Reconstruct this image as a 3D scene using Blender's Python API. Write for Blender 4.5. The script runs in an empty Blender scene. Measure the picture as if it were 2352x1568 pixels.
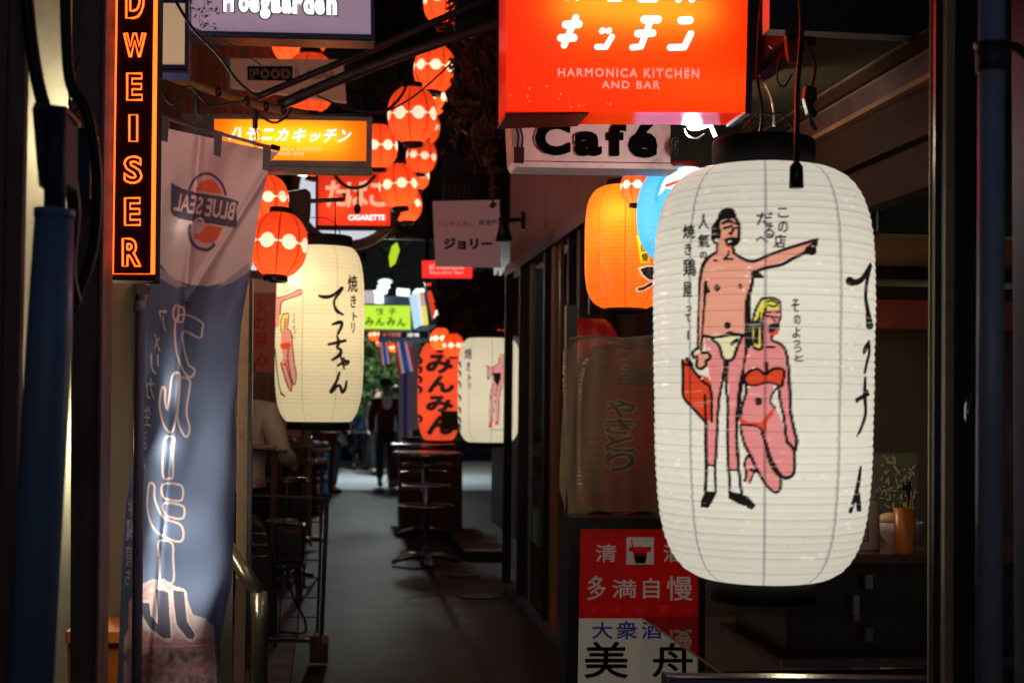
import bpy, bmesh, math, random
import numpy as np
from mathutils import Vector, Matrix
from math import sin, cos, pi, tan, atan, radians

random.seed(7); np.random.seed(7)
SC = bpy.context.scene
COL = SC.collection

# ---------------------------------------------------------------- camera
F = 3267.0; CX, CY = 1176.0, 784.0          # the photograph measured on a 2352 x 1568 grid
RHO = radians(0.6)
_x0, _y0 = -419.6, 135.4
PITCH = atan(_y0 / F); YAW = atan(-_x0 * cos(PITCH) / F)
CAMPOS = Vector((0, 0, 1.45))
fwd = Vector((sin(YAW) * cos(PITCH), cos(YAW) * cos(PITCH), sin(PITCH)))
rgt = Vector((cos(YAW), -sin(YAW), 0)); upv = rgt.cross(fwd)
rgt2 = rgt * cos(RHO) + upv * sin(RHO); up2 = -rgt * sin(RHO) + upv * cos(RHO)
cam = bpy.data.cameras.new("camera"); camo = bpy.data.objects.new("camera", cam); COL.objects.link(camo)
camo.matrix_world = Matrix(((rgt2.x, up2.x, -fwd.x, 0), (rgt2.y, up2.y, -fwd.y, 0), (rgt2.z, up2.z, -fwd.z, 1.45), (0, 0, 0, 1)))
cam.sensor_width = 36; cam.lens = 36 * F / 2352; cam.clip_end = 400; cam.clip_start = .05
cam.dof.use_dof = True; cam.dof.focus_distance = 4.2; cam.dof.aperture_fstop = 4.5
SC.camera = camo

# ---------------------------------------------------------------- dusk sky and render look
w = bpy.data.worlds.new("World"); SC.world = w; w.use_nodes = True
nt = w.node_tree; bg = nt.nodes["Background"]
sky = nt.nodes.new("ShaderNodeTexSky"); sky.sky_type = 'NISHITA'; sky.sun_disc = False
sky.sun_elevation = radians(4.0); sky.sun_rotation = radians(200); sky.ozone_density = 4; sky.dust_density = .5
nt.links.new(sky.outputs[0], bg.inputs[0]); bg.inputs[1].default_value = 0.06
SC.view_settings.view_transform = 'Standard'; SC.view_settings.look = 'None'
SC.view_settings.exposure = 0; SC.view_settings.gamma = 1; SC.view_settings.use_curve_mapping = False
SC.render.engine = 'CYCLES'
cy = SC.cycles; cy.use_denoising = True; cy.max_bounces = 6; cy.diffuse_bounces = 4; cy.glossy_bounces = 3
cy.transmission_bounces = 6; cy.transparent_max_bounces = 8; cy.sample_clamp_indirect = 2.5; cy.caustics_reflective = False; cy.caustics_refractive = False
cy.use_adaptive_sampling = False

# ---------------------------------------------------------------- pixel <-> place
def at(px, py, Y):
    x, y = px - CX, py - CY
    d = fwd * F + rgt2 * x - up2 * y
    return CAMPOS + d * (Y / d.y)
def ray(px, py):
    x, y = px - CX, py - CY
    return (fwd * F + rgt2 * x - up2 * y).normalized()
def ground(px, py, z=0.0):
    d = ray(px, py); return CAMPOS + d * ((z - 1.45) / d.z)
def proj(P):
    v = Vector(P) - CAMPOS; k = F / v.dot(fwd)
    return CX + v.dot(rgt2) * k, CY - v.dot(up2) * k
def mpp(Y): return Y / F

# ---------------------------------------------------------------- materials
def lin(c): return tuple((x / 255 / 12.92) if x / 255 <= .04045 else ((x / 255 + .055) / 1.055) ** 2.4 for x in c)
MATS = {}
def nd(t, typ, **kw):
    n = t.nodes.new(typ)
    for k, v in kw.items(): setattr(n, k, v)
    return n
def mat(name, col, rough=.6, metal=0., var=.25, scale=8., bump=.0, bscale=60., emis=None, estr=0., stretch=(1, 1, 1), spec=.4, dirt=0., coat=0., alpha=1., trans=0.):
    m = bpy.data.materials.new(name); m.use_nodes = True; t = m.node_tree
    p = t.nodes["Principled BSDF"]
    tc = nd(t, "ShaderNodeTexCoord"); mp = nd(t, "ShaderNodeMapping"); mp.inputs[3].default_value = stretch
    t.links.new(tc.outputs["Object"], mp.inputs[0])
    n = nd(t, "ShaderNodeTexNoise"); n.inputs["Scale"].default_value = scale; n.inputs["Detail"].default_value = 6; n.inputs["Roughness"].default_value = .62
    t.links.new(mp.outputs[0], n.inputs[0])
    mx = nd(t, "ShaderNodeMixRGB"); c = Vector(col[:3])
    rmp = nd(t, "ShaderNodeMapRange"); rmp.inputs[1].default_value = .3; rmp.inputs[2].default_value = .7
    t.links.new(n.outputs[0], rmp.inputs[0]); t.links.new(rmp.outputs[0], mx.inputs[0])
    mx.inputs[1].default_value = (*(c * (1 - var)), 1); mx.inputs[2].default_value = (*(c * (1 + var)), 1)
    out = mx.outputs[0]
    if dirt > 0:
        n2 = nd(t, "ShaderNodeTexNoise"); n2.inputs["Scale"].default_value = scale * .6; n2.inputs["Detail"].default_value = 8; n2.inputs["Roughness"].default_value = .75
        t.links.new(mp.outputs[0], n2.inputs[0])
        r2 = nd(t, "ShaderNodeMapRange"); r2.inputs[1].default_value = .56; r2.inputs[2].default_value = .66; r2.inputs[4].default_value = dirt
        t.links.new(n2.outputs[0], r2.inputs[0])
        m2 = nd(t, "ShaderNodeMixRGB"); t.links.new(r2.outputs[0], m2.inputs[0]); t.links.new(out, m2.inputs[1]); m2.inputs[2].default_value = (.03, .02, .015, 1)
        out = m2.outputs[0]
    t.links.new(out, p.inputs["Base Color"])
    p.inputs["Roughness"].default_value = rough; p.inputs["Metallic"].default_value = metal
    p.inputs["Specular IOR Level"].default_value = spec; p.inputs["Coat Weight"].default_value = coat
    if trans: p.inputs["Transmission Weight"].default_value = trans
    if alpha < 1: p.inputs["Alpha"].default_value = alpha
    if emis is not None:
        p.inputs["Emission Color"].default_value = (*emis, 1); p.inputs["Emission Strength"].default_value = estr
    if bump:
        b = nd(t, "ShaderNodeBump"); b.inputs["Strength"].default_value = bump; b.inputs["Distance"].default_value = .01
        n3 = nd(t, "ShaderNodeTexNoise"); n3.inputs["Scale"].default_value = bscale; n3.inputs["Detail"].default_value = 5
        t.links.new(mp.outputs[0], n3.inputs[0]); t.links.new(n3.outputs[0], b.inputs["Height"]); t.links.new(b.outputs[0], p.inputs["Normal"])
    MATS[name] = m; return m
def glow(name, col, s):                       # a thing that gives off light by itself
    m = bpy.data.materials.new(name); m.use_nodes = True; t = m.node_tree
    for n in list(t.nodes): t.nodes.remove(n)
    e = nd(t, "ShaderNodeEmission"); e.inputs[0].default_value = (*col, 1); e.inputs[1].default_value = s
    o = nd(t, "ShaderNodeOutputMaterial"); t.links.new(e.outputs[0], o.inputs[0]); MATS[name] = m; return m
def paper(name, col=None, tw=.8, dw=.2, emit=.0, gloss=.06, rough=.25, attr=None, pattern=None, bump=0., weave=0.):
    """translucent sheet: light of the lamp behind it shines through, some own glow, thin film gloss"""
    m = bpy.data.materials.new(name); m.use_nodes = True; t = m.node_tree
    for n in list(t.nodes): t.nodes.remove(n)
    if attr:
        a = nd(t, "ShaderNodeAttribute", attribute_name=attr); src = a.outputs["Color"]
    elif pattern: src = pattern(t)
    else:
        a = nd(t, "ShaderNodeRGB"); a.outputs[0].default_value = (*col, 1); src = a.outputs[0]
    tr = nd(t, "ShaderNodeBsdfTranslucent"); df = nd(t, "ShaderNodeBsdfDiffuse"); mx = nd(t, "ShaderNodeMixShader"); mx.inputs[0].default_value = dw
    wv = nd(t, 'ShaderNodeMixRGB'); wv.inputs[0].default_value = weave; wv.inputs[2].default_value = (.6, .58, .48, 1); t.links.new(src, wv.inputs[1]); t.links.new(wv.outputs[0], tr.inputs[0]); t.links.new(src, df.inputs[0]); t.links.new(tr.outputs[0], mx.inputs[1]); t.links.new(df.outputs[0], mx.inputs[2])
    g = nd(t, "ShaderNodeBsdfGlossy"); g.inputs["Roughness"].default_value = rough; m2 = nd(t, "ShaderNodeMixShader")
    fr = nd(t, "ShaderNodeLayerWeight"); fr.inputs[0].default_value = .25
    ml = nd(t, "ShaderNodeMath", operation='MULTIPLY_ADD'); ml.inputs[1].default_value = gloss * 3; ml.inputs[2].default_value = gloss
    t.links.new(fr.outputs[1], ml.inputs[0]); t.links.new(ml.outputs[0], m2.inputs[0])
    t.links.new(mx.outputs[0], m2.inputs[1]); t.links.new(g.outputs[0], m2.inputs[2])
    if bump:
        b = nd(t, "ShaderNodeBump"); b.inputs["Strength"].default_value = bump; b.inputs["Distance"].default_value = .004
        tc = nd(t, "ShaderNodeTexCoord"); mp = nd(t, "ShaderNodeMapping"); mp.inputs[3].default_value = (1, 1, 3.5)
        n3 = nd(t, "ShaderNodeTexNoise"); n3.inputs["Scale"].default_value = 14; n3.inputs["Detail"].default_value = 5; n3.inputs["Distortion"].default_value = .8
        t.links.new(tc.outputs["Object"], mp.inputs[0]); t.links.new(mp.outputs[0], n3.inputs[0]); t.links.new(n3.outputs[0], b.inputs["Height"])
        t.links.new(b.outputs[0], g.inputs["Normal"]); t.links.new(b.outputs[0], df.inputs["Normal"]); t.links.new(b.outputs[0], tr.inputs["Normal"])
    last = m2.outputs[0]
    if emit:
        e = nd(t, "ShaderNodeEmission"); e.inputs[1].default_value = emit; t.links.new(src, e.inputs[0])
        ad = nd(t, "ShaderNodeAddShader"); t.links.new(last, ad.inputs[0]); t.links.new(e.outputs[0], ad.inputs[1]); last = ad.outputs[0]
    o = nd(t, "ShaderNodeOutputMaterial"); t.links.new(last, o.inputs[0]); MATS[name] = m; return m

# ---------------------------------------------------------------- objects
WO = {}; CH = {}
def setp(o, label=None, cat=None, group=None, kind=None):
    if label: o["label"] = label
    if cat: o["category"] = cat
    if group: o["group"] = group
    if kind: o["kind"] = kind
    return o
def thing(name, label, cat, loc, group=None):
    o = bpy.data.objects.new(name, None); COL.objects.link(o); o.location = loc; o.empty_display_size = .1
    WO[o] = Vector(loc); return setp(o, label, cat, group)
def link(name, me, parent=None, origin=None):
    o = bpy.data.objects.new(name, me); COL.objects.link(o)
    if parent is not None: o.parent = parent; WO[o] = WO[parent]; CH.setdefault(parent, []).append(o)
    else: WO[o] = Vector(origin); o.location = origin
    return o
def smoothpts(p, closed=False, n=6):
    p = [Vector(q) for q in p]; N = len(p); out = []
    for i in range(N if closed else N - 1):
        if closed: a, b, c, d = p[i - 1], p[i], p[(i + 1) % N], p[(i + 2) % N]
        else: a, b, c, d = p[max(i - 1, 0)], p[i], p[i + 1], p[min(i + 2, N - 1)]
        for k in range(n):
            t = k / n
            out.append(.5 * ((2 * b) + (c - a) * t + (2 * a - 5 * b + 4 * c - d) * t * t + (3 * b - a - 3 * c + d) * t ** 3))
    if not closed: out.append(p[-1])
    return out
class M:
    def __init__(s): s.v = []; s.f = []
    def add(s, v, f):
        n = len(s.v); s.v += [Vector(q) for q in v]; s.f += [tuple(i + n for i in q) for q in f]; return s
    def hexa(s, a):       # 8 points: bottom 0-3, top 4-7
        return s.add(a, [(3, 2, 1, 0), (4, 5, 6, 7), (0, 1, 5, 4), (1, 2, 6, 5), (2, 3, 7, 6), (3, 0, 4, 7)])
    def box(s, x0, x1, y0, y1, z0, z1):
        return s.hexa([(x0, y0, z0), (x1, y0, z0), (x1, y1, z0), (x0, y1, z0), (x0, y0, z1), (x1, y0, z1), (x1, y1, z1), (x0, y1, z1)])
    def prism(s, pts, Y, depth):     # outline measured in the picture, standing at depth Y, real thickness
        f = [at(x, y, Y) for x, y in pts]; n = len(f)
        v = f + [p + Vector((0, depth, 0)) for p in f]
        return s.add(v, [tuple(range(n))] + [tuple(range(2 * n - 1, n - 1, -1))] + [(i, i + n, (i + 1) % n + n, (i + 1) % n) for i in range(n)])
    def frame(s, outer, inner, Y, depth):   # picture-frame ring of two quads
        o = [at(x, y, Y) for x, y in outer]; i = [at(x, y, Y) for x, y in inner]; d = Vector((0, depth, 0))
        for k in range(4):
            l = (k + 1) % 4
            s.add([o[k], o[l], i[l], i[k], o[k] + d, o[l] + d, i[l] + d, i[k] + d], [(0, 1, 2, 3), (7, 6, 5, 4), (0, 4, 5, 1), (2, 6, 7, 3)])
        return s
    def tube(s, path, r, seg=8, closed=False):
        P = [Vector(p) for p in path]; n = len(P); base = len(s.v); up = Vector((0, 0, 1))
        rr = r if hasattr(r, '__len__') else [r] * n
        T0 = (P[1] - P[0]).normalized(); a = T0.orthogonal().normalized()
        for i in range(n):
            if closed: T = (P[(i + 1) % n] - P[i - 1])
            else: T = P[min(i + 1, n - 1)] - P[max(i - 1, 0)]
            if T.length < 1e-9: T = T0
            T.normalize(); a = (a - T * a.dot(T)); a = a.normalized() if a.length > 1e-6 else T.orthogonal().normalized(); b = T.cross(a)
            for k in range(seg):
                t = 2 * pi * k / seg; s.v.append(P[i] + (a * cos(t) + b * sin(t)) * rr[i])
        for i in range(n if closed else n - 1):
            for k in range(seg):
                j = (i + 1) % n
                s.f.append((base + i * seg + k, base + i * seg + (k + 1) % seg, base + j * seg + (k + 1) % seg, base + j * seg + k))
        if not closed:
            s.f.append(tuple(base + k for k in range(seg))[::-1]); s.f.append(tuple(base + (n - 1) * seg + k for k in range(seg)))
        return s
    def lathe(s, prof, c=(0, 0, 0), seg=32, caps=True):
        c = Vector(c); base = len(s.v); n = len(prof)
        for r, z in prof:
            for k in range(seg):
                t = 2 * pi * k / seg; s.v.append(c + Vector((r * cos(t), r * sin(t), z)))
        for i in range(n - 1):
            for k in range(seg):
                s.f.append((base + i * seg + k, base + i * seg + (k + 1) % seg, base + (i + 1) * seg + (k + 1) % seg, base + (i + 1) * seg + k))
        if caps:
            s.f.append(tuple(base + k for k in range(seg))[::-1]); s.f.append(tuple(base + (n - 1) * seg + k for k in range(seg)))
        return s
    def ball(s, c, r, seg=12, sc=(1, 1, 1)):
        c = Vector(c); n = seg // 2 + 1; base = len(s.v)
        for i in range(n):
            a = -pi / 2 + pi * i / (n - 1)
            for k in range(seg):
                t = 2 * pi * k / seg; s.v.append(c + Vector((r * cos(a) * cos(t) * sc[0], r * cos(a) * sin(t) * sc[1], r * sin(a) * sc[2])))
        for i in range(n - 1):
            for k in range(seg):
                s.f.append((base + i * seg + k, base + i * seg + (k + 1) % seg, base + (i + 1) * seg + (k + 1) % seg, base + (i + 1) * seg + k))
        return s
    def build(s, name, m, parent=None, smooth=False, bevel=0., origin=None):
        if parent is None:
            if origin is None:
                xs = [q.x for q in s.v]; ys = [q.y for q in s.v]; zs = [q.z for q in s.v]
                origin = Vector(((min(xs) + max(xs)) / 2, (min(ys) + max(ys)) / 2, min(zs)))
            org = Vector(origin)
        else: org = WO[parent]
        me = bpy.data.meshes.new(name); me.from_pydata([q - org for q in s.v], [], s.f); me.materials.append(m)
        me.validate()
        if smooth: me.shade_smooth()
        o = link(name, me, parent, org)
        if bevel:
            b = o.modifiers.new("bevel", 'BEVEL'); b.width = bevel; b.segments = 2; b.limit_method = 'ANGLE'
        return o
def lamp(name, P, power, col=(1, .75, .45), r=.03, parent=None, typ='POINT', size=None):
    l = bpy.data.lights.new(name, typ); l.energy = power; l.color = col
    if size: l.shape = 'RECTANGLE'; l.size, l.size_y = size
    if typ in ('POINT', 'SPOT'): l.shadow_soft_size = r
    o = bpy.data.objects.new(name, l); COL.objects.link(o)
    if parent is not None: o.parent = parent; o.location = Vector(P) - WO[parent]; CH.setdefault(parent, []).append(o)
    else: o.location = P
    if typ == 'AREA': o.rotation_euler = (radians(-90), 0, 0)
    return o
def kids(o): return [c for c in bpy.data.objects if c.parent == o]
def copy_tree(o, parent=None):
    c = o.copy(); COL.objects.link(c); c.parent = parent
    for k in CH.get(o, []): copy_tree(k, c)
    return c

# ---------------------------------------------------------------- lettering
_glyph = {}
def glyphs(body, weight=0.0, res=4, space=1.0):
    key = (body, weight, res, space)
    if key in _glyph: return _glyph[key]
    c = bpy.data.curves.new("t", 'FONT'); c.body = body; c.resolution_u = res; c.offset = weight; c.space_character = space
    o = bpy.data.objects.new("t", c); COL.objects.link(o)
    dg = bpy.context.evaluated_depsgraph_get(); me = bpy.data.meshes.new_from_object(o.evaluated_get(dg))
    v = np.array([q.co[:2] for q in me.vertices]); f = [tuple(p.vertices) for p in me.polygons]
    edges = {}
    for q in f:
        for i in range(len(q)):
            a, b = q[i], q[(i + 1) % len(q)]; k = (min(a, b), max(a, b)); edges[k] = edges.get(k, 0) + 1
    lo, hi = v.min(0), v.max(0); v = (v - lo) / (hi - lo); v[:, 1] = 1 - v[:, 1]
    # merge coincident boundary points to make loops
    keyof = {}; rep = []
    for i, q in enumerate(v):
        kk = (round(q[0], 5), round(q[1], 5)); rep.append(keyof.setdefault(kk, i))
    ec = {}
    for q in f:
        for i in range(len(q)):
            a, b = rep[q[i]], rep[q[(i + 1) % len(q)]]
            if a != b: k = (min(a, b), max(a, b)); ec[k] = ec.get(k, 0) + 1
    nb = {}
    for (a, b), n in ec.items():
        if n == 1: nb.setdefault(a, []).append(b); nb.setdefault(b, []).append(a)
    loops = []; seen = set()
    for st in nb:
        if st in seen: continue
        lp = [st]; seen.add(st); cur = st
        while True:
            nx = [q for q in nb[cur] if q not in seen]
            if not nx: break
            cur = nx[0]; seen.add(cur); lp.append(cur)
        if len(lp) > 2: loops.append([tuple(v[i]) for i in lp])
    bpy.data.objects.remove(o); bpy.data.meshes.remove(me)
    _glyph[key] = (v, f, loops, (hi - lo)); return _glyph[key]
def place(v, bbox, mirror=False, shear=0., rot=0.):
    x0, y0, x1, y1 = bbox; u = v[:, 0].copy(); t = v[:, 1].copy()
    if mirror: u = 1 - u
    X = x0 + u * (x1 - x0) + (0.5 - t) * shear * (y1 - y0); Yp = y0 + t * (y1 - y0)
    if rot:
        cx, cyy = (x0 + x1) / 2, (y0 + y1) / 2; c, s_ = cos(rot), sin(rot)
        X, Yp = cx + (X - cx) * c - (Yp - cyy) * s_, cyy + (X - cx) * s_ + (Yp - cyy) * c
    return np.stack([X, Yp], 1)
def letter(body, bbox, Y, m, parent, fat=0., weight=0., shear=0., mirror=False, rot=0., vertical=False, space=1., name='lettering', tilt=0.):
    """flat print on a sign standing at depth Y (2 mm proud); one mesh"""
    mb = M()
    parts = [(body, bbox)]
    if vertical:
        n = len(body); x0, y0, x1, y1 = bbox; h = (y1 - y0) / n
        parts = [(ch, (x0, y0 + i * h + h * .07, x1, y0 + (i + 1) * h - h * .07)) for i, ch in enumerate(body)]
    for b, bb in parts:
        if b == ' ': continue
        v, f, _, _ = glyphs(b, weight, 3, space); p = place(v, bb, mirror, shear, rot)
        if tilt: p[:, 1] += (p[:, 0] - bb[0]) * tilt
        mb.add([at(q[0], q[1], Y - .003) for q in p], f)
        if fat:
            for k, lp in enumerate(glyphs(b, weight, 3, space)[2]):
                q = [tuple(z) for z in place(np.array(lp), bb, mirror, shear, rot)]; ribbon(mb, q + [q[0]], fat, Y - .0005 * k, 4)
    return mb.build(name, m, parent)
def ribbon(mb, pts, w_, Y, n=8):
    """flat rounded stroke in the sign plane"""
    pts = [Vector((*p, 0)) for p in pts]; r = w_ / 2; out = []
    for i in range(len(pts) - 1):
        a, b = pts[i], pts[i + 1]; d = (b - a); ang = math.atan2(d.y, d.x)
        c = [(a.x + r * cos(ang + pi / 2 + pi * k / n), a.y + r * sin(ang + pi / 2 + pi * k / n)) for k in range(n + 1)] + [(b.x + r * cos(ang - pi / 2 + pi * k / n), b.y + r * sin(ang - pi / 2 + pi * k / n)) for k in range(n + 1)]
        mb.add([at(x, y, Y - .003 - i * .0004) for x, y in c], [tuple(range(len(c)))])
    return mb
class Canvas:
    def __init__(s, x0, y0, x1, y1, bg, k=1.0):
        s.x0, s.y0, s.k = x0, y0, k; s.W = int((x1 - x0) * k) + 2; s.H = int((y1 - y0) * k) + 2
        s.a = np.zeros((s.H, s.W, 3), np.float32); s.a[:] = bg
    def win(s, xa, ya, xb, yb):
        i0 = max(int((xa - s.x0) * s.k) - 1, 0); i1 = min(int((xb - s.x0) * s.k) + 3, s.W)
        j0 = max(int((ya - s.y0) * s.k) - 1, 0); j1 = min(int((yb - s.y0) * s.k) + 3, s.H)
        if i1 <= i0 or j1 <= j0: return None
        X, Y = np.meshgrid(np.arange(i0, i1) / s.k + s.x0, np.arange(j0, j1) / s.k + s.y0)
        return i0, i1, j0, j1, X, Y
    def comp(s, wn, msk, col, alpha=1.):
        i0, i1, j0, j1 = wn[:4]; r = s.a[j0:j1, i0:i1]; mk = (msk * alpha)[..., None]; r[:] = r * (1 - mk) + np.array(col) * mk
    def poly(s, pts, col, alpha=1., smooth=False, contours=None):
        if smooth: pts = [tuple(q)[:2] for q in smoothpts([(a, b, 0) for a, b in pts], True, 5)]
        cs = contours or [pts]; allp = [q for c in cs for q in c]
        xs = [q[0] for q in allp]; ys = [q[1] for q in allp]; wn = s.win(min(xs), min(ys), max(xs), max(ys))
        if wn is None: return
        X, Y = wn[4], wn[5]; ins = np.zeros(X.shape, bool)
        for c in cs:
            for i in range(len(c)):
                (xa, ya), (xb, yb) = c[i], c[(i + 1) % len(c)]
                if ya == yb: continue
                ins ^= ((ya > Y) != (yb > Y)) & (X < (xb - xa) * (Y - ya) / (yb - ya) + xa)
        s.comp(wn, ins.astype(float), col, alpha)
    def stroke(s, pts, wd, col, alpha=1., smooth=True, closed=False):
        if smooth and len(pts) > 2: pts = [tuple(q)[:2] for q in smoothpts([(a, b, 0) for a, b in pts], closed, 5)]
        if closed: pts = list(pts) + [pts[0]]
        n = len(pts); ww = [wd] * n if not hasattr(wd, '__len__') else list(np.interp(np.linspace(0, 1, n), np.linspace(0, 1, len(wd)), wd))
        xs = [q[0] for q in pts]; ys = [q[1] for q in pts]; mw = max(ww); wn = s.win(min(xs) - mw, min(ys) - mw, max(xs) + mw, max(ys) + mw)
        if wn is None: return
        X, Y = wn[4], wn[5]; msk = np.zeros(X.shape)
        for i in range(n - 1):
            (xa, ya), (xb, yb) = pts[i], pts[i + 1]; dx, dy = xb - xa, yb - ya; L = dx * dx + dy * dy + 1e-9
            t = np.clip(((X - xa) * dx + (Y - ya) * dy) / L, 0, 1); d = np.hypot(X - xa - t * dx, Y - ya - t * dy)
            msk = np.maximum(msk, np.clip((ww[i] * (1 - t) + ww[i + 1] * t) / 2 - d + .5, 0, 1))
        s.comp(wn, msk, col, alpha)
    def text(s, body, bbox, col, weight=0., mirror=False, shear=0., rot=0., vertical=False, alpha=1., outline=0., fat=0.):
        if vertical:
            n = len(body); x0, y0, x1, y1 = bbox; h = (y1 - y0) / n
            for i, ch in enumerate(body):
                if ch != ' ': s.text(ch, (x0, y0 + i * h + h * .08, x1, y0 + (i + 1) * h - h * .08), col, weight, mirror, shear, rot, False, alpha, outline, fat)
            return
        v, f, loops, _ = glyphs(body, weight)
        if outline:
            for lp in loops:
                p = place(np.array(lp), bbox, mirror, shear, rot); s.stroke([tuple(q) for q in p], outline, col, alpha, False, True)
            return
        p = place(v, bbox, mirror, shear, rot)
        wn = s.win(p[:, 0].min(), p[:, 1].min(), p[:, 0].max(), p[:, 1].max())
        if wn is None: return
        for t in f: s.poly([tuple(p[i]) for i in t], col, alpha)
        if fat: s.text(body, bbox, col, weight, mirror, shear, rot, False, alpha, fat)
    def sample(s, px, py):
        u = np.clip((np.asarray(px) - s.x0) * s.k, 0, s.W - 1.001); v = np.clip((np.asarray(py) - s.y0) * s.k, 0, s.H - 1.001)
        i = u.astype(int); j = v.astype(int); a = (u - i)[:, None]; b = (v - j)[:, None]; A = s.a
        return (A[j, i] * (1 - a) * (1 - b) + A[j, i + 1] * a * (1 - b) + A[j + 1, i] * (1 - a) * b + A[j + 1, i + 1] * a * b)
def projn(P):                       # numpy projection of an (n,3) array
    v = P - np.array(CAMPOS); k = F / (v @ np.array(fwd)); return CX + (v @ np.array(rgt2)) * k, CY - (v @ np.array(up2)) * k
def setcol(me, cols, name='print'):
    a = me.color_attributes.new(name, 'FLOAT_COLOR', 'POINT'); c = np.ones((len(me.vertices), 4), np.float32); c[:, :3] = cols
    a.data.foreach_set('color', c.ravel())
# ---------------------------------------------------------------- materials in use
mat('asphalt', (.021, .022, .024), .55, var=.7, scale=2.2, bump=.6, bscale=50, dirt=.6, spec=.2)
mat('concrete', (.2, .18, .16), .75, var=.3, scale=6, bump=.3, dirt=.4)
mat('dark_wall', (.02, .02, .025), .6, var=.4, scale=4, bump=.2, dirt=.4)
mat('plywood', (.3, .13, .075), .5, var=.3, scale=7, stretch=(3, 3, .4), bump=.1, dirt=.2)
mat('plank_wood', (.34, .16, .07), .55, var=.45, scale=9, stretch=(3, 3, .35), bump=.15, dirt=.45)
mat('dark_wood', (.07, .028, .018), .45, var=.4, scale=9, stretch=(3, 3, .4), bump=.15)
mat('black_metal', (.012, .012, .014), .35, metal=.0, var=.3, bump=.05, spec=.5)
mat('black_paint', (.01, .01, .011), .3, var=.2)
mat('cable_black', (.012, .011, .011), .45, var=.3)
mat('rust_steel', (.4, .22, .18), .55, metal=.2, var=.55, scale=5, stretch=(1, 1, .5), bump=.3, bscale=30, dirt=.8)
mat('pipe_blue', (.2, .3, .5), .38, var=.15, scale=4, bump=.05, dirt=.12)
mat('cream_wall', (.62, .57, .4), .6, var=.15, dirt=.15)
mat('tan_panel', (.2, .13, .07), .55, var=.15, scale=3, dirt=.1)
mat('cream_post', (.42, .33, .17), .5, var=.2, scale=12, dirt=.35)
mat('steel', (.5, .5, .48), .22, metal=1., var=.15, bump=.04)
mat('handrail_steel', (.3, .27, .17), .28, metal=.9, var=.2, dirt=.2)
mat('white_plastic', (.6, .57, .6), .4, var=.08)
mat('white_board', (.62, .55, .52), .5, var=.08, scale=5, dirt=.12)
mat('grey_frame', (.3, .28, .25), .4, metal=.3, var=.2, dirt=.3)
mat('navy_frame', (.03, .035, .1), .35, var=.2)
mat('red_paint', (.35, .02, .015), .4, var=.15)
mat('red_cabinet', (.2, .012, .012), .4, var=.15)
mat('ink', (.004, .003, .003), .9, var=.1, spec=.05); mat('cap_black', (.008, .008, .008), .6, var=.2, spec=.2)
mat('white_ink', (.6, .57, .52), .5, var=.1)
mat('blue_wall', (.03, .045, .09), .6, var=.3, scale=3, dirt=.4)
mat('corrugated', (.1, .13, .2), .5, var=.3, scale=3, stretch=(1, 1, .3), dirt=.5)
mat('vine_brown', (.09, .035, .02), .8, var=.5, scale=30)
mat('leaf_green', (.05, .11, .03), .55, var=.5, scale=20)
mat('bamboo', (.34, .17, .06), .4, var=.35, scale=14, stretch=(.4, 1, 1), dirt=.35)
mat('pipe_dark', (.06, .045, .04), .3, metal=.5, var=.4, dirt=.3)
mat('tile_floor', (.45, .43, .38), .35, var=.15, scale=3, dirt=.15)

# ---------------------------------------------------------------- ground
g = M(); N = 60
g.add([(-30, -6, 0), (30, -6, 0), (30, 60, 0), (-30, 60, 0)], [(0, 1, 2, 3)])
go = g.build('ground', MATS['asphalt'], origin=(0, 0, 0)); setp(go, kind='structure')
g = M().box(-1.3, -.17, 4.6, 13.2, -.02, .035)
setp(g.build('kerb_platform', MATS['concrete'], bevel=.008), kind='structure')
g = M().box(1.36, 1.9, 6.0, 10.9, -.02, .07)
setp(g.build('kerb', MATS['concrete'], bevel=.01), kind='structure')
# bright tiled crossing floor at the end of the alley
fl = thing('pavement', None, None, (0, 24, .004)); del fl
for o in [o for o in bpy.data.objects if o.name == 'pavement']: o['kind'] = 'structure'; fl = o
setp(M().box(-4, 5, 22.7, 27.75, -.02, .012).build('crossing_lit_strip', mat('pale_paving', (.45, .48, .55), .5, var=.15, scale=2, dirt=.15)), kind='structure')  # pale bluish tone paints in the street lamps' light on the ground
tm = None
for i in range(9):
    for j in range(6):
        x0 = -2.6 + i * .72; y0 = 27.8 + j * .9
        if tm is None:
            o = M().box(x0, x0 + .7, y0, y0 + .88, .004, .02).build('paving_tile', MATS['tile_floor'], fl); tm = o; b0 = (x0, y0)
        else:
            o = tm.copy(); COL.objects.link(o); o.location = (x0 - b0[0], y0 - b0[1], random.uniform(0, .003))

# ---------------------------------------------------------------- walls that close the alley
def wallbox(name, x0, x1, y0, y1, z0, z1, m, label, cat='wall'):
    o = M().box(x0, x1, y0, y1, z0, z1).build(name, MATS[m]); return setp(o, label, cat)
wallbox('alley_wall', -2.2, -2.1, -3, 9, 0, 7, 'dark_wall', 'dark plastered wall deep inside the lit shop beside the neon sign')
wallbox('facade_wall', -1.15, -.86, .3, 2.3, 0, 6, 'blue_wall', 'dark painted wall behind the wide blue-grey pipe at the edge')
wallbox('facade_wall', 1.42, 2.0, .2, 2.82, 0, 6, 'blue_wall', 'dark bluish wall behind the thin blue drain pipe')

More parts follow.
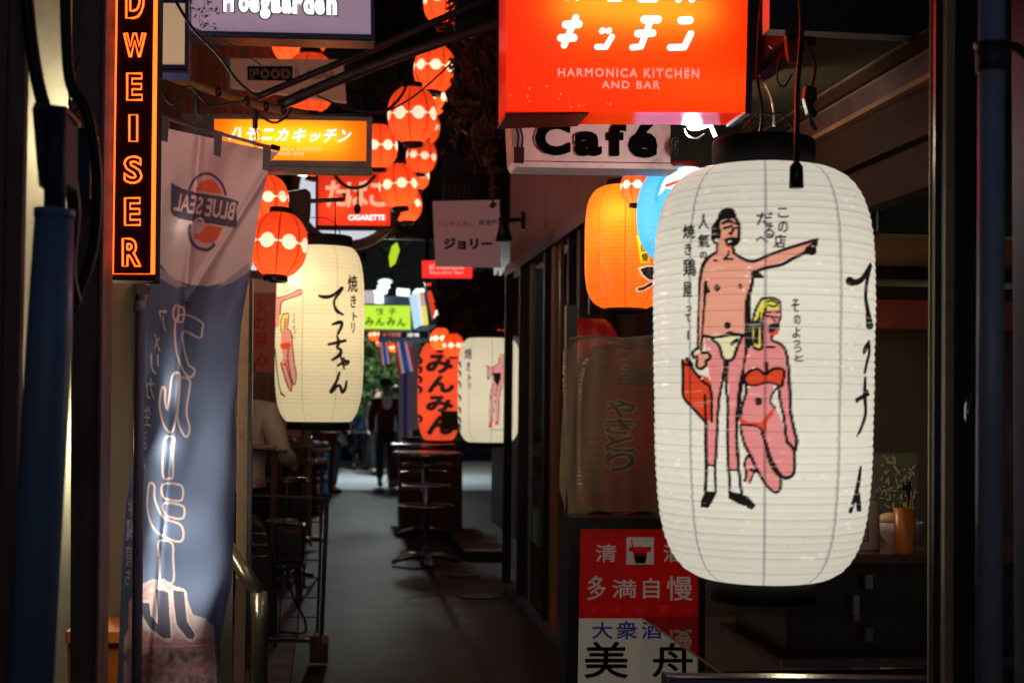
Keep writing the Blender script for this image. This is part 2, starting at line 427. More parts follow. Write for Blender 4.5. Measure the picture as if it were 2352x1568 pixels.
# plywood fascia over the folding doors, panels one by one
pf = thing('shop_facade', 'reddish plywood shop front over dark framed glass doors', 'shop front', (1.36, 8, 0))
for k in range(5):
    ya = 6.2 + k * .92
    M().box(1.36, 1.4, ya, ya + .915, 2.48, 4.6).build('fascia_panel', MATS['plywood'], pf, bevel=.003)
M().box(1.40, 1.5, 6.2, 10.85, 2.48, 4.6).build('wall', MATS['dark_wood'], pf)
M().box(1.33, 1.42, 6.2, 10.88, 2.40, 2.478).build('header_beam', MATS['black_metal'], pf)
for y, wd, mm, xx in ((10.8, .07, 'black_metal', 1.33), (10.05, .05, 'black_metal', 1.34), (9.7, .03, 'grey_frame', 1.37), (8.95, .06, 'black_metal', 1.35), (8.62, .12, 'plywood', 1.355), (8.1, .05, 'black_metal', 1.36), (7.75, .1, 'dark_wood', 1.36), (7.3, .06, 'black_metal', 1.34)):
    M().box(xx, xx + .06, y - wd / 2, y + wd / 2, .07, 2.398).build('door_post', MATS[mm], pf, bevel=.004)
mat('door_glass', (.02, .02, .02), .06, var=.1, spec=.6)
for ya, yb in ((9.0, 9.66), (9.74, 10.0), (7.36, 7.68)):
    M().box(1.385, 1.392, ya, yb, .5, 2.39).build('door_pane', MATS['door_glass'], pf)
    M().box(1.38, 1.40, ya, yb, .072, .498).build('door_panel', MATS['dark_wood'], pf)
# inner back of that shop, dark
wallbox('partition_wall', 1.5, 1.56, 6.9, 10.8, 0, 2.4, 'dark_wood', 'dark timber partition behind the folding glass doors')
# wooden ramp on the floor
rp = thing('wooden_platform', 'low dark slatted boardwalk on the asphalt beside the steel tables', 'platform', ground(1090, 1256))
a, b, c, d = [ground(*q) for q in ((1067, 1284), (1158, 1284), (1130, 1228), (1019, 1228))]
for k in range(7):
    t0, t1 = k / 7, (k + .93) / 7; p = [a.lerp(d, t0), b.lerp(c, t0), b.lerp(c, t1), a.lerp(d, t1)]
    p = [Vector((q.x, q.y, .045)) for q in p]; M().hexa(p + [q + Vector((0, 0, .03)) for q in p]).build('slat', MATS['dark_wood'], rp, bevel=.003)
M().box(a.x, b.x, a.y + .01, a.y + .04, 0, .044).build('rail', MATS['black_metal'], rp); M().box(d.x, c.x, c.y - .05, c.y, 0, .044).build('rail', MATS['black_metal'], rp)

# right wall beyond the doors, left wall far along the alley
wallbox('brick_wall', 1.95, 2.1, 10.9, 17, 0, 6, 'dark_wood', 'dark brown wall past the folding doors behind the far white lantern')
wallbox('brick_wall', -1.1, -.95, 13.6, 23, 0, 5, 'dark_wood', 'brown wall along the alley past the bar tables')
wallbox('upper_wall', 1.5, 1.7, 4.4, 22, 4.6, 8, 'dark_wall', 'upper storey above the plywood shop front', 'wall')

# corrugated upper facade at the back, each sheet a part
cf = thing('corrugated_facade', 'blue-grey corrugated metal upper facade above the lanterns', 'facade', (0, 17, 3.1))
for k in range(16):
    x0 = -1.4 + k * .24; mb = M(); n = 8
    pts = [(x0 + .235 * i / n, 17 + (.02 if i % 2 else 0)) for i in range(n + 1)]
    mb.add([(x, y, 3.35) for x, y in pts] + [(x, y, 7.5) for x, y in pts], [(i, i + 1, i + n + 2, i + n + 1) for i in range(n)])
    o = mb.build('sheet', MATS['corrugated'], cf); so = o.modifiers.new('t', 'SOLIDIFY'); so.thickness = .004
for z in (3.35, 4.05, 4.5, 5.1):
    M().box(-1.4, 2.4, 16.86, 16.95, z, z + .07).build('beam', MATS['dark_wood'], cf)
for x in (-.4, .35, 1.1, 1.7):
    M().box(x, x + .06, 16.78, 16.85, 3.0, 7.5).build('stud', MATS['dark_wall'], cf)
setp(M().box(-3, 4, 17.3, 21, 4.4, 4.5).build('canopy_roof', MATS['black_paint']), 'dark flat canopy roof over the far end of the alley', 'roof')

# ---------------------------------------------------------------- the near verticals on the dark side
def vpipe(name, xt, yt, xb, yb, Y, wpx, m, label, cat='pipe', r2=None):
    a, b = at(xt, yt, Y), at(xb, yb, Y); r = wpx / 2 * mpp(Y)
    return setp(M().tube([a, b], [r2 * mpp(Y) if r2 else r, r], 24).build(name, MATS[m], smooth=True), label, cat)
dp = thing('drain_pipe', 'wide blue-grey downpipe with a dark upper section at the edge of the alley', 'pipe', at(70, 1568, 2.3))
M().tube([at(125, 488, 2.3), at(112, 800, 2.3), at(60, 1700, 2.3)], [42 * mpp(2.3), 50 * mpp(2.3), 52 * mpp(2.3)], 28).build('pipe', MATS['pipe_blue'], dp, smooth=True)
M().tube([at(128, 250, 2.3), at(126, 487, 2.3)], 24 * mpp(2.3), 20).build('upper_pipe', MATS['blue_wall'], dp, smooth=True)
M().tube([at(126, 480, 2.3), at(125, 500, 2.3)], 45 * mpp(2.3), 24).build('collar', MATS['pipe_blue'], dp, smooth=True)
dp = thing('vent_duct', 'boxy dark ventilation duct with stains above the wide pipe', 'duct', at(100, 260, 2.35))
M().prism([(72, 243), (150, 252), (150, 420), (88, 430)], 2.36, .12).build('casing', MATS['blue_wall'], dp, bevel=.004)
M().prism([(78, 236), (152, 244), (152, 256), (76, 250)], 2.34, .14).build('flange', MATS['black_metal'], dp)
wb = thing('board_wall', 'brown weathered upright boards at the very edge of the alley', 'wall', at(20, 1568, 2.0))
mat('board_brown', (.3, .18, .14), .7, var=.4, scale=6, stretch=(3, 3, .3), dirt=.4)
for k, (xa, xb) in enumerate(((-90, -40), (-38, 6), (8, 50))):
    M().prism([(xa + 16, -120), (xb + 14, -120), (xb - 22, 1700), (xa - 20, 1700)], 2.5 + .01 * k, .03).build('board', MATS['board_brown'], wb, bevel=.002)
def cable(name, pts, Y, rpx, label, m='cable_black', cat='cable', seg=8, mesh=None):
    P = smoothpts([at(p[0], p[1], p[2] if len(p) > 2 else Y) for p in pts], n=6)
    return setp(M().tube(P, rpx * mpp(Y), seg).build(name, MATS[m], smooth=True), label, cat)
cable('cable', [(150, -20), (160, 180), (200, 260), (222, 400), (215, 560), (185, 660), (165, 715)], 2.6, 13, 'thick black cable curving down in front of the rusty pillar')
cable('cable', [(60, -20), (75, 120), (100, 240), (150, 360), (170, 480), (160, 620), (175, 700)], 2.5, 15, 'black hose looping beside the vent duct')
cable('cable', [(185, 130), (160, 200), (165, 270), (158, 330)], 2.7, 3, 'thin black wire in front of the lit strip')
for k in range(5):
    setp(cable('cable', [(168 + 4 * k, 180 + 22 * k), (158, 215 + 20 * k), (166, 245 + 22 * k), (160, 300 + 14 * k)], 2.9, 2.5, ('topmost', 'second', 'middle', 'fourth', 'lowest')[k] + ' of the thin tangled wires crossing the lit gap', seg=5), group='tangled wires by the gap')
jb = thing('junction_box', 'blue-black metal box with a shiny red-lit side beside the neon sign', 'box', at(185, 430, 3.6))
mat('box_gloss', (.05, .05, .1), .18, var=.2, bump=.15, bscale=14)
M().prism([(153, 292), (207, 300), (207, 455), (153, 452)], 3.5, .1).build('casing', MATS['box_gloss'], jb, bevel=.006)
M().prism([(150, 288), (211, 296), (211, 301), (150, 293)], 3.48, .13).build('lid', MATS['box_gloss'], jb, bevel=.002)
# rusty pillar
pl = thing('steel_pillar', 'rusty stained steel column beside the neon sign', 'pillar', at(196, 1568, 3.7))
M().prism([(166, -60), (243, -60), (222, 1700), (160, 1700)], 3.7, .1).build('web', MATS['rust_steel'], pl, bevel=.003)
M().prism([(236, -60), (245, -60), (224, 1700), (216, 1700)], 3.66, .16).build('edge_strip', MATS['rust_steel'], pl, bevel=.002)
# shop interior behind: cream wall lit by a tube lamp
ci = thing('shop_interior', 'brightly lit cream interior seen through narrow gaps by the rusty pillar', 'interior', (-1.3, 5.6, 0))
M().box(-2.1, -.85, 5.6, 5.65, 0, 4.6).build('wall', MATS['cream_wall'], ci)
for x, z, r in ((-1.08, .95, .012), (-1.08, .85, .012), (-1.075, .77, .014)):
    M().tube([(x, 5.6, z), (x, 5.57, z)], r, 10).build('knob', MATS['black_paint'], ci)
tl = thing('tube_lamp', 'upright fluorescent tube hidden behind the rusty pillar', 'lamp', at(198, 1300, 5.0))
glow('tube_glow', (1, .95, .7), 2.2)
M().tube([at(194, 100, 5.5), at(192, 1250, 5.5)], .014, 10).build('tube', MATS['tube_glow'], tl)
for yy in (96, 1254): M().box(*[v for q in (at(193, yy, 5.5),) for v in (q.x - .02, q.x + .02, 5.48, 5.52, q.z - .012, q.z + .012)]).build('end_cap', MATS['white_plastic'], tl)
lamp('lamp_light', at(190, 300, 5.45), 9, (1, .93, .68), .05, tl); lamp('lamp_light', at(190, 1000, 5.45), 9, (1, .93, .68), .05, tl)
# tan door panel + cream post
td = thing('sliding_door', 'plain tan door panel behind the banner pole', 'door', at(270, 1450, 4.9))
M().prism([(247, 640), (311, 640), (306, 1450), (243, 1450)], 4.9, .04).build('panel', MATS['tan_panel'], td)
M().prism([(317, 640), (440, 640), (440, 1600), (317, 1600)], 4.95, .03).build('inner_panel', MATS['tan_panel'], td)  # unseen panel added to keep the tube's light off the banner
M().prism([(233, 640), (246, 640), (242, 1450), (234, 1450)], 4.93, .03).build('edge_strip', MATS['cream_wall'], td)
M().prism([(311, 640), (316, 640), (311, 1460), (306, 1460)], 4.88, .05).build('stile', MATS['rust_steel'], td)
oc = thing('orange_crate', 'orange plastic crate with a curved dark handle hole by the pillar foot', 'crate', at(250, 1560, 4.6))
mat('orange_plastic', (.5, .12, .01), .4, var=.1)
M().prism([(150, 1449), (292, 1449), (292, 1478), (150, 1478)], 4.55, .3).build('rim', MATS['orange_plastic'], oc, bevel=.004)
M().prism([(154, 1479), (288, 1479), (285, 1640), (158, 1640)], 4.57, .26).build('body', MATS['orange_plastic'], oc, bevel=.004)
M().prism([(229 + 20 * cos(t) - 2, 1545 - 30 * sin(t)) for t in np.linspace(0, pi, 10)] + [(207, 1600), (249, 1600)], 4.565, .006).build('handle_hole', MATS['black_paint'], oc)
cp = thing('door_post', 'speckled cream door post with a thin dark edge behind the banner', 'post', at(562, 1310, 5.4))
M().prism([(549, 640), (573, 640), (566, 1330), (541, 1330)], 5.4, .06).build('post', MATS['cream_post'], cp, bevel=.002)
M().prism([(573, 640), (580, 640), (575, 1600), (567, 1330)], 5.37, .08).build('dark_edge', MATS['black_metal'], cp)
M().prism([(541, 1331), (566, 1331), (560, 1640), (534, 1640)], 5.4, .06).build('lower_post', MATS['tan_panel'], cp)
gp = thing('glass_door', 'edge of a greenish glass door reflecting light below the cream post', 'door', at(530, 1568, 4.9))
M().prism([(538, 640), (546, 640), (530, 1640), (500, 1640)], 4.85, .02).build('edge', MATS['handrail_steel'], gp)
hr = thing('handrail', 'bent brass-toned tubular handrail ending beside the wire rack', 'handrail', at(597, 1568, 4.7))
M().tube(smoothpts([at(520, 1250, 4.75), at(555, 1305, 4.72)], n=3) + [at(594, 1359, 4.7)], 16 * mpp(4.7), 16).build('rail', MATS['handrail_steel'], hr, smooth=True)
M().tube([at(594, 1359, 4.7), at(597, 1420, 4.7), at(592, 1800, 4.7)], 19 * mpp(4.7), 16).build('upright', MATS['handrail_steel'], hr, smooth=True)
# right edge: door jamb, blue pipe
jm = thing('door_jamb', 'black doorway jamb with a brownish metal strip at the edge of the bar', 'door frame', at(2200, 1568, 2.85))
M().prism([(2150, -60), (2250, -60), (2245, 1700), (2143, 1700)], 2.83, .012).build('jamb', MATS['black_metal'], jm)
M().prism([(2172, -60), (2196, -60), (2190, 1700), (2166, 1700)], 2.81, .018).build('metal_strip', MATS['grey_frame'], jm, bevel=.003)
M().prism([(2137, -60), (2147, -60), (2141, 1700), (2131, 1700)], 2.86, .006).build('window_edge', MATS['cream_post'], jm, bevel=.002)
M().tube(smoothpts([at(2226, 905, 2.79), at(2222, 930, 2.74), at(2222, 960, 2.74), at(2226, 985, 2.79)]), .006, 8).build('pull_handle', MATS['steel'], jm, smooth=True)
bp = thing('drain_pipe', 'slim blue drain pipe with a black clamp near the top', 'pipe', at(2272, 1568, 2.2))
M().tube([at(2279, -60, 2.2), at(2271, 1700, 2.2)], 32 * mpp(2.2), 24).build('pipe', MATS['pipe_blue'], bp, smooth=True)
M().tube([at(2277, 110, 2.2), at(2277, 165, 2.2)], 37 * mpp(2.2), 24).build('joint', MATS['blue_wall'], bp, smooth=True)
M().tube([at(2277, 100, 2.2), at(2277, 108, 2.2)], 42 * mpp(2.2), 24).build('clamp', MATS['black_metal'], bp, smooth=True)
M().tube(smoothpts([at(2300, 104, 2.2), at(2340, 112, 2.25), at(2370, 160, 2.3), at(2385, 300, 2.4)]), .008, 8).build('clamp_arm', MATS['black_metal'], bp, smooth=True)

mat('wet_iron', (.012, .008, .008), .5, var=.3, spec=.4)
for x, y, lb in ((1057, 1320, 'round iron cover in the asphalt nearer the boardwalk'), (1101, 1369, 'round iron cover in the asphalt nearer the kerb')):
    c = ground(x, y); mc_ = thing('manhole_cover', lb, 'cover', c, 'iron covers in the asphalt')
    M().lathe([(.10, .0), (.145, .001), (.145, .007), (.0, .008)], c, 32).build('plate', MATS['wet_iron'], mc_); M().lathe([(.147, .0), (.165, .0), (.165, .009), (.147, .009)], c, 32, False).build('ring', MATS['wet_iron'], mc_)
# ---------------------------------------------------------------- round red lanterns
def red_pattern(t):
    tc = nd(t, "ShaderNodeTexCoord"); sp = nd(t, "ShaderNodeSeparateXYZ"); t.links.new(tc.outputs["Object"], sp.inputs[0])
    def mth(op, a, b=None, c=None):
        n = nd(t, "ShaderNodeMath", operation=op)
        for i, v in enumerate((a, b, c)):
            if v is None: continue
            if isinstance(v, (int, float)): n.inputs[i].default_value = v
            else: t.links.new(v, n.inputs[i])
        return n.outputs[0]
    X, Y, Z = sp.outputs
    u = mth('MULTIPLY', mth('ARCTAN2', Y, X), 8 / (2 * pi)); fr = mth('SUBTRACT', mth('FRACT', u), .5)
    arc = mth('MULTIPLY', fr, 2 * pi * .15 / 8)
    d = mth('SQRT', mth('ADD', mth('MULTIPLY', arc, arc), mth('MULTIPLY', Z, Z)))
    circ = mth('LESS_THAN', d, .0395); line = mth('LESS_THAN', mth('ABSOLUTE', Z), .0062); wht = mth('MAXIMUM', circ, line)
    mer = mth('GREATER_THAN', mth('ABSOLUTE', fr), .462)
    rib = mth('LESS_THAN', mth('FRACT', mth('MULTIPLY', Z, 1 / .0105)), .2)
    n = nd(t, "ShaderNodeTexNoise"); n.inputs["Scale"].default_value = 60; t.links.new(tc.outputs["Object"], n.inputs[0])
    spk = mth('GREATER_THAN', n.outputs[0], .70)
    base = nd(t, "ShaderNodeMixRGB"); base.inputs[1].default_value = (.85, .085, .018, 1); base.inputs[2].default_value = (1, .93, .78, 1); t.links.new(wht, base.inputs[0])
    dk = nd(t, "ShaderNodeMixRGB"); dk.blend_type = 'MULTIPLY'; dk.inputs[2].default_value = (.42, .1, .12, 1)
    t.links.new(mth('MAXIMUM', mth('MULTIPLY', mer, mth('SUBTRACT', 1, circ)), mth('MULTIPLY', rib, .7)), dk.inputs[0]); t.links.new(base.outputs[0], dk.inputs[1])
    d2 = nd(t, "ShaderNodeMixRGB"); d2.blend_type = 'MULTIPLY'; d2.inputs[2].default_value = (.3, .1, .1, 1); t.links.new(mth('MULTIPLY', spk, .7), d2.inputs[0]); t.links.new(dk.outputs[0], d2.inputs[1])
    return d2.outputs[0]
paper('red_paper', pattern=red_pattern, tw=.8, dw=.15, emit=.2, gloss=.03, rough=.35)
def red_lantern_proto():
    root = thing('paper_lantern', 'x', 'lantern', (0, 0, 0))
    prof = []; n = 150
    for i in range(n + 1):
        z = -.165 + .33 * i / n; q = abs(z) / .178; r = .15 * (1 - q ** 2.3) ** (1 / 2.05)
        r += .0014 * abs(sin(pi * z / .0105)); prof.append((r, z))
    M().lathe(prof, seg=56, caps=False).build('paper_shade', MATS['red_paper'], root, smooth=True)
    M().lathe([(.056, .156), (.064, .158), (.064, .19), (.06, .194), (.045, .194), (.045, .158)], seg=32, caps=False).build('top_cap', MATS['black_paint'], root, smooth=True)
    M().lathe([(.045, -.158), (.045, -.196), (.06, -.196), (.064, -.192), (.064, -.16), (.056, -.156)], seg=32, caps=True).build('bottom_cap', MATS['black_paint'], root, smooth=True)
    M().tube(smoothpts([(-.05, 0, .19), (-.045, 0, .23), (0, 0, .275), (.045, 0, .23), (.05, 0, .19)]), .0018, 6).build('wire_handle', MATS['cable_black'], root)
    lamp('bulb_light', (0, 0, -.045), 1.2, (1, .8, .58), .03, root)
    return root
RED = red_lantern_proto()
red_list = [  # px centre x, y, radius px, depth, rotation, label
    (947, 264, 57, 8.0, 12, 'big red round lantern with full belt of white dots, in the middle of the string', 1),
    (998, 158, 48, 9.4, 0, 'red lantern above the slack cable, partly hidden by the dark pipe', 1),
    (1022, 5, 50, 9.0, 20, 'topmost red lantern, cut by the picture top and by the dark pipe', 1),
    (990, 226, 36, 10.5, 5, 'red lantern mostly hidden behind the lowest big one of the string', 1),
    (868, 336, 45, 9.4, 30, 'red lantern half hidden by the end of the yellow light box sign', 1),
    (968, 360, 35, 12.5, 10, 'small red lantern below and behind the big one of the string', 1),
    (974, 292, 36, 13.5, 40, 'red lantern showing only a rim behind the big one of the string', 1),
    (915, 427, 45, 9.6, 8, 'red lantern hanging at the corner of the red CIGARETTE sign', 1),
    (934, 470, 35, 12.2, 0, 'small red lantern just under and behind the one at the CIGARETTE sign', 1),
    (958, 405, 28, 14.2, 25, 'far red lantern showing a sliver beside the one at the CIGARETTE sign', 1),
    (712, 190, 60, 8.8, 14, 'large red lantern behind the FOOD board and the dark pipes', 1),
    (716, 76, 42, 9.8, 0, 'red lantern peeping under the lilac beer sign, nearer the middle', 1),
    (664, 96, 40, 9.2, 30, 'red lantern under the lilac beer sign with its white dots at the rim', 1),
    (614, 458, 48, 7.7, 5, 'red lantern half hidden behind the banner top', 1),
    (640, 562, 65, 7.0, 24, 'big red lantern touching the edge of the banner above the white lantern', 1),
    (676, 574, 44, 8.6, 10, 'red lantern behind the big one at the banner edge', 1),
    (722, 366, 38, 11.0, 10, 'small red lantern between the yellow light box and the CIGARETTE sign', 1),
    (636, 690, 22, 13.5, 0, 'tiny far red lantern between the banner and the tall white lantern', 1),
    (860, 768, 13, 19.5, 0, 'tiny red lantern under the yellow-green sign at its corner', 1),
    (873, 785, 9, 22, 0, 'very small red lantern at the top of the first flag', 1),
    (898, 772, 13, 20, 9, 'tiny glowing lantern between the two flags, upper one', 1),
    (902, 798, 9, 23, 9, 'very small lantern between the two flags, lower one', 1),
    (1012, 779, 23, 14, 9, 'orange lantern above the tall red lantern', 1),
    (1040, 792, 24, 13.6, 30, 'orange lantern wedged between the tall red and the far white lantern', 1),
    (1462, 430, 37, 5.15, -8, 'red lantern with white dot squeezed between orange and light blue lanterns', 1),
]
for i, (px, py, r, Y, rot, lab, z) in enumerate(red_list):
    o = RED if i == 0 else copy_tree(RED)
    o.location = at(px, py, Y); o.rotation_euler = (random.uniform(-.09, .09), random.uniform(-.09, .09), radians(rot + 22)); k = r * mpp(Y) / .15; o.scale = (k, k, k)
    o["label"] = lab; o["group"] = 'strings of red dotted lanterns'
    for ch_ in bpy.data.objects:
        if ch_.parent == o and ch_.type == 'LIGHT': ch_.data = ch_.data.copy(); ch_.data.energy = random.uniform(.75, 1.7); ch_.location.z += random.uniform(-.02, .03)
    o["category"] = 'lantern'

# ---------------------------------------------------------------- tall lanterns
def tall_lantern(name, label, x0, x1, yt, yb, Y, capw, caph, canvas, ribs, m, back, power, nf=150, nr=300, pw=3.4, taper=0., mer=8, merw=.02, mcol=(.62, .62, .66), wcol=.62, lampz=.0, lcol=(1, .86, .62), group=None, rot0=.2, capm='cap_black', dull=0., nlamp=1, botcap=True, hot=None):
    C = at((x0 + x1) / 2, (yt + yb) / 2, Y); R = (x1 - x0) / 2 * mpp(Y); H = (yb - yt) / 2 * mpp(Y); rc = capw / 2 * mpp(Y)
    root = thing(name, label, 'lantern', C - Vector((0, 0, H)), group)
    zs = np.linspace(-1, 1, nr + 1); cr = min(rc / R, .95)
    qb = (1 - cr ** pw) ** (1 / pw)
    q = np.abs(zs) * qb; prof = (1 - q ** pw) ** (1 / pw) * (1 - taper * (-zs + .3))
    ph = (zs + 1) / 2 * ribs; bul = np.abs(np.sin(pi * ph)) * R * .009
    # angles: fine towards the camera, coarse behind
    cdir = math.atan2(-C.y, -C.x)
    A = np.concatenate([np.linspace(-1.75, 1.75, nf, endpoint=False), np.linspace(1.75, 2 * pi - 1.75, 30, endpoint=False)]) + cdir
    na = len(A); rr = prof * R
    wr = (np.sin(A[None, :] * 9 + zs[:, None] * 17) + np.sin(A[None, :] * 23 - zs[:, None] * 60)) * R * .0016
    rad = rr[:, None] + bul[:, None] + wr
    V = np.zeros((nr + 1, na, 3)); V[..., 0] = rad * np.cos(A); V[..., 1] = rad * np.sin(A); V[..., 2] = (zs * H)[:, None]
    V += np.array(C); P = V.reshape(-1, 3)
    idx = np.arange((nr + 1) * na).reshape(nr + 1, na); a = idx[:-1]; b = idx[1:]
    Fc = np.stack([a, np.roll(a, -1, 1), np.roll(b, -1, 1), b], -1).reshape(-1, 4)
    org = np.array(WO[root]); me = bpy.data.meshes.new('paper_shade')
    me.from_pydata((P - org).tolist(), [], Fc.tolist()); me.materials.append(MATS[m]); me.shade_smooth()
    px, py = projn(P); cols = canvas.sample(px, py)
    nrm = P - np.array(C); nrm[:, 2] = 0; tocam = np.array(CAMPOS) - P; tocam[:, 2] = 0
    fac = (nrm * tocam).sum(1) / (np.linalg.norm(nrm, axis=1) * np.linalg.norm(tocam, axis=1))
    cols = np.where((fac > -.02)[:, None], cols, np.array(back))
    AA = np.tile(A, nr + 1); fr = np.abs(((AA - cdir + rot0) / (2 * pi) * mer) % 1 - .5); msk = np.clip((merw - fr * 1.) / .006 + .5, 0, 1)[:, None]
    cols = cols * (1 - msk) + cols * np.array(mcol) * msk
    wire = np.repeat(np.abs(np.sin(pi * ph)), na); wm = np.clip((.10 - wire) / .06 + .5, 0, 1)[:, None]
    cols = cols * (1 - wm * (1 - wcol)); setcol(me, cols)
    link('paper_shade', me, root)
    top = C + Vector((0, 0, H)); bot = C - Vector((0, 0, H)); ch = caph * mpp(Y)
    M().lathe([(rc * .9, -.012), (rc, -.008), (rc, ch - .006), (rc * .97, ch), (rc * .8, ch), (rc * .8, 0)], top, 40, False).build('top_cap', MATS[capm], root, smooth=True)
    if botcap: M().lathe([(rc * .8, 0), (rc * .8, -ch * .7), (rc * .97, -ch * .7), (rc, -ch * .68), (rc, .006), (rc * .9, .01)], bot, 40, True).build('bottom_cap', MATS[capm], root, smooth=True)
    for k in range(nlamp):
        lamp('bulb_light', C + Vector((0, 0, lampz * H + (k - (nlamp - 1) / 2) * H * .8)), power / nlamp, lcol, R * .25, root)
    if hot:
        for hx, hy, hd, hp, hr in hot:
            lamp('bulb_light', at(hx, hy, Y - R + hd), hp, lcol, hr, root)
    return root, C, R, H
for nm, em in (('white_paper', .22), ('white_paper_far', .34), ('orange_paper', .3), ('red_tall_paper', .6), ('plain_print', 0.)):
    paper(nm, attr='print', emit=em, dw=.35, gloss=.05, rough=.2, bump=.5)
# --- art of the big lantern, drawn in the crop grid a,b -> picture grid
def A_(a, b): return (1493 + .5127 * a, 430.7 + .5127 * b)
def AP(l): return [A_(*q) for q in l]
PAPER = (.80, .79, .72)
INK = (.012, .01, .01); SKIN = (.80, .36, .27); SKIN2 = (.78, .27, .28); RED_ = (.72, .07, .025); YEL = (.80, .72, .12)
cv = Canvas(1490, 360, 2016, 1350, PAPER, 1.0)
def P_(l, c, al=1., sm=False): cv.poly(AP(l), c, al, sm)
def S_(l, w_, c=INK, sm=True, cl=False): cv.stroke(AP(l), w_, c, 1., sm, cl)
man_body = [(292, 292), (262, 318), (240, 350), (228, 395), (222, 450), (219, 540), (216, 640), (214, 720), (236, 735), (243, 700), (240, 668), (246, 660), (430, 660), (436, 560), (440, 490), (446, 420), (462, 372), (500, 362), (560, 345), (640, 312), (700, 292), (745, 300), (745, 255), (745, 235), (640, 270), (560, 300), (480, 330), (440, 326), (400, 308), (372, 288), (372, 262), (392, 240), (398, 200), (396, 170), (380, 140), (330, 140), (306, 170), (304, 230), (300, 270)]
P_(man_body, SKIN)
P_([(240, 664), (254, 730), (258, 790), (270, 860), (280, 1040), (252, 1050), (252, 1240), (296, 1242), (300, 1050), (312, 900), (330, 775), (345, 775), (352, 900), (350, 1060), (350, 1240), (356, 1262), (388, 1262), (392, 1100), (398, 980), (410, 850), (428, 760), (430, 664)], SKIN2)
P_([(250, 672), (412, 665), (392, 715), (372, 772), (330, 775), (305, 715)], (.82, .80, .50))
# suitcase
P_([(146, 775), (170, 762), (205, 830), (262, 850), (275, 880), (282, 1040), (245, 1046), (150, 935)], RED_)
S_([(146, 775), (148, 850), (150, 935), (195, 990), (245, 1046)], 7); S_([(165, 765), (200, 825), (240, 870), (272, 905), (276, 1045)], 7); S_([(168, 765), (190, 795), (150, 790)], 6); S_([(246, 930), (250, 1040)], 6)
P_([(196, 745), (250, 735), (262, 780), (240, 815), (205, 808)], SKIN)
S_([(214, 718), (190, 740), (198, 762), (212, 760), (208, 800), (228, 812), (246, 800)], 7); S_([(232, 740), (262, 742), (268, 765), (250, 778), (252, 795)], 7)
# outlines of man
S_([(292, 292), (258, 318), (236, 352), (226, 400), (221, 450), (216, 600), (214, 722)], [6, 9, 8, 5, 6]); S_([(250, 425), (243, 520), (236, 620), (229, 730)], [9, 6, 5, 6])
P_([(250, 425), (272, 468), (252, 476)], INK)
S_([(372, 290), (400, 310), (440, 328), (475, 328), (520, 308), (600, 278), (690, 250), (748, 234)], [7, 8, 7, 8]); S_([(748, 234), (742, 262), (735, 250), (712, 268), (720, 285)], 6)
P_([(700, 262), (745, 268), (748, 290), (728, 305), (700, 298), (690, 285)], INK); S_([(470, 378), (520, 360), (590, 345), (640, 318), (700, 290)], 8)
P_([(470, 375), (485, 374), (508, 396), (508, 408), (466, 408)], INK)
S_([(462, 378), (455, 440), (440, 490), (436, 560), (438, 640), (436, 720), (428, 800), (408, 880), (398, 960), (388, 1060), (392, 1180), (398, 1262), (410, 1370)], [7, 10, 16, 14, 12, 9, 8, 7])
S_([(243, 665), (300, 670), (360, 658), (430, 662)], [8, 6, 9, 7]); S_([(345, 655), (360, 650), (372, 657)], 8)
S_([(278, 680), (310, 710), (325, 760), (345, 775), (372, 765), (392, 712), (412, 668)], [8, 7, 8]); S_([(366, 700), (390, 682)], 9); S_([(290, 690), (308, 706)], 7)
S_([(336, 780), (326, 860), (312, 930), (302, 1040), (298, 1160), (290, 1250)], 7); S_([(346, 780), (342, 900), (350, 980), (346, 1100), (350, 1220), (358, 1345)], 7)
S_([(250, 1046), (250, 1160), (252, 1250), (248, 1362)], 8); S_([(290, 1245), (296, 1362)], 6); S_([(252, 1240), (292, 1246)], 5); S_([(352, 1262), (390, 1264)], 5)
P_([(248, 1358), (300, 1362), (282, 1400), (262, 1434), (226, 1430), (228, 1400)], INK); P_([(348, 1352), (372, 1362), (412, 1372), (440, 1384), (474, 1422), (456, 1442), (408, 1420), (352, 1392)], INK)
S_([(292, 445), (300, 438), (308, 450), (300, 460), (292, 452)], 6); S_([(396, 440), (404, 434), (410, 444), (402, 450)], 4); S_([(340, 612), (350, 608), (356, 620), (346, 628), (338, 620)], 7)
S_([(352, 285), (348, 305), (330, 320)], 5); S_([(330, 320), (372, 320)], 5); S_([(288, 326), (300, 328)], 5)
# head
P_([(300, 140), (312, 108), (340, 92), (370, 94), (384, 116), (384, 138), (350, 142), (318, 152), (316, 220), (300, 230), (276, 225), (275, 180), (286, 160)], INK, 1, True)
S_([(384, 140), (398, 165), (400, 210), (392, 245), (372, 262), (376, 285)], 8); S_([(276, 222), (290, 248), (300, 250), (298, 292)], 6)
S_([(326, 160), (350, 150), (368, 154)], 7); S_([(330, 182), (356, 176)], 6); S_([(376, 160), (392, 164)], 5); S_([(364, 170), (372, 195), (356, 205), (366, 210)], 5); S_([(378, 182), (390, 180)], 5)
P_([(332, 232), (360, 222), (392, 226), (388, 250), (352, 262), (338, 248)], INK, 1, True); P_([(350, 238), (366, 236), (366, 244), (352, 247)], (.7, .7, .66)); P_([(330, 250), (352, 262), (372, 262), (352, 272)], RED_)
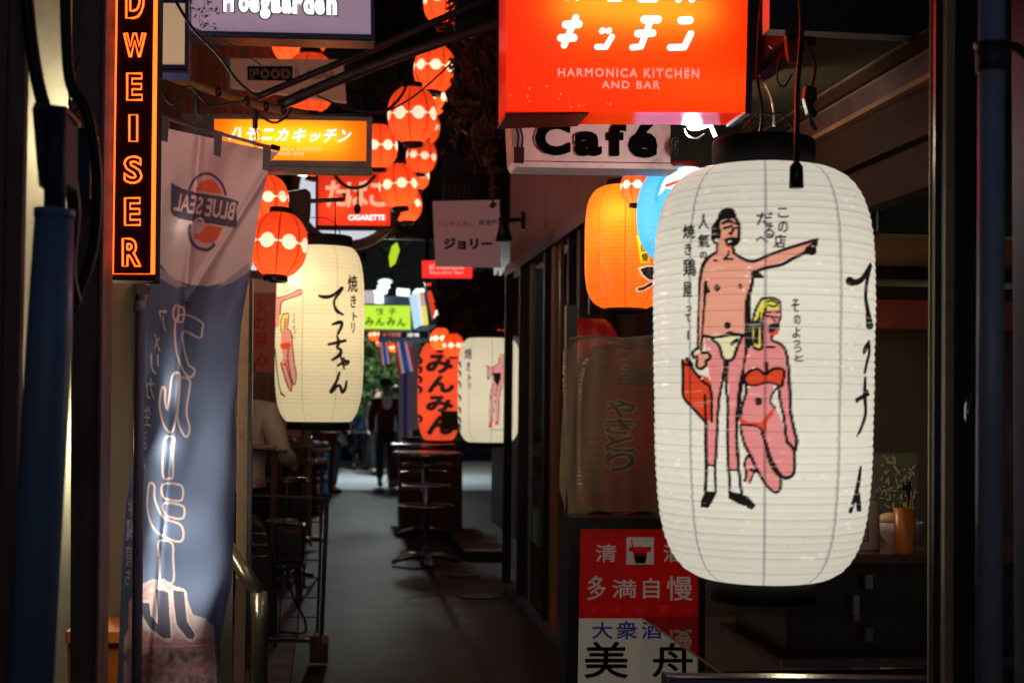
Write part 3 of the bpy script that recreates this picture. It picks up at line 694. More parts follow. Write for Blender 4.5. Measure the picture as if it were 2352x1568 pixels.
# woman
P_([(505, 545), (580, 540), (578, 600), (560, 662), (548, 680), (600, 720), (615, 770), (626, 860), (628, 960), (640, 1060), (658, 1140), (640, 1165), (612, 1140), (604, 1060), (590, 960), (580, 900), (556, 880), (540, 960), (560, 985), (590, 1040), (612, 1130), (645, 1170), (648, 1270), (605, 1300), (582, 1280), (588, 1340), (560, 1365), (520, 1330), (480, 1260), (440, 1190), (412, 1100), (402, 1060), (410, 1010), (428, 940), (428, 880), (424, 800), (440, 720), (480, 715), (506, 700)], SKIN2)
P_([(430, 1205), (462, 1215), (470, 1260), (440, 1322), (424, 1310), (430, 1260)], SKIN2)
P_([(500, 500), (545, 495), (582, 512), (586, 545), (520, 552), (508, 580), (506, 640), (503, 700), (486, 724), (462, 712), (456, 640), (464, 580), (480, 530)], YEL, 1, True)
S_([(500, 498), (545, 494), (580, 510), (585, 545)], 6); S_([(500, 498), (474, 545), (460, 600), (455, 660), (462, 710), (486, 724), (503, 712), (502, 640), (506, 580), (520, 540)], [6, 7, 7, 6]); S_([(476, 600), (472, 690)], 8); S_([(494, 560), (484, 620), (480, 700)], [4, 9, 5]); S_([(525, 512), (545, 506), (572, 520), (555, 532), (530, 526)], 5)
S_([(584, 545), (586, 580), (578, 600), (572, 640), (548, 662), (545, 682), (590, 705), (612, 745), (622, 830), (628, 940), (632, 1020), (650, 1100), (658, 1140), (648, 1180), (640, 1165), (612, 1135)], [5, 6, 7, 8, 8, 8])
P_([(530, 620), (556, 606), (576, 614), (572, 640), (545, 650), (530, 645)], INK, 1, True); P_([(528, 650), (548, 650), (576, 625), (574, 655), (550, 664)], RED_)
S_([(522, 574), (552, 580)], 5); S_([(522, 560), (545, 556)], 4); S_([(560, 556), (582, 560)], 4); S_([(560, 580), (586, 580)], 4); S_([(552, 588), (562, 600)], 4); S_([(524, 714), (558, 714)], 6)
P_([(424, 850), (444, 826), (480, 815), (518, 835), (556, 815), (604, 822), (592, 888), (556, 882), (520, 870), (476, 884), (440, 880)], RED_)
S_([(420, 856), (442, 826), (480, 812), (518, 835), (552, 812), (600, 820), (592, 886)], 7); S_([(520, 785), (522, 830)], 8); S_([(424, 858), (440, 882), (480, 884), (530, 872), (590, 890)], 5)
S_([(578, 890), (550, 920), (540, 960), (560, 985)], 6); S_([(576, 890), (584, 960), (600, 1030), (608, 1100), (614, 1140)], 7); S_([(424, 870), (432, 910), (412, 980), (404, 1040)], 7)
P_([(404, 1030), (440, 1050), (500, 1050), (540, 1000), (560, 980), (552, 1010), (524, 1050), (520, 1090), (500, 1095), (480, 1070), (430, 1066), (404, 1066)], RED_); S_([(404, 1062), (450, 1064), (486, 1072), (510, 1098)], 5)
S_([(478, 950), (490, 948), (494, 962), (482, 966), (478, 956)], 9)
S_([(404, 1070), (420, 1140), (450, 1200), (480, 1262), (520, 1330), (562, 1364), (586, 1340), (584, 1282)], [6, 8, 7, 7, 7]); S_([(500, 1098), (520, 1150), (540, 1220), (575, 1280), (608, 1300), (645, 1275), (648, 1180)], [6, 9, 14, 9, 8, 7])
S_([(462, 1212), (436, 1204), (424, 1240), (432, 1280), (424, 1312)], 6); S_([(450, 1262), (478, 1270)], 7); S_([(446, 1322), (468, 1270)], 5)
# writing
V_ = dict(weight=.012)
def T_(ch, a0, b0, a1, b1, **k): cv.text(ch, (*A_(a0, b0), *A_(a1, b1)), INK, fat=1.7, **k)
for ch, bx in (('人', (216, 118, 264, 186)), ('氣', (216, 208, 266, 268)), ('の', (224, 288, 254, 318)), ('焼', (148, 168, 200, 228)), ('き', (156, 250, 184, 302)), ('鶏', (150, 320, 204, 396)), ('屋', (148, 424, 186, 490)), ('っ', (164, 530, 184, 552)), ('て', (158, 566, 182, 600)), ('ー', (168, 640, 174, 680)),
               ('だ', (478, 112, 550, 166)), ('る', (510, 168, 556, 226)), ('へ', (474, 220, 528, 246)), ('こ', (572, 92, 618, 134)), ('の', (574, 152, 618, 200)), ('店', (556, 212, 608, 270)),
               ('そ', (634, 500, 668, 556)), ('の', (644, 572, 674, 612)), ('よ', (640, 626, 672, 672)), ('っ', (646, 684, 672, 706)), ('つ', (644, 712, 676, 738)), ('と', (648, 750, 686, 778))):
    T_(ch, *bx)
# brush strokes of the big name running round the side
P_([(880, 405), (902, 400), (918, 410), (945, 398), (970, 360), (988, 335), (992, 360), (972, 400), (942, 432), (905, 440), (880, 432)], INK, 1, True)
S_([(990, 350), (972, 420), (966, 490), (975, 550), (984, 618)], [6, 8, 8, 10, 18]); P_([(952, 735), (960, 708), (984, 680), (978, 720), (958, 748)], INK, 1, True)
S_([(982, 690), (982, 740), (970, 790), (962, 830)], [5, 7, 6]); P_([(918, 945), (945, 930), (975, 900), (985, 930), (945, 950), (924, 968)], INK); S_([(964, 850), (962, 930), (966, 1000), (956, 1050), (930, 1112)], [6, 9, 7, 8, 5])
S_([(944, 1250), (934, 1320), (920, 1380), (898, 1450)], [5, 10, 9, 9]); S_([(930, 1370), (936, 1440)], 12)
# creases painted light and dark, white painted glints, dirt specks of the film
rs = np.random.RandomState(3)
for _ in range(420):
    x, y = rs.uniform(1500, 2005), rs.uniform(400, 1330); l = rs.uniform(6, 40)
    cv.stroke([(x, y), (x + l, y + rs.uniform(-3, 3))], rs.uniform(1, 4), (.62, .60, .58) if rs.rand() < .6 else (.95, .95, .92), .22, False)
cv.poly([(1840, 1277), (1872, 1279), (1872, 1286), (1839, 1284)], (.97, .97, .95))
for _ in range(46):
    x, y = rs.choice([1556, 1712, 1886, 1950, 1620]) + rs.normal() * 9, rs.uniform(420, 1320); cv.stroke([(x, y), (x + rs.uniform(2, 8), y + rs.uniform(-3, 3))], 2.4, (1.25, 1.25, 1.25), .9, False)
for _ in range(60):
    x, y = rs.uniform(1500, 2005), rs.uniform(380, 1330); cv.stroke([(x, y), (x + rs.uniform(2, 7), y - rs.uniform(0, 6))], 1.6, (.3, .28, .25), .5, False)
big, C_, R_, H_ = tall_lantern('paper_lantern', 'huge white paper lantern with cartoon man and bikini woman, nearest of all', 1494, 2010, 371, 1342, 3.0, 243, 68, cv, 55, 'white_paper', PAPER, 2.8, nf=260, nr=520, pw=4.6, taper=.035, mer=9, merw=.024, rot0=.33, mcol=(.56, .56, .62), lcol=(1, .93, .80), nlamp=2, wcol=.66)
cb = C_ + Vector((0, 0, H_))
M().tube([at(1829, 372, 2.74), at(1829, 384, 2.735), at(1829, 432, 2.735)], [.006, .0135, .015], 14).build('switch_plug', MATS['black_paint'], big, smooth=True)
M().tube(smoothpts([at(1829, 375, 2.74), at(1830, 300, 2.8), at(1832, 200, 3.0), at(1842, 60, 3.1), at(1835, -30, 3.1)]), .006, 8).build('cord', MATS['cable_black'], big, smooth=True)
M().tube([at(1700, 305, 3.0), at(1740, 262, 3.0), at(1795, 262, 3.0), at(1830, 305, 3.0)], .003, 6).build('wire_handle', MATS['cable_black'], big)
# --- second tall white lantern
CREAM = (.84, .74, .50)
c2 = Canvas(625, 560, 845, 975, CREAM, 2.0)
def B_(a, b): return (574.2 + .26856 * a, 373.2 + .26856 * b)
def C7(a, b): return (574.2 + .26856 * a, 746.5 + .26856 * b)
def s2(l, w_, f=B_, c=INK, **k): c2.stroke([f(*q) for q in l], w_, c, **k)
s2([(592, 1140), (640, 1150), (700, 1140), (760, 1095), (785, 1075), (760, 1120), (725, 1170), (722, 1220), (745, 1270), (795, 1300)], [6, 9, 8, 6, 9, 7, 6, 6, 9, 5])
s2([(705, 1385), (740, 1372), (780, 1365), (782, 1400), (752, 1465)], [5, 9, 8, 6])
s2([(672, 165), (740, 150), (815, 132)], [6, 8, 7], C7); s2([(745, 95), (760, 150), (745, 190), (775, 210), (770, 250), (705, 298)], [5, 8, 6, 7, 9, 6], C7)
s2([(755, 345), (790, 322), (838, 308), (835, 330), (805, 340)], [6, 7, 5], C7); s2([(775, 265), (790, 310), (806, 375)], [5, 6, 4], C7); s2([(800, 282), (812, 300)], 5, C7)
s2([(765, 405), (740, 480), (695, 568), (745, 520), (770, 520), (790, 570), (815, 540), (825, 480)], [6, 7, 10, 6, 7, 9, 7, 5], C7)
for ch, bx in (('焼', (838, 965, 918, 1105)), ('き', (862, 1135, 905, 1240)), ('ト', (880, 1280, 915, 1350)), ('リ', (868, 1370, 895, 1455))):
    c2.text(ch, (*B_(bx[0], bx[1]), *B_(bx[2], bx[3])), INK, fat=1.4)
def f2(l, c, f=B_, **k): c2.poly([f(*q) for q in l], c, 1., **k)
PK = (.80, .30, .25)
f2([(205, 1060), (240, 1160), (330, 1130), (420, 1085), (440, 1100), (435, 1130), (340, 1160), (275, 1195), (255, 1290), (252, 1400), (205, 1420)], PK); s2([(235, 1160), (330, 1130), (425, 1085), (440, 1095), (432, 1130), (330, 1165), (270, 1195), (258, 1300)], 2.2)
f2([(285, 1295), (325, 1290), (330, 1320), (300, 1330), (290, 1440), (268, 1450), (266, 1340)], YEL); s2([(285, 1295), (325, 1290), (330, 1330), (322, 1400), (312, 1420)], 2.2); s2([(284, 1296), (266, 1350), (268, 1450), (290, 1445), (300, 1330)], 2)
f2([(300, 1330), (328, 1330), (318, 1420), (350, 1460), (356, 1560), (300, 1560), (300, 1440)], PK)
f2([(300, 30), (350, 60), (372, 250), (396, 420), (372, 510), (350, 560), (320, 540), (262, 350), (285, 260), (262, 180), (270, 60)], PK, C7); s2([(318, 30), (352, 70), (366, 200), (380, 330), (396, 420), (380, 510), (350, 440), (325, 290), (330, 180)], 2.4, C7); s2([(262, 320), (290, 420), (325, 520), (350, 565), (358, 520), (335, 430), (310, 340)], 2.4, C7)
f2([(262, 165), (300, 150), (345, 150), (342, 195), (300, 205), (265, 195)], RED_, C7, smooth=True); f2([(258, 320), (290, 330), (325, 285), (312, 340), (300, 352)], RED_, C7)
s2([(215, 200), (232, 400), (260, 560), (300, 612)], 2.2, C7); f2([(255, 565), (300, 600), (296, 612), (262, 592)], INK, C7)
for ch, bx in (('店', (312, 1035, 342, 1115)), ('る', (284, 1030, 306, 1112))): c2.text(ch, (*B_(bx[0], bx[1]), *B_(bx[2], bx[3])), INK)
c2.text('そのよっと', (*B_(362, 1290), *B_(392, 1510)), INK, vertical=True)
tall_lantern('paper_lantern', 'tall white lantern with brushed black characters hanging in the alley beside the red lanterns', 635, 834, 570, 966, 7.4, 142, 26, c2, 46, 'white_paper_far', CREAM, 1.5, nf=170, nr=330, pw=4.4, mer=8, rot0=.0, lampz=.1, lcol=(1, .84, .55), wcol=.8, mcol=(.7, .66, .62), merw=.013, hot=[(690, 645, .12, 1.3, .05)])
# --- third
c3 = Canvas(1045, 765, 1205, 1025, (.82, .76, .60), 3.0)
def D_(a, b): return (803.9 + .25634 * a, 602.9 + .25634 * b)
def s3(l, w_, c=INK): c3.stroke([D_(*q) for q in l], w_, c)
def f3(l, c): c3.poly([D_(*q) for q in l], c)
f3([(1290, 930), (1330, 905), (1330, 850), (1370, 830), (1385, 880), (1365, 915), (1395, 960), (1390, 1080), (1365, 1110), (1340, 1200), (1330, 1430), (1300, 1430), (1305, 1200), (1290, 1200), (1275, 1430), (1250, 1430), (1262, 1150), (1285, 1080), (1275, 990), (1240, 1050), (1230, 960), (1215, 925), (1240, 930)], (.75, .33, .33))
f3([(1278, 985), (1355, 985), (1350, 1040), (1325, 1110), (1290, 1055)], INK); f3([(1325, 850), (1345, 815), (1385, 820), (1396, 870), (1385, 900), (1375, 850), (1345, 835)], (.45, .5, .12))
f3([(1246, 1430), (1275, 1425), (1270, 1475), (1244, 1478)], RED_); f3([(1296, 1420), (1330, 1425), (1335, 1450), (1300, 1450)], RED_); s3([(1262, 1495), (1400, 1500)], 1.2); s3([(1215, 925), (1245, 930), (1232, 975), (1238, 1050), (1275, 985), (1290, 930), (1328, 905), (1330, 868)], 1.5); s3([(1385, 900), (1368, 920), (1396, 965), (1388, 1010)], 1.5); s3([(1285, 1080), (1262, 1160), (1250, 1300), (1252, 1425)], 1.5); s3([(1322, 1110), (1302, 1210), (1276, 1425)], 1.3); s3([(1366, 1105), (1342, 1210), (1332, 1425)], 1.5); s3([(1345, 860), (1352, 862)], 1.5); s3([(1360, 890), (1372, 888)], 2, RED_)
for ch, bx in (('焼', (1028, 770, 1090, 860)), ('き', (1044, 890, 1076, 970)), ('ト', (1060, 1000, 1090, 1060)), ('リ', (1060, 1075, 1082, 1130))): c3.text(ch, (*D_(bx[0], bx[1]), *D_(bx[2], bx[3])), INK, fat=.8)
for yy in (880, 960, 1060, 1180, 1290, 1380, 1440): s3([(968, yy), (985, yy + 20), (990, yy + 60)], [2, 5, 2])
tall_lantern('paper_lantern', 'far white lantern with a drawn lady in black swimsuit beside the door posts', 1052, 1196, 776, 1015, 12.4, 96, 16, c3, 44, 'white_paper_far', (.82, .76, .60), 2.2, nf=120, nr=200, pw=4.4, rot0=.3, lcol=(1, .9, .7), wcol=.9, merw=.012, nlamp=2)
# --- tall red lantern at the end
c4 = Canvas(950, 780, 1066, 1000, (.85, .10, .035), 3.0)
for ch, bx in (('み', (690, 830, 915, 985)), ('ん', (705, 1020, 925, 1155)), ('み', (690, 1200, 915, 1330)), ('ん', (700, 1380, 925, 1530))): c4.text(ch, (*D_(*bx[:2]), *D_(*bx[2:])), INK, fat=6.)
for yy in (850, 930, 1020, 1110, 1370): c4.stroke([D_(612, yy), D_(640, yy + 20), D_(630, yy + 50)], 7, INK)
tall_lantern('paper_lantern', 'tall glowing red lantern with fat black characters at the end of the alley', 960, 1058, 788, 1010, 15.5, 60, 4, c4, 40, 'red_tall_paper', (.8, .09, .03), 1.6, nf=90, nr=150, pw=3.6, lcol=(1, .7, .4), wcol=.95, mer=6, merw=.0, nlamp=2)
# --- orange lantern
c5 = Canvas(1335, 415, 1530, 720, (.95, .24, .02), 2.0)
def E_(a, b): return (1148.4 + .26856 * a, 373.2 + .26856 * b)
c5.poly([E_(*q) for q in ((1165, 615), (1230, 660), (1280, 850), (1205, 862))], (.9, .75, .02)); c5.text('自', (*E_(1205, 695), *E_(1250, 760)), INK, fat=1.); c5.text('慢', (*E_(1210, 775), *E_(1268, 845)), INK, fat=1.)
c5.poly([E_(*q) for q in ((1180, 900), (1260, 880), (1360, 880), (1360, 1010), (1270, 1010), (1215, 970))], (.9, .85, .7)); c5.poly([E_(*q) for q in ((1198, 912), (1260, 890), (1360, 895), (1360, 1005), (1270, 1000), (1225, 960))], INK)
c5.stroke([E_(*q) for q in ((1185, 1085), (1230, 1075), (1300, 1035), (1350, 1030))], 11, (.9, .85, .7)); c5.stroke([E_(*q) for q in ((1190, 1083), (1230, 1075), (1300, 1035), (1350, 1030))], 7, INK)
tall_lantern('paper_lantern', 'orange lantern with a yellow slip, half hidden by the huge white lantern', 1342, 1530, 424, 712, 5.6, 90, 14, c5, 62, 'orange_paper', (.95, .24, .02), 1.3, nf=150, nr=340, pw=4., rot0=.35, lampz=.2, lcol=(1, .8, .45), wcol=.5, mcol=(.75, .4, .3), merw=.016, mer=9, hot=[(1425, 490, .07, .75, .03), (1440, 560, .14, .5, .05)])
# --- light blue one, plain generic print
c6 = Canvas(1455, 375, 1640, 600, (.10, .48, .85), 2.0)
c6.poly([E_(*q) for q in ((1480, 60), (1640, 20), (1800, 100), (1800, 300), (1420, 220), (1350, 290), (1400, 150))], (.95, .93, .88)); c6.stroke([E_(*q) for q in ((1340, 330), (1350, 240), (1400, 130), (1480, 50), (1560, 20))], 8, (.06, .38, .68)); c6.poly([E_(*q) for q in ((1410, 190), (1560, 140), (1530, 170), (1420, 215))], (.8, .05, .02))
tall_lantern('paper_lantern', 'light blue and white lantern squeezed behind the huge white lantern', 1460, 1660, 386, 600, 4.6, 110, 12, c6, 34, 'orange_paper', (.10, .48, .85), 1.5, nf=120, nr=240, pw=2.4, rot0=.1, lcol=(1, .95, .85), wcol=.75, mer=0, merw=-1, capm='red_paint')
# ---------------------------------------------------------------- neon sign
glow('neon_tube', (1, .08, .008), 5); mat('sign_black', (.004, .003, .003), .6, var=.1, spec=.1)
mat('lavender_side', (.25, .2, .4), .5, var=.1)
ns = thing('neon_sign', 'tall black sign with red neon outline letters DWEISER and a neon border', 'sign', at(305, 643, 3.9))
YN = 3.9
M().prism([(262, -60), (366, -60), (357, 645), (249, 643)], YN, .1).build('case', MATS['sign_black'], ns)
M().prism([(254, -60), (261.5, -60), (248.5, 642), (238, 640)], YN + .006, .09).build('side_plate', MATS['lavender_side'], ns)
def loop3(pts, Y, dy=.0): return [at(x, y, Y + dy) for x, y in pts]
M().tube(loop3([(266, -50), (358, -50), (351, 629), (256, 629)], YN - .012), 4.6 * mpp(YN), 8, True).build('border_tube', MATS['neon_tube'], ns, smooth=True)
for ch, bx in (('D', (290, -42, 330, 42)), ('W', (285, 77, 334, 131)), ('E', (292, 169, 326, 230)), ('I', (297, 264, 315, 325)), ('S', (286, 360, 325, 420)), ('E', (287, 455, 322, 517)), ('R', (282, 548, 323, 611))):
    v, f, loops, _ = glyphs(ch, .028, 4); mb = M()
    if ch == 'I': loops = [[(0, 0), (1, 0), (1, 1), (0, 1)]]
    for lp in loops:
        p = place(np.array(lp), bx); q = [p[0]]
        for a in p[1:]:
            if np.hypot(*(a - q[-1])) > 1.2: q.append(a)
        mb.tube([at(a[0], a[1], YN - .012) for a in q], 2.3 * mpp(YN), 6, True)
    mb.build('neon_letter', MATS['neon_tube'], ns, smooth=True)
M().prism([(236, 250), (250, 252), (250, 262), (236, 260)], YN, .03).build('bracket', MATS['black_metal'], ns)

# ---------------------------------------------------------------- banner
Lp = [(290, 358), (640, 345), (700, 334), (900, 331), (1000, 322), (1080, 304), (1150, 290), (1300, 280), (1450, 274), (1640, 266)]
Rp = [(350, 640), (373, 620), (494, 594), (615, 577), (695, 562), (746, 554), (934, 541), (1150, 540), (1335, 533), (1443, 511), (1483, 502), (1640, 503)]
cb_ = Canvas(255, 260, 660, 1650, (.60, .50, .50), 1.5)  # white cloth; red lantern light painted in as a pink tint
def G_(a, b): return (.26856 * a, 373.2 + .26856 * b)
def H3(a, b): return (.26856 * a, 746.5 + .26856 * b)
def I4(a, b): return (.26856 * a, 1147.3 + .26856 * b)
BL = (.04, .075, .20); NV = (.02, .02, .09); PKO = (.72, .5, .44)
cb_.poly([(250, 600), (355, 605), (420, 660), (480, 672), (540, 650), (600, 590), (640, 590), (640, 1660), (250, 1660)], (.30, .27, .36))
cb_.poly([(250, 590), (340, 560), (364, 600), (395, 640), (440, 654), (480, 657), (530, 645), (572, 622), (640, 600), (640, 1660), (250, 1660)], BL)
cb_.poly([(352, 560), (364, 612), (400, 640), (430, 656), (405, 660), (362, 636), (345, 600)], (.3, .27, .36)); cb_.poly([(500, 660), (572, 602), (572, 625), (530, 650)], (.3, .27, .36))
cb_.poly([G_(*q) for q in ((1462, 172), (1560, 225), (1700, 262), (1900, 290), (2045, 330), (2022, 400), (2028, 530), (2010, 560), (1850, 530), (1700, 510), (1560, 490), (1480, 455), (1460, 420))], NV)
cb_.stroke([G_(*q) for q in ((1620, 225), (1660, 150), (1720, 105), (1790, 98), (1860, 140), (1905, 200), (1930, 275))], 6, NV)
OR = (.75, .10, .03)
cb_.poly([G_(*q) for q in ((1665, 235), (1715, 165), (1800, 140), (1860, 180), (1905, 270), (1790, 262))], OR, smooth=False)
cb_.poly([G_(*q) for q in ((1700, 525), (1905, 556), (1870, 640), (1820, 690), (1750, 690), (1670, 650), (1650, 600), (1700, 610), (1740, 570))], OR)
cb_.stroke([G_(*q) for q in ((1625, 540), (1620, 600), (1640, 680), (1700, 735), (1780, 745), (1830, 705))], 8, NV); cb_.stroke([G_(*q) for q in ((1655, 600), (1690, 540), (1670, 500), (1720, 480), (1740, 540), (1700, 600), (1690, 570))], 5, (.62, .5, .48))
cb_.text('BLUE SEAL', (*G_(1492, 300), *G_(2010, 455)), (.62, .48, .46), weight=.02, mirror=True, rot=.165)
def O_(pts, fn, w_=4.5, cl=True): cb_.stroke([fn(*q) for q in pts], w_, PKO, .85, True, cl)
O_([(1480, 1300), (1500, 1225), (1560, 1240), (1580, 1290), (1560, 1360), (1500, 1350)], G_); cb_.stroke([G_(1530, 1240), G_(1525, 1350)], 4, PKO)
O_([(1505, 1345), (1585, 1300), (1725, 1365), (1730, 1430), (1705, 1500), (1575, 1440), (1570, 1560), (1610, 1720), (1665, 1770), (1640, 1830), (1590, 1810), (1530, 1690), (1500, 1540)], G_)
O_([(1475, 430), (1540, 420), (1530, 600), (1500, 830), (1460, 915), (1400, 850), (1365, 680), (1385, 540), (1412, 545), (1412, 640), (1430, 720), (1450, 600)], H3)
O_([(1545, 455), (1622, 470), (1618, 560), (1595, 740), (1622, 880), (1595, 955), (1545, 890), (1520, 780), (1535, 600)], H3)
O_([(1420, 960), (1490, 965), (1480, 1060), (1480, 1280), (1450, 1310), (1395, 1290), (1395, 1100)], H3)
O_([(1395, 1360), (1550, 1370), (1560, 1480), (1520, 1500), (1400, 1470)], H3); O_([(1400, 30), (1560, 50), (1575, 130), (1540, 160), (1420, 130)], I4)
O_([(1275, -130), (1320, -120), (1325, 0), (1400, 150), (1540, 210), (1570, 300), (1540, 355), (1440, 330), (1320, 250), (1262, 80)], I4)
O_([(1360, 355), (1470, 370), (1480, 500), (1480, 700), (1370, 690), (1362, 500)], I4)
cb_.poly([I4(*q) for q in ((1205, 720), (1300, 680), (1400, 672), (1520, 750), (1600, 840), (1650, 980), (1750, 1010), (1830, 1080), (1835, 1250), (1860, 1600), (1060, 1600), (1060, 1180), (1100, 1100), (1100, 880))], (.55, .42, .46))
for _ in range(90):
    a, b = np.random.uniform(1110, 1830), np.random.uniform(760, 1260); u_ = np.random.rand()
    if a > np.interp(b, [700, 850, 1000, 1060], [1380, 1520, 1600, 1760]): continue
    cb_.stroke([I4(a, b), I4(a + np.random.uniform(20, 90), b + np.random.uniform(-90, 90))], np.random.uniform(5, 14), (.55, .05, .07) if u_ < .45 else (.62, .5, .52), .3)
cb_.poly([I4(*q) for q in ((1100, 880), (1180, 1050), (1300, 1180), (1830, 1180), (1830, 1560), (1080, 1560))], (.40, .03, .05), .55)
for _ in range(130):
    a, b = np.random.uniform(1100, 1820), np.random.uniform(1260, 1600); cb_.stroke([I4(a, b), I4(a + np.random.uniform(-60, 60), b + np.random.uniform(-60, 60))], np.random.uniform(4, 16), (.05, .02, .05) if np.random.rand() < .5 else (.5, .32, .34), .4)
cb_.stroke([I4(1200, 1245), I4(1500, 1250), I4(1830, 1238)], 2, (.7, .6, .6))
for pts in ([(1335, 760), (1440, 790), (1450, 1000), (1462, 1180), (1400, 1185), (1280, 1090), (1215, 980), (1212, 880), (1275, 880), (1290, 990), (1350, 1060)], [(1480, 770), (1575, 785), (1585, 900), (1600, 1040), (1668, 1150), (1650, 1192), (1600, 1180), (1510, 1060), (1490, 900)]):
    cb_.poly([I4(*q) for q in pts], (.65, .5, .5)); cb_.stroke([I4(*q) for q in pts], 9, (.65, .5, .5), 1, True, True); cb_.poly([I4(*q) for q in pts], NV)
for ch, bx in (('ア', (365, 712, 383, 762)), ('メ', (354, 764, 369, 808)), ('リ', (346, 811, 364, 860)), ('カ', (336, 868, 355, 916)), ('生', (327, 930, 347, 978)), ('ま', (324, 984, 337, 1032)), ('れ', (318, 1044, 333, 1082)), ('沖', (296, 1146, 306, 1186)), ('縄', (290, 1192, 306, 1240)), ('育', (289, 1250, 304, 1300)), ('ち', (288, 1306, 300, 1344))):
    cb_.text(ch, bx, (.62, .5, .46), mirror=True, weight=.004)
rs = np.random.RandomState(5)
for _ in range(60):
    x, y = rs.uniform(300, 560), rs.uniform(680, 1300); cb_.stroke([(x, y), (x + rs.uniform(-2, 2), y + rs.uniform(1, 4))], rs.uniform(1, 4), (.03, .04, .08), .5, False)
paper('banner_cloth', weave=.14, dw=.5, attr='print', gloss=.02, rough=.4, bump=.1)
bn = thing('banner', 'tall blue and white shop banner hung from a rod, its mirrored print showing through', 'banner', at(400, 1568, 4.3))
nu, nv = 150, 560; U, Vv = np.meshgrid(np.linspace(0, 1, nu + 1), np.linspace(0, 1, nv + 1))
yl = 290 + (1640 - 290) * Vv; yr = 350 + (1640 - 350) * Vv
xl = np.interp(yl, [q[0] for q in Lp], [q[1] for q in Lp]); xr = np.interp(yr, [q[0] for q in Rp], [q[1] for q in Rp])
PX = xl + (xr - xl) * U; PY = yl + (yr - yl) * U
fold = (np.sin((U - .2 + Vv * .25) * 9) * .03 + np.sin((U * 1.2 + Vv * 1.9) * 13) * .008 * (1 - Vv) + .022 * np.exp(-((PX - (430 - (PY - 640) * .09)) / 9) ** 2) + .03 * np.exp(-((PX - (610 - (PY - 400) * .62)) / 10) ** 2) * (PY < 690) + .012 * np.sin(PY / 37 + PX / 60))
vs = [tuple(at(x, y, 4.3 + d)) for x, y, d in zip(PX.ravel(), PY.ravel(), fold.ravel())]
idx = np.arange(len(vs)).reshape(nv + 1, nu + 1); Fc = np.stack([idx[:-1, :-1], idx[:-1, 1:], idx[1:, 1:], idx[1:, :-1]], -1).reshape(-1, 4)
me = bpy.data.meshes.new('cloth'); me.from_pydata([tuple(Vector(q) - WO[bn]) for q in vs], [], Fc.tolist()); me.materials.append(MATS['banner_cloth']); me.shade_smooth()
setcol(me, cb_.sample(PX.ravel(), PY.ravel())); link('cloth', me, bn)
M().tube([at(352, 262, 4.33), at(500, 306, 4.3), at(640, 344, 4.27)], 4.5 * mpp(4.3), 10).build('rod', MATS['white_plastic'], bn, smooth=True)
M().tube([at(622, 336, 4.27), at(643, 342, 4.27)], 6 * mpp(4.3), 10).build('rod_end', MATS['black_paint'], bn)
for x, y in ((378, 268), (500, 302), (612, 335)):
    M().prism([(x - 8, y - 4), (x + 11, y + 1), (x + 7, y + 58), (x - 9, y + 54)], 4.262, .006).build('loop_tab', MATS['white_board'], bn)
mat('pole_plastic', (.33, .28, .38), .4, var=.1)
M().tube([at(322, 650, 4.2), at(318, 1100, 4.2), at(313, 1640, 4.2)], 11.5 * mpp(4.2), 16).build('pole', MATS['pole_plastic'], bn, smooth=True)
M().tube([at(320, 690, 4.2), at(320, 716, 4.2)], 14 * mpp(4.2), 16).build('pole_joint', MATS['white_plastic'], bn, smooth=True)
M().prism([(314, 652), (348, 656), (345, 678), (314, 675)], 4.17, .004).build('pole_strap', MATS['white_board'], bn)
bs = thing('bulb_string', 'row of small bulbs glowing through the cloth behind the banner, with unseen fill bulbs added', 'lamp', at(400, 1350, 4.4))
glow('bulb_glow', (1, .97, .8), 8.)
M().tube([at(402, 860, 4.42), at(398, 1360, 4.42)], .006, 8).build('strip', MATS['grey_frame'], bs)
for x, y, p, d in ((406, 520, .10, 4.39), (403, 888, .5, 4.375), (403, 1032, 1.2, 4.368), (390, 1150, .5, 4.375), (402, 1217, 1.1, 4.368), (402, 1333, 1.4, 4.365), (455, 1080, .45, 4.5), (440, 850, .25, 4.5), (455, 1250, .35, 4.5)):  # last three are unseen fill bulbs added to light the cloth
    q = at(x, y, d + .02)
    M().ball(q, .008, 10).build('bulb', MATS['bulb_glow'], bs, smooth=True); lamp('bulb_light', at(x, y, d), p, (1, .97, .8), .012, bs)
lamp('bulb_light', at(470, 440, 4.8), 8, (1, .42, .38), .05, bs)  # unseen pink backlight added for the red light on the banner top

# ---------------------------------------------------------------- lit box signs
glow('letter_white', (1, .95, .88), 1.5); glow('letter_pink', (1, .42, .33), .85)
paper('kitchen_red', (1, .035, .002), emit=.55, dw=.1, gloss=.04, rough=.3); paper('kitchen_side', (.9, .03, .003), emit=.25, dw=.2, gloss=.12, rough=.12)
paper('kitchen_yellow', (1, .16, .004), emit=.6, dw=.1, gloss=.03); paper('tobacco_red', (1, .05, .015), emit=.40, dw=.1, gloss=.03)
def Q_(a, b): return (1148.5 + .26856 * a, .26856 * b)
ks = thing('light_box_sign', 'large glowing red-orange box sign with white katakana above the huge white lantern', 'sign', at(1445, 260, 3.6))
Yk = 3.6; fr_ = [(1165, -150), (1734, -150), (1723, 259), (1163, 256)]
M().add([at(x, y, Yk) for x, y in fr_], [(0, 1, 2, 3)]).build('front_panel', MATS['kitchen_red'], ks)
M().add([at(x, y, Yk + .17) for x, y in fr_], [(0, 1, 2, 3)]).build('back_panel', MATS['kitchen_side'], ks)
a_, b_ = at(1163, 256, Yk), at(1723, 259, Yk); dd = Vector((0, .17, 0)); t1, t2 = at(1165, -150, Yk), at(1734, -150, Yk)
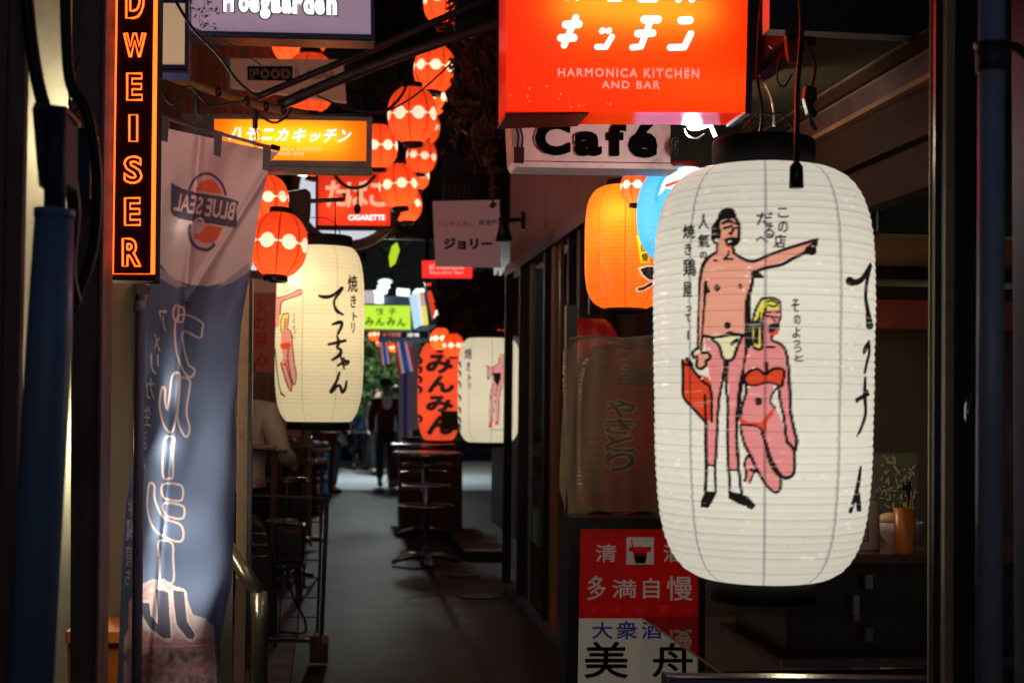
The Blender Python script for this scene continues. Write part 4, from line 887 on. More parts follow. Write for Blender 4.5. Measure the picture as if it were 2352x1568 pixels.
M().add([a_, b_, b_ + dd, a_ + dd], [(0, 1, 2, 3)]).build('bottom_panel', MATS['kitchen_side'], ks)
M().add([a_, a_ + dd, t1 + dd, t1], [(0, 1, 2, 3)]).build('side_panel', MATS['kitchen_side'], ks)
M().prism([(1722, -150), (1738, -150), (1726, 262), (1712, 262)], Yk - .004, .18).build('side_frame', MATS['navy_frame'], ks)
M().prism([(1162, 259), (1352, 257), (1352, 262), (1161, 268)], Yk - .002, .17).build('bottom_rail', MATS['red_paint'], ks)
mb = M()
for pts, w_ in (([(565, 213), (672, 208)], 70), ([(522, 327), (630, 325)], 68), ([(650, 150), (548, 390)], 56), ([(872, 268), (880, 262)], 52), ([(925, 268), (933, 262)], 52), ([(958, 315), (905, 403), (830, 403)], 50),
                ([(1235, 170), (1350, 168)], 70), ([(1180, 290), (1305, 284)], 66), ([(1290, 175), (1205, 400), (1132, 407)], 54), ([(1550, 178), (1622, 174)], 68), ([(1632, 290), (1575, 405), (1455, 408)], 58),
                ([(560, -20), (600, -30)], 50), ([(660, -15), (700, -60)], 50), ([(935, -10), (1020, -10)], 56), ([(1200, 0), (1330, 0)], 50), ([(1525, 0), (1560, -60)], 56), ([(1640, 0), (1680, -60)], 56)):
    ribbon(mb, [Q_(*p) for p in pts], w_ * .26856, Yk)
mb.build('lettering', MATS['letter_white'], ks)
letter('HARMONICA KITCHEN', (*Q_(498, 585), *Q_(1702, 655)), Yk, MATS['letter_pink'], ks, weight=0., fat=1., space=1.25, tilt=.017)
letter('AND BAR', (*Q_(872, 694), *Q_(1365, 756)), Yk, MATS['letter_pink'], ks, weight=0., fat=1., space=1.25, tilt=.017)
mb = M(); rs = np.random.RandomState(9)
for _ in range(16):
    x, y = Q_(rs.uniform(80, 1000), rs.uniform(700, 940)); r = rs.uniform(.6, 1.8); mb.add([at(x - r, y, Yk - .002), at(x, y - r * 1.6, Yk - .002), at(x + r, y, Yk - .002), at(x, y + r * 1.6, Yk - .002)], [(0, 1, 2, 3)])
mb.build('chipped_spots', MATS['letter_pink'], ks)
glow('tube_white', (1, .93, .8), 6.)
tb = M().tube([at(1250, 28, Yk + .11), at(1640, 28, Yk + .11)], .012, 10).build('tube_lamp', MATS['tube_white'], ks)
lamp('lamp_light', at(1450, 34, Yk + .066), 2.6, (1, .92, .75), .02, ks, 'AREA', (.40, .03))
# Café
cs = thing('cafe_sign', 'pinkish weathered Café sign board with fat black letters', 'sign', at(1370, 390, 4.4)); Yc = 4.4
mat('cafe_board', (.85, .66, .64), .5, var=.12, scale=14, dirt=.25)  # white board; the red sign's light is painted in as pink
M().prism([(1196, 262), (1540, 262), (1540, 374), (1196, 369)], Yc, .1).build('board', MATS['cafe_board'], cs)
M().prism([(1172, 262), (1195, 262), (1195, 372), (1178, 374)], Yc - .01, .14).build('metal_edge', MATS['grey_frame'], cs)
M().prism([(1178, 370), (1540, 375.5), (1560, 390), (1185, 384)], Yc - .03, .14).build('ledge', MATS['cafe_board'], cs, bevel=.003)
for ch, bx in (('C', (1229, 277, 1310, 356)), ('a', (1320, 302, 1382, 358)), ('f', (1393, 281, 1438, 358)), ('é', (1444, 284, 1510, 362))):
    letter(ch, (bx[0] + 2, bx[1] + 2, bx[2] - 2, bx[3] - 2), Yc, MATS['ink'], cs, fat=5.5, weight=.03, name='letter')
# the clamp lamp
cl = thing('clamp_lamp', 'bright white clamp lamp reflector tucked under the big glowing box sign', 'lamp', at(1610, 300, 3.95))
glow('lamp_white', (1, .96, .92), 6.)
q = at(1610, 284, 3.95); ring = []
mb = M(); n = 24
cen = [at(1612 + 34 * cos(t) - 4 * sin(t), 282 + 17 * sin(t) - 14 * cos(t) * .55, 3.95) for t in np.linspace(0, 2 * pi, n, endpoint=False)]
bk = [at(1600 + 10 * cos(t), 262 + 6 * sin(t), 4.02) for t in np.linspace(0, 2 * pi, n, endpoint=False)]
M().add(cen, [tuple(range(n))]).build('lens', MATS['lamp_white'], cl)
M().add(cen + bk, [(i, (i + 1) % n, (i + 1) % n + n, i + n) for i in range(n)] + [tuple(range(n, 2 * n))]).build('reflector', MATS['white_plastic'], cl, smooth=True)
M().tube([at(1632, 288, 3.93), at(1643, 314, 3.93)], .006, 8).build('clamp', MATS['lamp_white'], cl)
M().tube(smoothpts([at(1572, 296, 3.95), at(1580, 312, 3.95), at(1600, 318, 3.95), at(1618, 308, 3.95)]), .003, 6).build('hook', MATS['steel'], cl)
lamp('lamp_light', at(1590, 305, 3.85), 4.6, (1, .95, .88), .03, cl)
# yellow light box
ys = thing('light_box_sign', 'wide yellow-orange glowing box sign in a grey metal frame', 'sign', at(670, 390, 6.9)); Yy = 6.9
M().prism([(416, 259), (484, 262), (484, 392), (416, 388)], Yy + .02, .1).build('side_board', MATS['grey_frame'], ys)
M().frame([(484, 262), (855, 269), (854, 385), (484, 379)], [(492, 273), (842, 278), (841, 370), (492, 366)], Yy - .01, .13).build('frame', MATS['grey_frame'], ys)
M().prism([(484, 380), (854, 386), (856, 393), (484, 388)], Yy - .02, .16).build('bottom_edge', MATS['grey_frame'], ys)
M().add([at(x, y, Yy) for x, y in ((491, 272), (843, 277), (842, 371), (491, 367))], [(0, 1, 2, 3)]).build('lit_panel', MATS['kitchen_yellow'], ys)
for ch, bx in (('ハ', (529, 292, 556, 322)), ('モ', (567, 293, 592, 322)), ('ニ', (600, 296, 628, 321)), ('カ', (636, 295, 662, 324)), ('キ', (673, 295, 702, 327)), ('ッ', (711, 306, 735, 326)), ('チ', (744, 296, 772, 327)), ('ン', (780, 298, 805, 327))):
    letter(ch, bx, Yy, MATS['letter_white'], ys, weight=.03, shear=.35, name='letter')
glow('letter_cream', (1, .75, .4), 1.1)
letter('HARMONICA KITCHEN', (596, 338, 738, 346), Yy, MATS['letter_cream'], ys, space=1.25, tilt=.01); letter('AND BAR', (640, 349, 698, 357), Yy, MATS['letter_cream'], ys, space=1.25, tilt=.01)
lamp('lamp_light', at(665, 322, Yy + .085), 1.5, (1, .9, .6), .02, ys, 'AREA', (.52, .03))
M().tube([at(540, 335, Yy + .1), at(800, 338, Yy + .1)], .01, 8).build('tube_lamp', MATS['tube_white'], ys)
# lilac beer sign
hs = thing('beer_sign', 'lilac beer sign with white blackletter name in a navy frame, cut by the picture top', 'sign', at(645, 88, 5.6)); Yh = 5.6
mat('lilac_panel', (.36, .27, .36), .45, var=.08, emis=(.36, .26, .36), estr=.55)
M().prism([(438, -160), (850, -160), (853, 80), (438, 71)], Yh, .12).build('panel', MATS['lilac_panel'], hs)
M().frame([(430, -170), (858, -170), (861, 89), (431, 78)], [(438, -161), (850, -161), (852, 79.5), (438, 70.5)], Yh - .012, .15).build('frame', MATS['navy_frame'], hs)
M().prism([(433, 79), (861, 90), (861, 95), (435, 84)], Yh, .13).build('lower_rail', MATS['black_metal'], hs)
for w_, mm, dy in ((.055, 'navy_frame', 0), (.028, None, -.004)):
    for i, ch in enumerate('Hoegaarden'):
        w0 = [513, 548, 572, 597, 622, 647, 672, 697, 722, 750][i]; tl_ = ch in 'g'; up_ = ch in 'Hd'
        y1 = (41 if tl_ else 28) + (w0 - 513) * .03; y0 = (-16 if up_ else -2) + (w0 - 513) * .03 - 8
        k = 3 if w_ > .04 else 0
        letter(ch, (w0 - k, y0 - k, w0 + 24 + k, y1 + k), Yh + dy, MATS['navy_frame'] if k else MATS['letter_white'], hs, weight=.05, name='letter')
mat('print_brown', (.12, .08, .07), .6); mb = M(); rs = np.random.RandomState(4)
def flatline(mb, pts, w_, Y): 
    pts = [tuple(q)[:2] for q in smoothpts([(a, b, 0) for a, b in pts])]; ribbon(mb, pts, w_, Y, 2)
flatline(mb, [(462, 66), (458, 40), (470, 10), (466, -20)], 1.3, Yh); flatline(mb, [(460, 45), (480, 60), (500, 64)], 1.2, Yh); flatline(mb, [(460, 30), (485, 25), (500, 30)], 1.2, Yh)
for _ in range(26):
    x, y, t = rs.uniform(442, 502), rs.uniform(-10, 66), rs.uniform(0, 6.3); L_ = rs.uniform(4, 10)
    mb.add([at(x + L_ * cos(t), y + L_ * sin(t), Yh - .003), at(x - 2.2 * sin(t), y + 2.2 * cos(t), Yh - .003), at(x - L_ * cos(t) * .6, y - L_ * sin(t) * .6, Yh - .003), at(x + 2.2 * sin(t), y - 2.2 * cos(t), Yh - .003)], [(0, 1, 2, 3)])
mb.build('flower_print', MATS['print_brown'], hs)
# cream sign next to the neon
ws = thing('blank_sign', 'plain cream box sign with navy frame squeezed between neon and lilac signs', 'sign', at(395, 165, 5.4))
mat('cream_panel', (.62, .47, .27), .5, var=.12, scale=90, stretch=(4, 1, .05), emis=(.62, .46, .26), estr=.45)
M().prism([(355, 7), (424, 8), (423, 148), (355, 147)], 5.4, .1).build('panel', MATS['cream_panel'], ws)
M().frame([(345, -3), (433, -3), (432, 160), (345, 158)], [(354, 6), (425, 7), (424, 149), (354, 148)], 5.39, .12).build('frame', MATS['navy_frame'], ws)
M().prism([(350, 160), (431, 162), (430, 168), (350, 166)], 5.38, .12).build('bottom_trim', MATS['navy_frame'], ws)
M().prism([(350, -60), (436, -60), (436, -8), (350, -8)], 5.4, .1).build('upper_case', MATS['navy_frame'], ws)
# wood facade, FOOD board
wf = thing('wooden_facade', 'warm plank facade high above the yellow box sign', 'facade', at(540, 262, 9.9))
rs = np.random.RandomState(8); x = 350
mat('plank_warm', (.6, .24, .1), .5, var=.4, scale=7, stretch=(3, 3, .3), dirt=.35)  # stronger orange tone paints in lantern light on the facade planks
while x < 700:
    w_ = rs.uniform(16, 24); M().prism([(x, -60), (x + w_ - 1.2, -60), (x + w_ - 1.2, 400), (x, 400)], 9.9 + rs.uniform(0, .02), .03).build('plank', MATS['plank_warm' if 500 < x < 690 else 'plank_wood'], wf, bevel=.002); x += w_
fb = thing('food_board', 'pale wooden name board reading FOOD LAB with outlined letters', 'sign', at(650, 235, 8.6)); Yf = 7.9
mat('food_tan_glow', (.5, .27, .18), .6, var=.15, dirt=.2, emis=(.5, .22, .14), estr=.16); mat('letter_brown', (.12, .04, .03), .6); mat('letter_tan', (.5, .32, .25), .6)  # board's faint emission stands in for light falling on its front
M().prism([(527, 134), (788, 137), (796, 235), (530, 200)], Yf, .05).build('board', MATS['food_tan_glow'], fb, bevel=.003)
M().prism([(524, 130), (529, 130), (529, 210), (524, 210)], Yf - .01, .07).build('edge_strip', MATS['steel'], fb)
M().prism([(568, 152), (672, 152.5), (672, 186), (568, 184)], Yf - .004, .003).build('dark_patch', MATS['ink'], fb)
for body, x0, step, m_ in (('FOOD', 575, 24, 'letter_tan'), ('LABO', 679, 22, 'letter_brown')):
    for i, ch in enumerate(body):
        mb = M(); v, f, loops, _ = glyphs(ch, .02)
        for lp in loops:
            p = [tuple(q) for q in place(np.array(lp), (x0 + i * step, 159, x0 + i * step + 19, 180))]; ribbon(mb, p + [p[0]], 2.0, Yf - .008, 2)
        mb.build('letter', MATS[m_], fb)
# CIGARETTE sign and round sign
rsg = thing('round_sign', 'round white sign with thick black rim behind the red CIGARETTE sign', 'sign', at(800, 575, 11.5))
glow('moon_white', (.85, .85, .95), .75)
def disc(cx, cy_, r, Y, d, n=48): return M().prism([(cx + r * cos(t), cy_ + r * sin(t)) for t in np.linspace(0, 2 * pi, n, endpoint=False)], Y, d)
disc(799, 440, 112, 11.5, .05).build('face', MATS['moon_white'], rsg)
o_ = [(799 + 131 * cos(t), 442 + 131 * sin(t)) for t in np.linspace(0, 2 * pi, 48, endpoint=False)]; i_ = [(799 + 112 * cos(t), 440 + 112 * sin(t)) for t in np.linspace(0, 2 * pi, 48, endpoint=False)]
mb = M(); v = [at(*p, 11.45) for p in o_] + [at(*p, 11.45) for p in i_]; v += [p + Vector((0, .16, 0)) for p in v]; n = 48
mb.add(v, [f for k in range(n) for l in ((k + 1) % n,) for f in ((k, l, n + l, n + k), (2 * n + k, 3 * n + k, 3 * n + l, 2 * n + l), (k, 2 * n + k, 2 * n + l, l), (n + k, n + l, 3 * n + l, 3 * n + k))]); mb.build('rim', MATS['black_paint'], rsg)
def B2(a, b): return (574.2 + .26856 * a, 373.2 + .26856 * b)
ts = thing('tobacco_sign', 'glowing red sign with pale hiragana and the word CIGARETTE', 'sign', at(812, 525, 10.9)); Yt = 10.9
M().add([at(*B2(*p), Yt) for p in ((582, 75), (1204, 70), (1200, 543), (580, 538))], [(0, 1, 2, 3)]).build('lit_panel', MATS['tobacco_red'], ts)
M().frame([B2(560, 60), B2(1216, 55), B2(1212, 565), B2(560, 560)], [B2(583, 76), B2(1203, 71), B2(1199, 542), B2(581, 537)], Yt - .015, .16).build('frame', MATS['dark_wood'], ts)
glow('letter_peach', (1, .45, .26), 1.0)
for ch, bx in (('た', (655, 165, 815, 372)), ('ば', (830, 160, 1010, 375)), ('こ', (1030, 185, 1170, 370))): letter(ch, (*B2(*bx[:2]), *B2(*bx[2:])), Yt, MATS['letter_peach'], ts, weight=.0, fat=4.5, name='letter')
letter('CIGARETTE', (*B2(840, 447), *B2(1156, 494)), Yt, MATS['letter_white'], ts, weight=.03)
for x in (770, 860): lamp('lamp_light', at(x, 485, Yt + .12), .8, (1, .7, .5), .03, ts)
# jolly board
js = thing('hanging_board', 'pale pinkish hanging board with bold black katakana beside the small spotlight', 'sign', at(1075, 614, 10.6)); Yj = 10.6
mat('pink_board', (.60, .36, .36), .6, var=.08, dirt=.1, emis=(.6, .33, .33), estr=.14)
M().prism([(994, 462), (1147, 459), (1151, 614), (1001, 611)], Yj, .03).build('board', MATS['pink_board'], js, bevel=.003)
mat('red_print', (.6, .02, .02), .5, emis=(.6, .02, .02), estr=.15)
letter('ジンギスカン', (*B2(1600, 498), *B2(1918, 550)), Yj, MATS['red_print'], js, weight=.025); letter('居酒屋', (*B2(1955, 490), *B2(2110, 535)), Yj, MATS['ink'], js, weight=.01)
letter('ジョリー', (*B2(1655, 645), *B2(2072, 745)), Yj, MATS['ink'], js, weight=.055)
for x in (1018, 1125): M().tube([at(x, 461, Yj), at(x + 6, 400, Yj)], .004, 6).build('hanger', MATS['cable_black'], js)
sp_ = thing('spotlight', 'small black unlit spotlight on a wall arm under the Café sign', 'lamp', at(1175, 555, 9.2))
M().tube([at(1152, 500, 9.2), at(1156, 520, 9.2), at(1158, 553, 9.2)], [.025, .032, .058], 16).build('shade', MATS['black_metal'], sp_, smooth=True)
M().tube([at(1155, 507, 9.2), at(1205, 503, 9.3)], .014, 8).build('arm', MATS['black_metal'], sp_); M().prism([(1197, 485), (1207, 487), (1207, 528), (1197, 524)], 9.2, .05).build('wall_plate', MATS['black_metal'], sp_)
sb = thing('bar_sign', 'small bright red sign reading Standing Bar under the pinkish board', 'sign', at(1028, 638, 14)); glow('bar_red', (1, .035, .03), 1.0)
M().prism([B2(1475, 838), B2(1905, 838), B2(1900, 985), B2(1478, 980)], 14, .1).build('lit_panel', MATS['bar_red'], sb)
letter('M', (*B2(1535, 870), *B2(1575, 918)), 14, MATS['letter_pink'], sb, weight=.03); letter('Standing Bar', (*B2(1535, 925), *B2(1830, 962)), 14, MATS['letter_pink'], sb, weight=.02)
letter('osaique', (*B2(1590, 885), *B2(1830, 920)), 14, MATS['letter_pink'], sb, weight=.03)
# ---------------------------------------------------------------- poles, bamboo and cables overhead
def pole(name, pts, Y, rpx, m, label, cat='pole', seg=12):
    P = smoothpts([at(p[0], p[1], p[2] if len(p) > 2 else Y) for p in pts], n=4)
    return setp(M().tube(P, rpx * mpp(Y), seg).build(name, MATS[m], smooth=True), label, cat)
pole('dark_pole', [(585, 226), (820, 128), (1031, 36), (1200, -40)], 6.6, 8.5, 'pipe_dark', 'thinner dark pole, upper of the two crossing in front of the lanterns')
pole('dark_pole', [(640, 243), (860, 150), (1110, 62), (1260, 8)], 6.3, 13, 'pipe_dark', 'thick dark pole, lower of the two crossing in front of the lanterns')
bb = thing('bamboo_pole', 'orange-lit bamboo pole sloping over the yellow box sign', 'pole', at(530, 210, 6.0))
bpts = [(340, 158), (400, 180), (440, 192), (530, 222), (600, 243), (705, 262)]
mb = M()
for i in range(40):
    t = i / 39; x = 340 + 365 * t; y = np.interp(x, [p[0] for p in bpts], [p[1] for p in bpts])
    if i == 0: path = []; rad = []
    path.append(at(x, y, 6.0 + .6 * t)); rad.append((9.5 + (1.8 if i % 8 == 0 else 0)) * mpp(6.2))
mb.tube(path, rad, 14).build('stem', MATS['bamboo'], bb, smooth=True)
for x in (452, 500, 566, 610, 650):
    y = np.interp(x, [p[0] for p in bpts], [p[1] for p in bpts]); mb = M()
    for k in range(2): mb.tube([at(x + 3 * k + 11 * cos(a) * .35, y + 11 * sin(a), 6.2 + .02 * cos(a)) for a in np.linspace(0, 2 * pi, 12, endpoint=False)], .003, 6, True)
    mb.build('tie', MATS['cable_black'], bb)
cable('cable', [(385, -30), (440, 62), (500, 125), (545, 185), (595, 228)], 5.2, 3.6, 'black cable falling diagonally across the lilac sign corner')
cable('cable', [(440, 62), (500, 90), (540, 110), (600, 150)], 5.6, 1.6, 'thin string with tiny fittings above the FOOD board')
cable('cable', [(368, 185), (378, 225), (400, 240), (432, 200), (460, 225), (485, 245), (520, 240), (570, 232)], 5.9, 4, 'wound black cable slung under the bamboo pole')
cable('cable', [(570, 240), (600, 268), (630, 282), (655, 270), (670, 250)], 5.9, 3, 'short black cable loop right above the yellow box sign')
for x, y0, y1, lb in ((452, 220, 262, 'black plug hanging on its wire by the grey side board'), (586, 250, 295, 'black plug hanging on its wire in front of the yellow box sign')):
    pg = thing('plug', lb, 'plug', at(x, y1, 5.85))
    M().tube([at(x, y0, 5.85), at(x, y0 + 10, 5.85), at(x, y1, 5.85)], [.004, .011, .012], 8).build('body', MATS['cable_black'], pg)
    M().tube(smoothpts([at(x, y1, 5.85), at(x + 3, y1 + 20, 5.85), at(x - 3, y1 + 55, 5.85)]), .003, 6).build('wire', MATS['cable_black'], pg); M().tube(smoothpts([at(x, y1, 5.85), at(x + 14, y1 + 15, 5.85), at(x + 2, y1 + 45, 5.85), at(x - 6, y1 + 15, 5.85)]), .002, 6).build('loop_wire', MATS['cable_black'], pg)
cable('cable', [(600, 240), (690, 262), (810, 262), (870, 262), (905, 240), (930, 205), (945, 155), (960, 100)], 7.2, 3.2, 'sagging black cable tied round the lantern handle')
cable('cable', [(1190, -20), (1140, 30), (1090, 90), (1000, 180), (930, 235), (870, 258), (800, 250), (740, 225), (690, 205)], 6.9, 2.3, 'thin reddish cable crossing behind the poles down to the lanterns', 'vine_brown')
cable('cable', [(768, 402), (790, 425), (812, 432), (840, 425), (862, 402)], 9.8, 4, 'short black cable hanging before the CIGARETTE sign')
wl = thing('wind_weight', 'small dark drop shaped weight hanging before the CIGARETTE sign', 'weight', at(820, 492, 9.8))
M().tube([at(822, 430, 9.8), at(822, 475, 9.8)], .006, 6).build('string', MATS['cable_black'], wl); M().ball(at(821, 480, 9.8), .032, 12, (.8, .8, 1.2)).build('drop', MATS['cable_black'], wl, smooth=True)
lb_ = thing('lantern_bracket', 'black iron bracket that holds the tall white lantern', 'bracket', at(770, 565, 7.6))
M().tube([at(710, 462, 7.6), at(790, 458, 7.6), at(790, 444, 7.6)], .012, 8).build('arm', MATS['black_metal'], lb_); M().tube([at(770, 462, 7.5), at(770, 550, 7.4)], .0035, 6).build('rod', MATS['black_metal'], lb_); M().tube(smoothpts([at(715, 500, 7.5), at(750, 502, 7.5), at(775, 520, 7.45), at(783, 548, 7.4)]), .0025, 6).build('wire', MATS['black_metal'], lb_)
M().prism([(655, 440), (702, 432), (714, 442), (712, 490), (695, 560), (660, 560)], 8.0, .2).build('mount_box', MATS['dark_wall'], lb_, bevel=.01)
fl_ = thing('strip_lamp', 'short bright fluorescent lamp under the yellow box sign', 'lamp', at(675, 393, 8.2))
M().tube([at(642, 390, 8.2), at(705, 400, 8.2)], .016, 10).build('tube', MATS['tube_white'], fl_); M().prism([(640, 380), (712, 390), (712, 395), (640, 386)], 8.22, .06).build('housing', MATS['white_plastic'], fl_)
lamp('lamp_light', at(672, 402, 8.15), 1.5, (1, .95, .85), .04, fl_)
# dead vines, wires and leaves hanging in the dark upper corner
vn = thing('hanging_vines', 'tangle of dry brown vines and old wires hanging in the dark under the roof', 'vines', at(1090, 460, 8.5)); rs = np.random.RandomState(12)
for k in range(34):
    mb = M(); x = rs.uniform(1035, 1165) if k < 26 else rs.uniform(860, 1030); y0 = rs.uniform(-30, 230); L_ = rs.uniform(120, 330) if k < 26 else rs.uniform(40, 90); Yv = rs.uniform(7.5, 10.5) if k < 26 else 14.5
    pts = [(x + rs.uniform(-16, 16), y0 + L_ * i / 6, Yv) for i in range(7)]; P = smoothpts([at(*p) for p in pts], n=4)
    mb.tube(P, rs.uniform(.004, .012), 5)
    for q in P[::2]:
        for _ in range(3):
            s_ = rs.uniform(.01, .03); d1, d2 = Vector(rs.normal(size=3)) * s_, Vector(rs.normal(size=3)) * s_; mb.add([q, q + d1, q + d1 + d2, q + d2], [(0, 1, 2, 3)])
    mb.build('vine', MATS['vine_brown' if k % 3 else 'cable_black'], vn)
for k, pts in enumerate(([(860, 270), (930, 190), (1010, 120), (1040, 90)], [(800, 140), (880, 150), (960, 130), (1000, 140)], [(860, 200), (910, 235), (900, 262)], [(1090, -20), (1100, 80), (1120, 190), (1108, 300), (1120, 380)], [(1150, -20), (1140, 110), (1160, 220), (1135, 330)])):
    mb = M(); P = smoothpts([at(x, y, 8.8 if x > 1080 else 14.2) for x, y in pts], n=8); mb.tube(P, .011, 6)
    for q in P:
        for _ in range(5):
            s_ = .035; d1, d2 = Vector(rs.normal(size=3)) * s_, Vector(rs.normal(size=3)) * s_; mb.add([q, q + d1, q + d2], [(0, 1, 2)])
    mb.build('vine', MATS['vine_brown'], vn)
setp(M().prism([(1052, -80), (1098, -80), (1094, 75), (1046, 72)], 6.7, .12).build('roof_post', MATS['black_paint']), 'black roof post end between the lanterns and the big glowing sign', 'post')
# leafy plant; one leaf glows by emission in place of lamplight
gp_ = thing('hanging_plant', 'hanging green plant with one leaf painted as lit yellow-green under the red lanterns', 'plant', at(895, 620, 12.5)); glow('leaf_lit', (.55, .8, .03), .9)
def leaf(c, L_, m_, par, rs, name='leaf'):
    d = Vector(rs.normal(size=3)).normalized(); e = d.cross(Vector(rs.normal(size=3))).normalized() * L_ * .35; d = d * L_
    return M().add([c - d, c - d * .3 + e, c + d * .5 + e * .7, c + d, c + d * .5 - e * .7, c - d * .3 - e], [(0, 1, 2, 3, 4, 5)]).build(name, MATS[m_], par)
for _ in range(70): leaf(at(rs.normal(890, 18), rs.uniform(515, 612), rs.uniform(12.3, 12.8)), rs.uniform(.03, .06), 'leaf_green', gp_, rs)
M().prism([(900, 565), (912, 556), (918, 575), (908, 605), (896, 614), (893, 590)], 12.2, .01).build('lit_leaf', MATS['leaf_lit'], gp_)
M().tube(smoothpts([at(905, 500, 12.6), at(890, 560, 12.5), at(900, 640, 12.6)]), .01, 6).build('stem', MATS['vine_brown'], gp_)

# ---------------------------------------------------------------- the bright end of the alley
setp(M().box(-22, 24, 40, 40.2, -1, 20).build('far_wall', MATS['dark_wall']), 'dim wall across the street beyond the alley', 'wall')  # extended upward and sideways to block low sky light
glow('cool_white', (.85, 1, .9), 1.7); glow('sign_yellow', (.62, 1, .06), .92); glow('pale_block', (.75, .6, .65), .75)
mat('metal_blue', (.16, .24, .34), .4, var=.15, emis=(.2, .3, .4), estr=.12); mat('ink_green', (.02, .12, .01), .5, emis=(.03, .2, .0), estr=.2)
yg = thing('lit_sign', 'yellow-green lit sign with dark characters above the little flags', 'sign', at(890, 758, 19))
M().prism([D_(118, 380), D_(541, 386), D_(546, 602), D_(118, 595)], 19, .2).build('lit_panel', MATS['sign_yellow'], yg)
M().frame([D_(104, 366), D_(552, 372), D_(560, 616), D_(104, 610)], [D_(119, 381), D_(540, 387), D_(545, 601), D_(119, 594)], 18.97, .25).build('frame', MATS['metal_blue'], yg)
for ch, bx in (('餃', (232, 408, 300, 470)), ('子', (345, 408, 412, 470)), ('み', (135, 490, 215, 565)), ('ん', (230, 490, 310, 565)), ('み', (330, 490, 408, 568)), ('ん', (420, 500, 503, 572))):
    letter(ch, (*D_(*bx[:2]), *D_(*bx[2:])), 19, MATS['ink_green'], yg, weight=.03, name='letter')
ms = thing('menu_sign', 'tilted bright menu light box beside the yellow-green sign', 'sign', at(965, 755, 18))
for pts, c_ in (([(535, 290), (600, 270), (640, 560), (580, 595)], (.55, .8, 1)), ([(600, 270), (622, 266), (660, 558), (640, 560)], (.9, .9, .8)), ([(622, 266), (660, 262), (680, 380), (640, 395)], (.7, .35, .4)), ([(640, 396), (682, 380), (704, 552), (660, 560)], (.95, .75, .15))):
    nm = 'menu_%d' % len(MATS); glow(nm, c_, .95); M().prism([D_(*p) for p in pts], 18, .15).build('lit_panel', MATS[nm], ms)
M().prism([D_(560, 270), D_(590, 235), D_(665, 232), D_(668, 262), D_(600, 270)], 18.02, .15).build('lamp_top', MATS['cool_white'], ms); M().prism([D_(590, 600), D_(710, 560), D_(820, 545), D_(700, 610)], 18.1, .2).build('underside', MATS['metal_blue'], ms)
for i, (x, y, rx, ry, lb) in enumerate(((315, 172, 60, 24, 'bright oval ceiling lamp, highest of the far group'), (300, 222, 56, 17, 'oval ceiling lamp just under the highest one'), (275, 266, 58, 18, 'lowest and widest of the far oval lamps'))):
    cl_ = thing('ceiling_lamp', lb, 'lamp', at(*D_(x, y), 25.5), 'oval lamps at the alley end')
    M().prism([D_(x + rx * cos(t), y + ry * sin(t)) for t in np.linspace(0, 2 * pi, 24, endpoint=False)], 25.5, .12).build('diffuser', MATS['cool_white'], cl_)
    M().prism([D_(x + (rx + 4) * cos(t), y - ry * .4 + ry * sin(t)) for t in np.linspace(0, 2 * pi, 24, endpoint=False)], 25.63, .3).build('housing', MATS['metal_blue'], cl_)
    lamp('lamp_light', at(*D_(x, y + 70), 25.3), 190, (.88, 1, .92), .15, cl_)
tl2 = thing('strip_lamp', 'thin cool strip lamp beside the oval lamps', 'lamp', at(*D_(475, 268), 23)); M().tube([at(*D_(420, 262), 23), at(*D_(532, 272), 23)], .06, 8).build('tube', MATS['cool_white'], tl2); M().prism([D_(418, 240), D_(534, 250), D_(534, 256), D_(418, 246)], 23.02, .1).build('housing', MATS['metal_blue'], tl2)
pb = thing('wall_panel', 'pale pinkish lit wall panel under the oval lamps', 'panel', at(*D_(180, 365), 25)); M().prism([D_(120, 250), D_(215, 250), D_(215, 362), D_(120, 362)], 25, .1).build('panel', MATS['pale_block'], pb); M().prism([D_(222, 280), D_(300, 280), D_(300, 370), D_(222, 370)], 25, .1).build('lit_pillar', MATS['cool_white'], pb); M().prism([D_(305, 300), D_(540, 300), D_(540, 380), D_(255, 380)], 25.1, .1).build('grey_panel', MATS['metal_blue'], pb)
rdz = thing('arrow_sign', 'dark vertical sign with a red stripe and white letter A', 'sign', at(*D_(770, 500), 17)); glow('red_far', (1, .07, .02), .8)
M().prism([D_(665, 170), D_(745, 170), D_(830, 520), D_(740, 520)], 17.05, .1).build('board', MATS['black_paint'], rdz); M().prism([D_(693, 254), D_(728, 254), D_(800, 495), D_(745, 500)], 17.0, .04).build('stripe', MATS['red_far'], rdz); M().prism([D_(685, 185), D_(728, 182), D_(728, 205), D_(688, 210)], 17.0, .04).build('stripe', MATS['red_far'], rdz)
letter('A', (*D_(748, 425), *D_(800, 495)), 16.98, MATS['letter_white'], rdz, weight=.03)
ln = thing('restaurant_board', 'blue-grey beam sign with red name plate above the striped flags', 'sign', at(*D_(500, 715), 18.5))
M().prism([D_(250, 668), D_(712, 676), D_(712, 712), D_(250, 706)], 18.5, .15).build('beam', MATS['metal_blue'], ln); M().prism([D_(262, 622), D_(470, 622), D_(470, 668), D_(262, 668)], 18.45, .06).build('name_plate', MATS['red_paint'], ln)
M().prism([D_(475, 622), D_(700, 626), D_(700, 674), D_(475, 668)], 18.47, .06).build('name_plate', MATS['blue_wall'], ln); M().prism([D_(708, 620), D_(722, 620), D_(722, 716), D_(708, 716)], 18.44, .1).build('post', MATS['metal_blue'], ln)
letter('タイ料理', (*D_(290, 628), *D_(455, 662)), 18.44, MATS['letter_pink'], ln); letter('酒場', (*D_(510, 632), *D_(620, 664)), 18.44, MATS['letter_white'], ln)
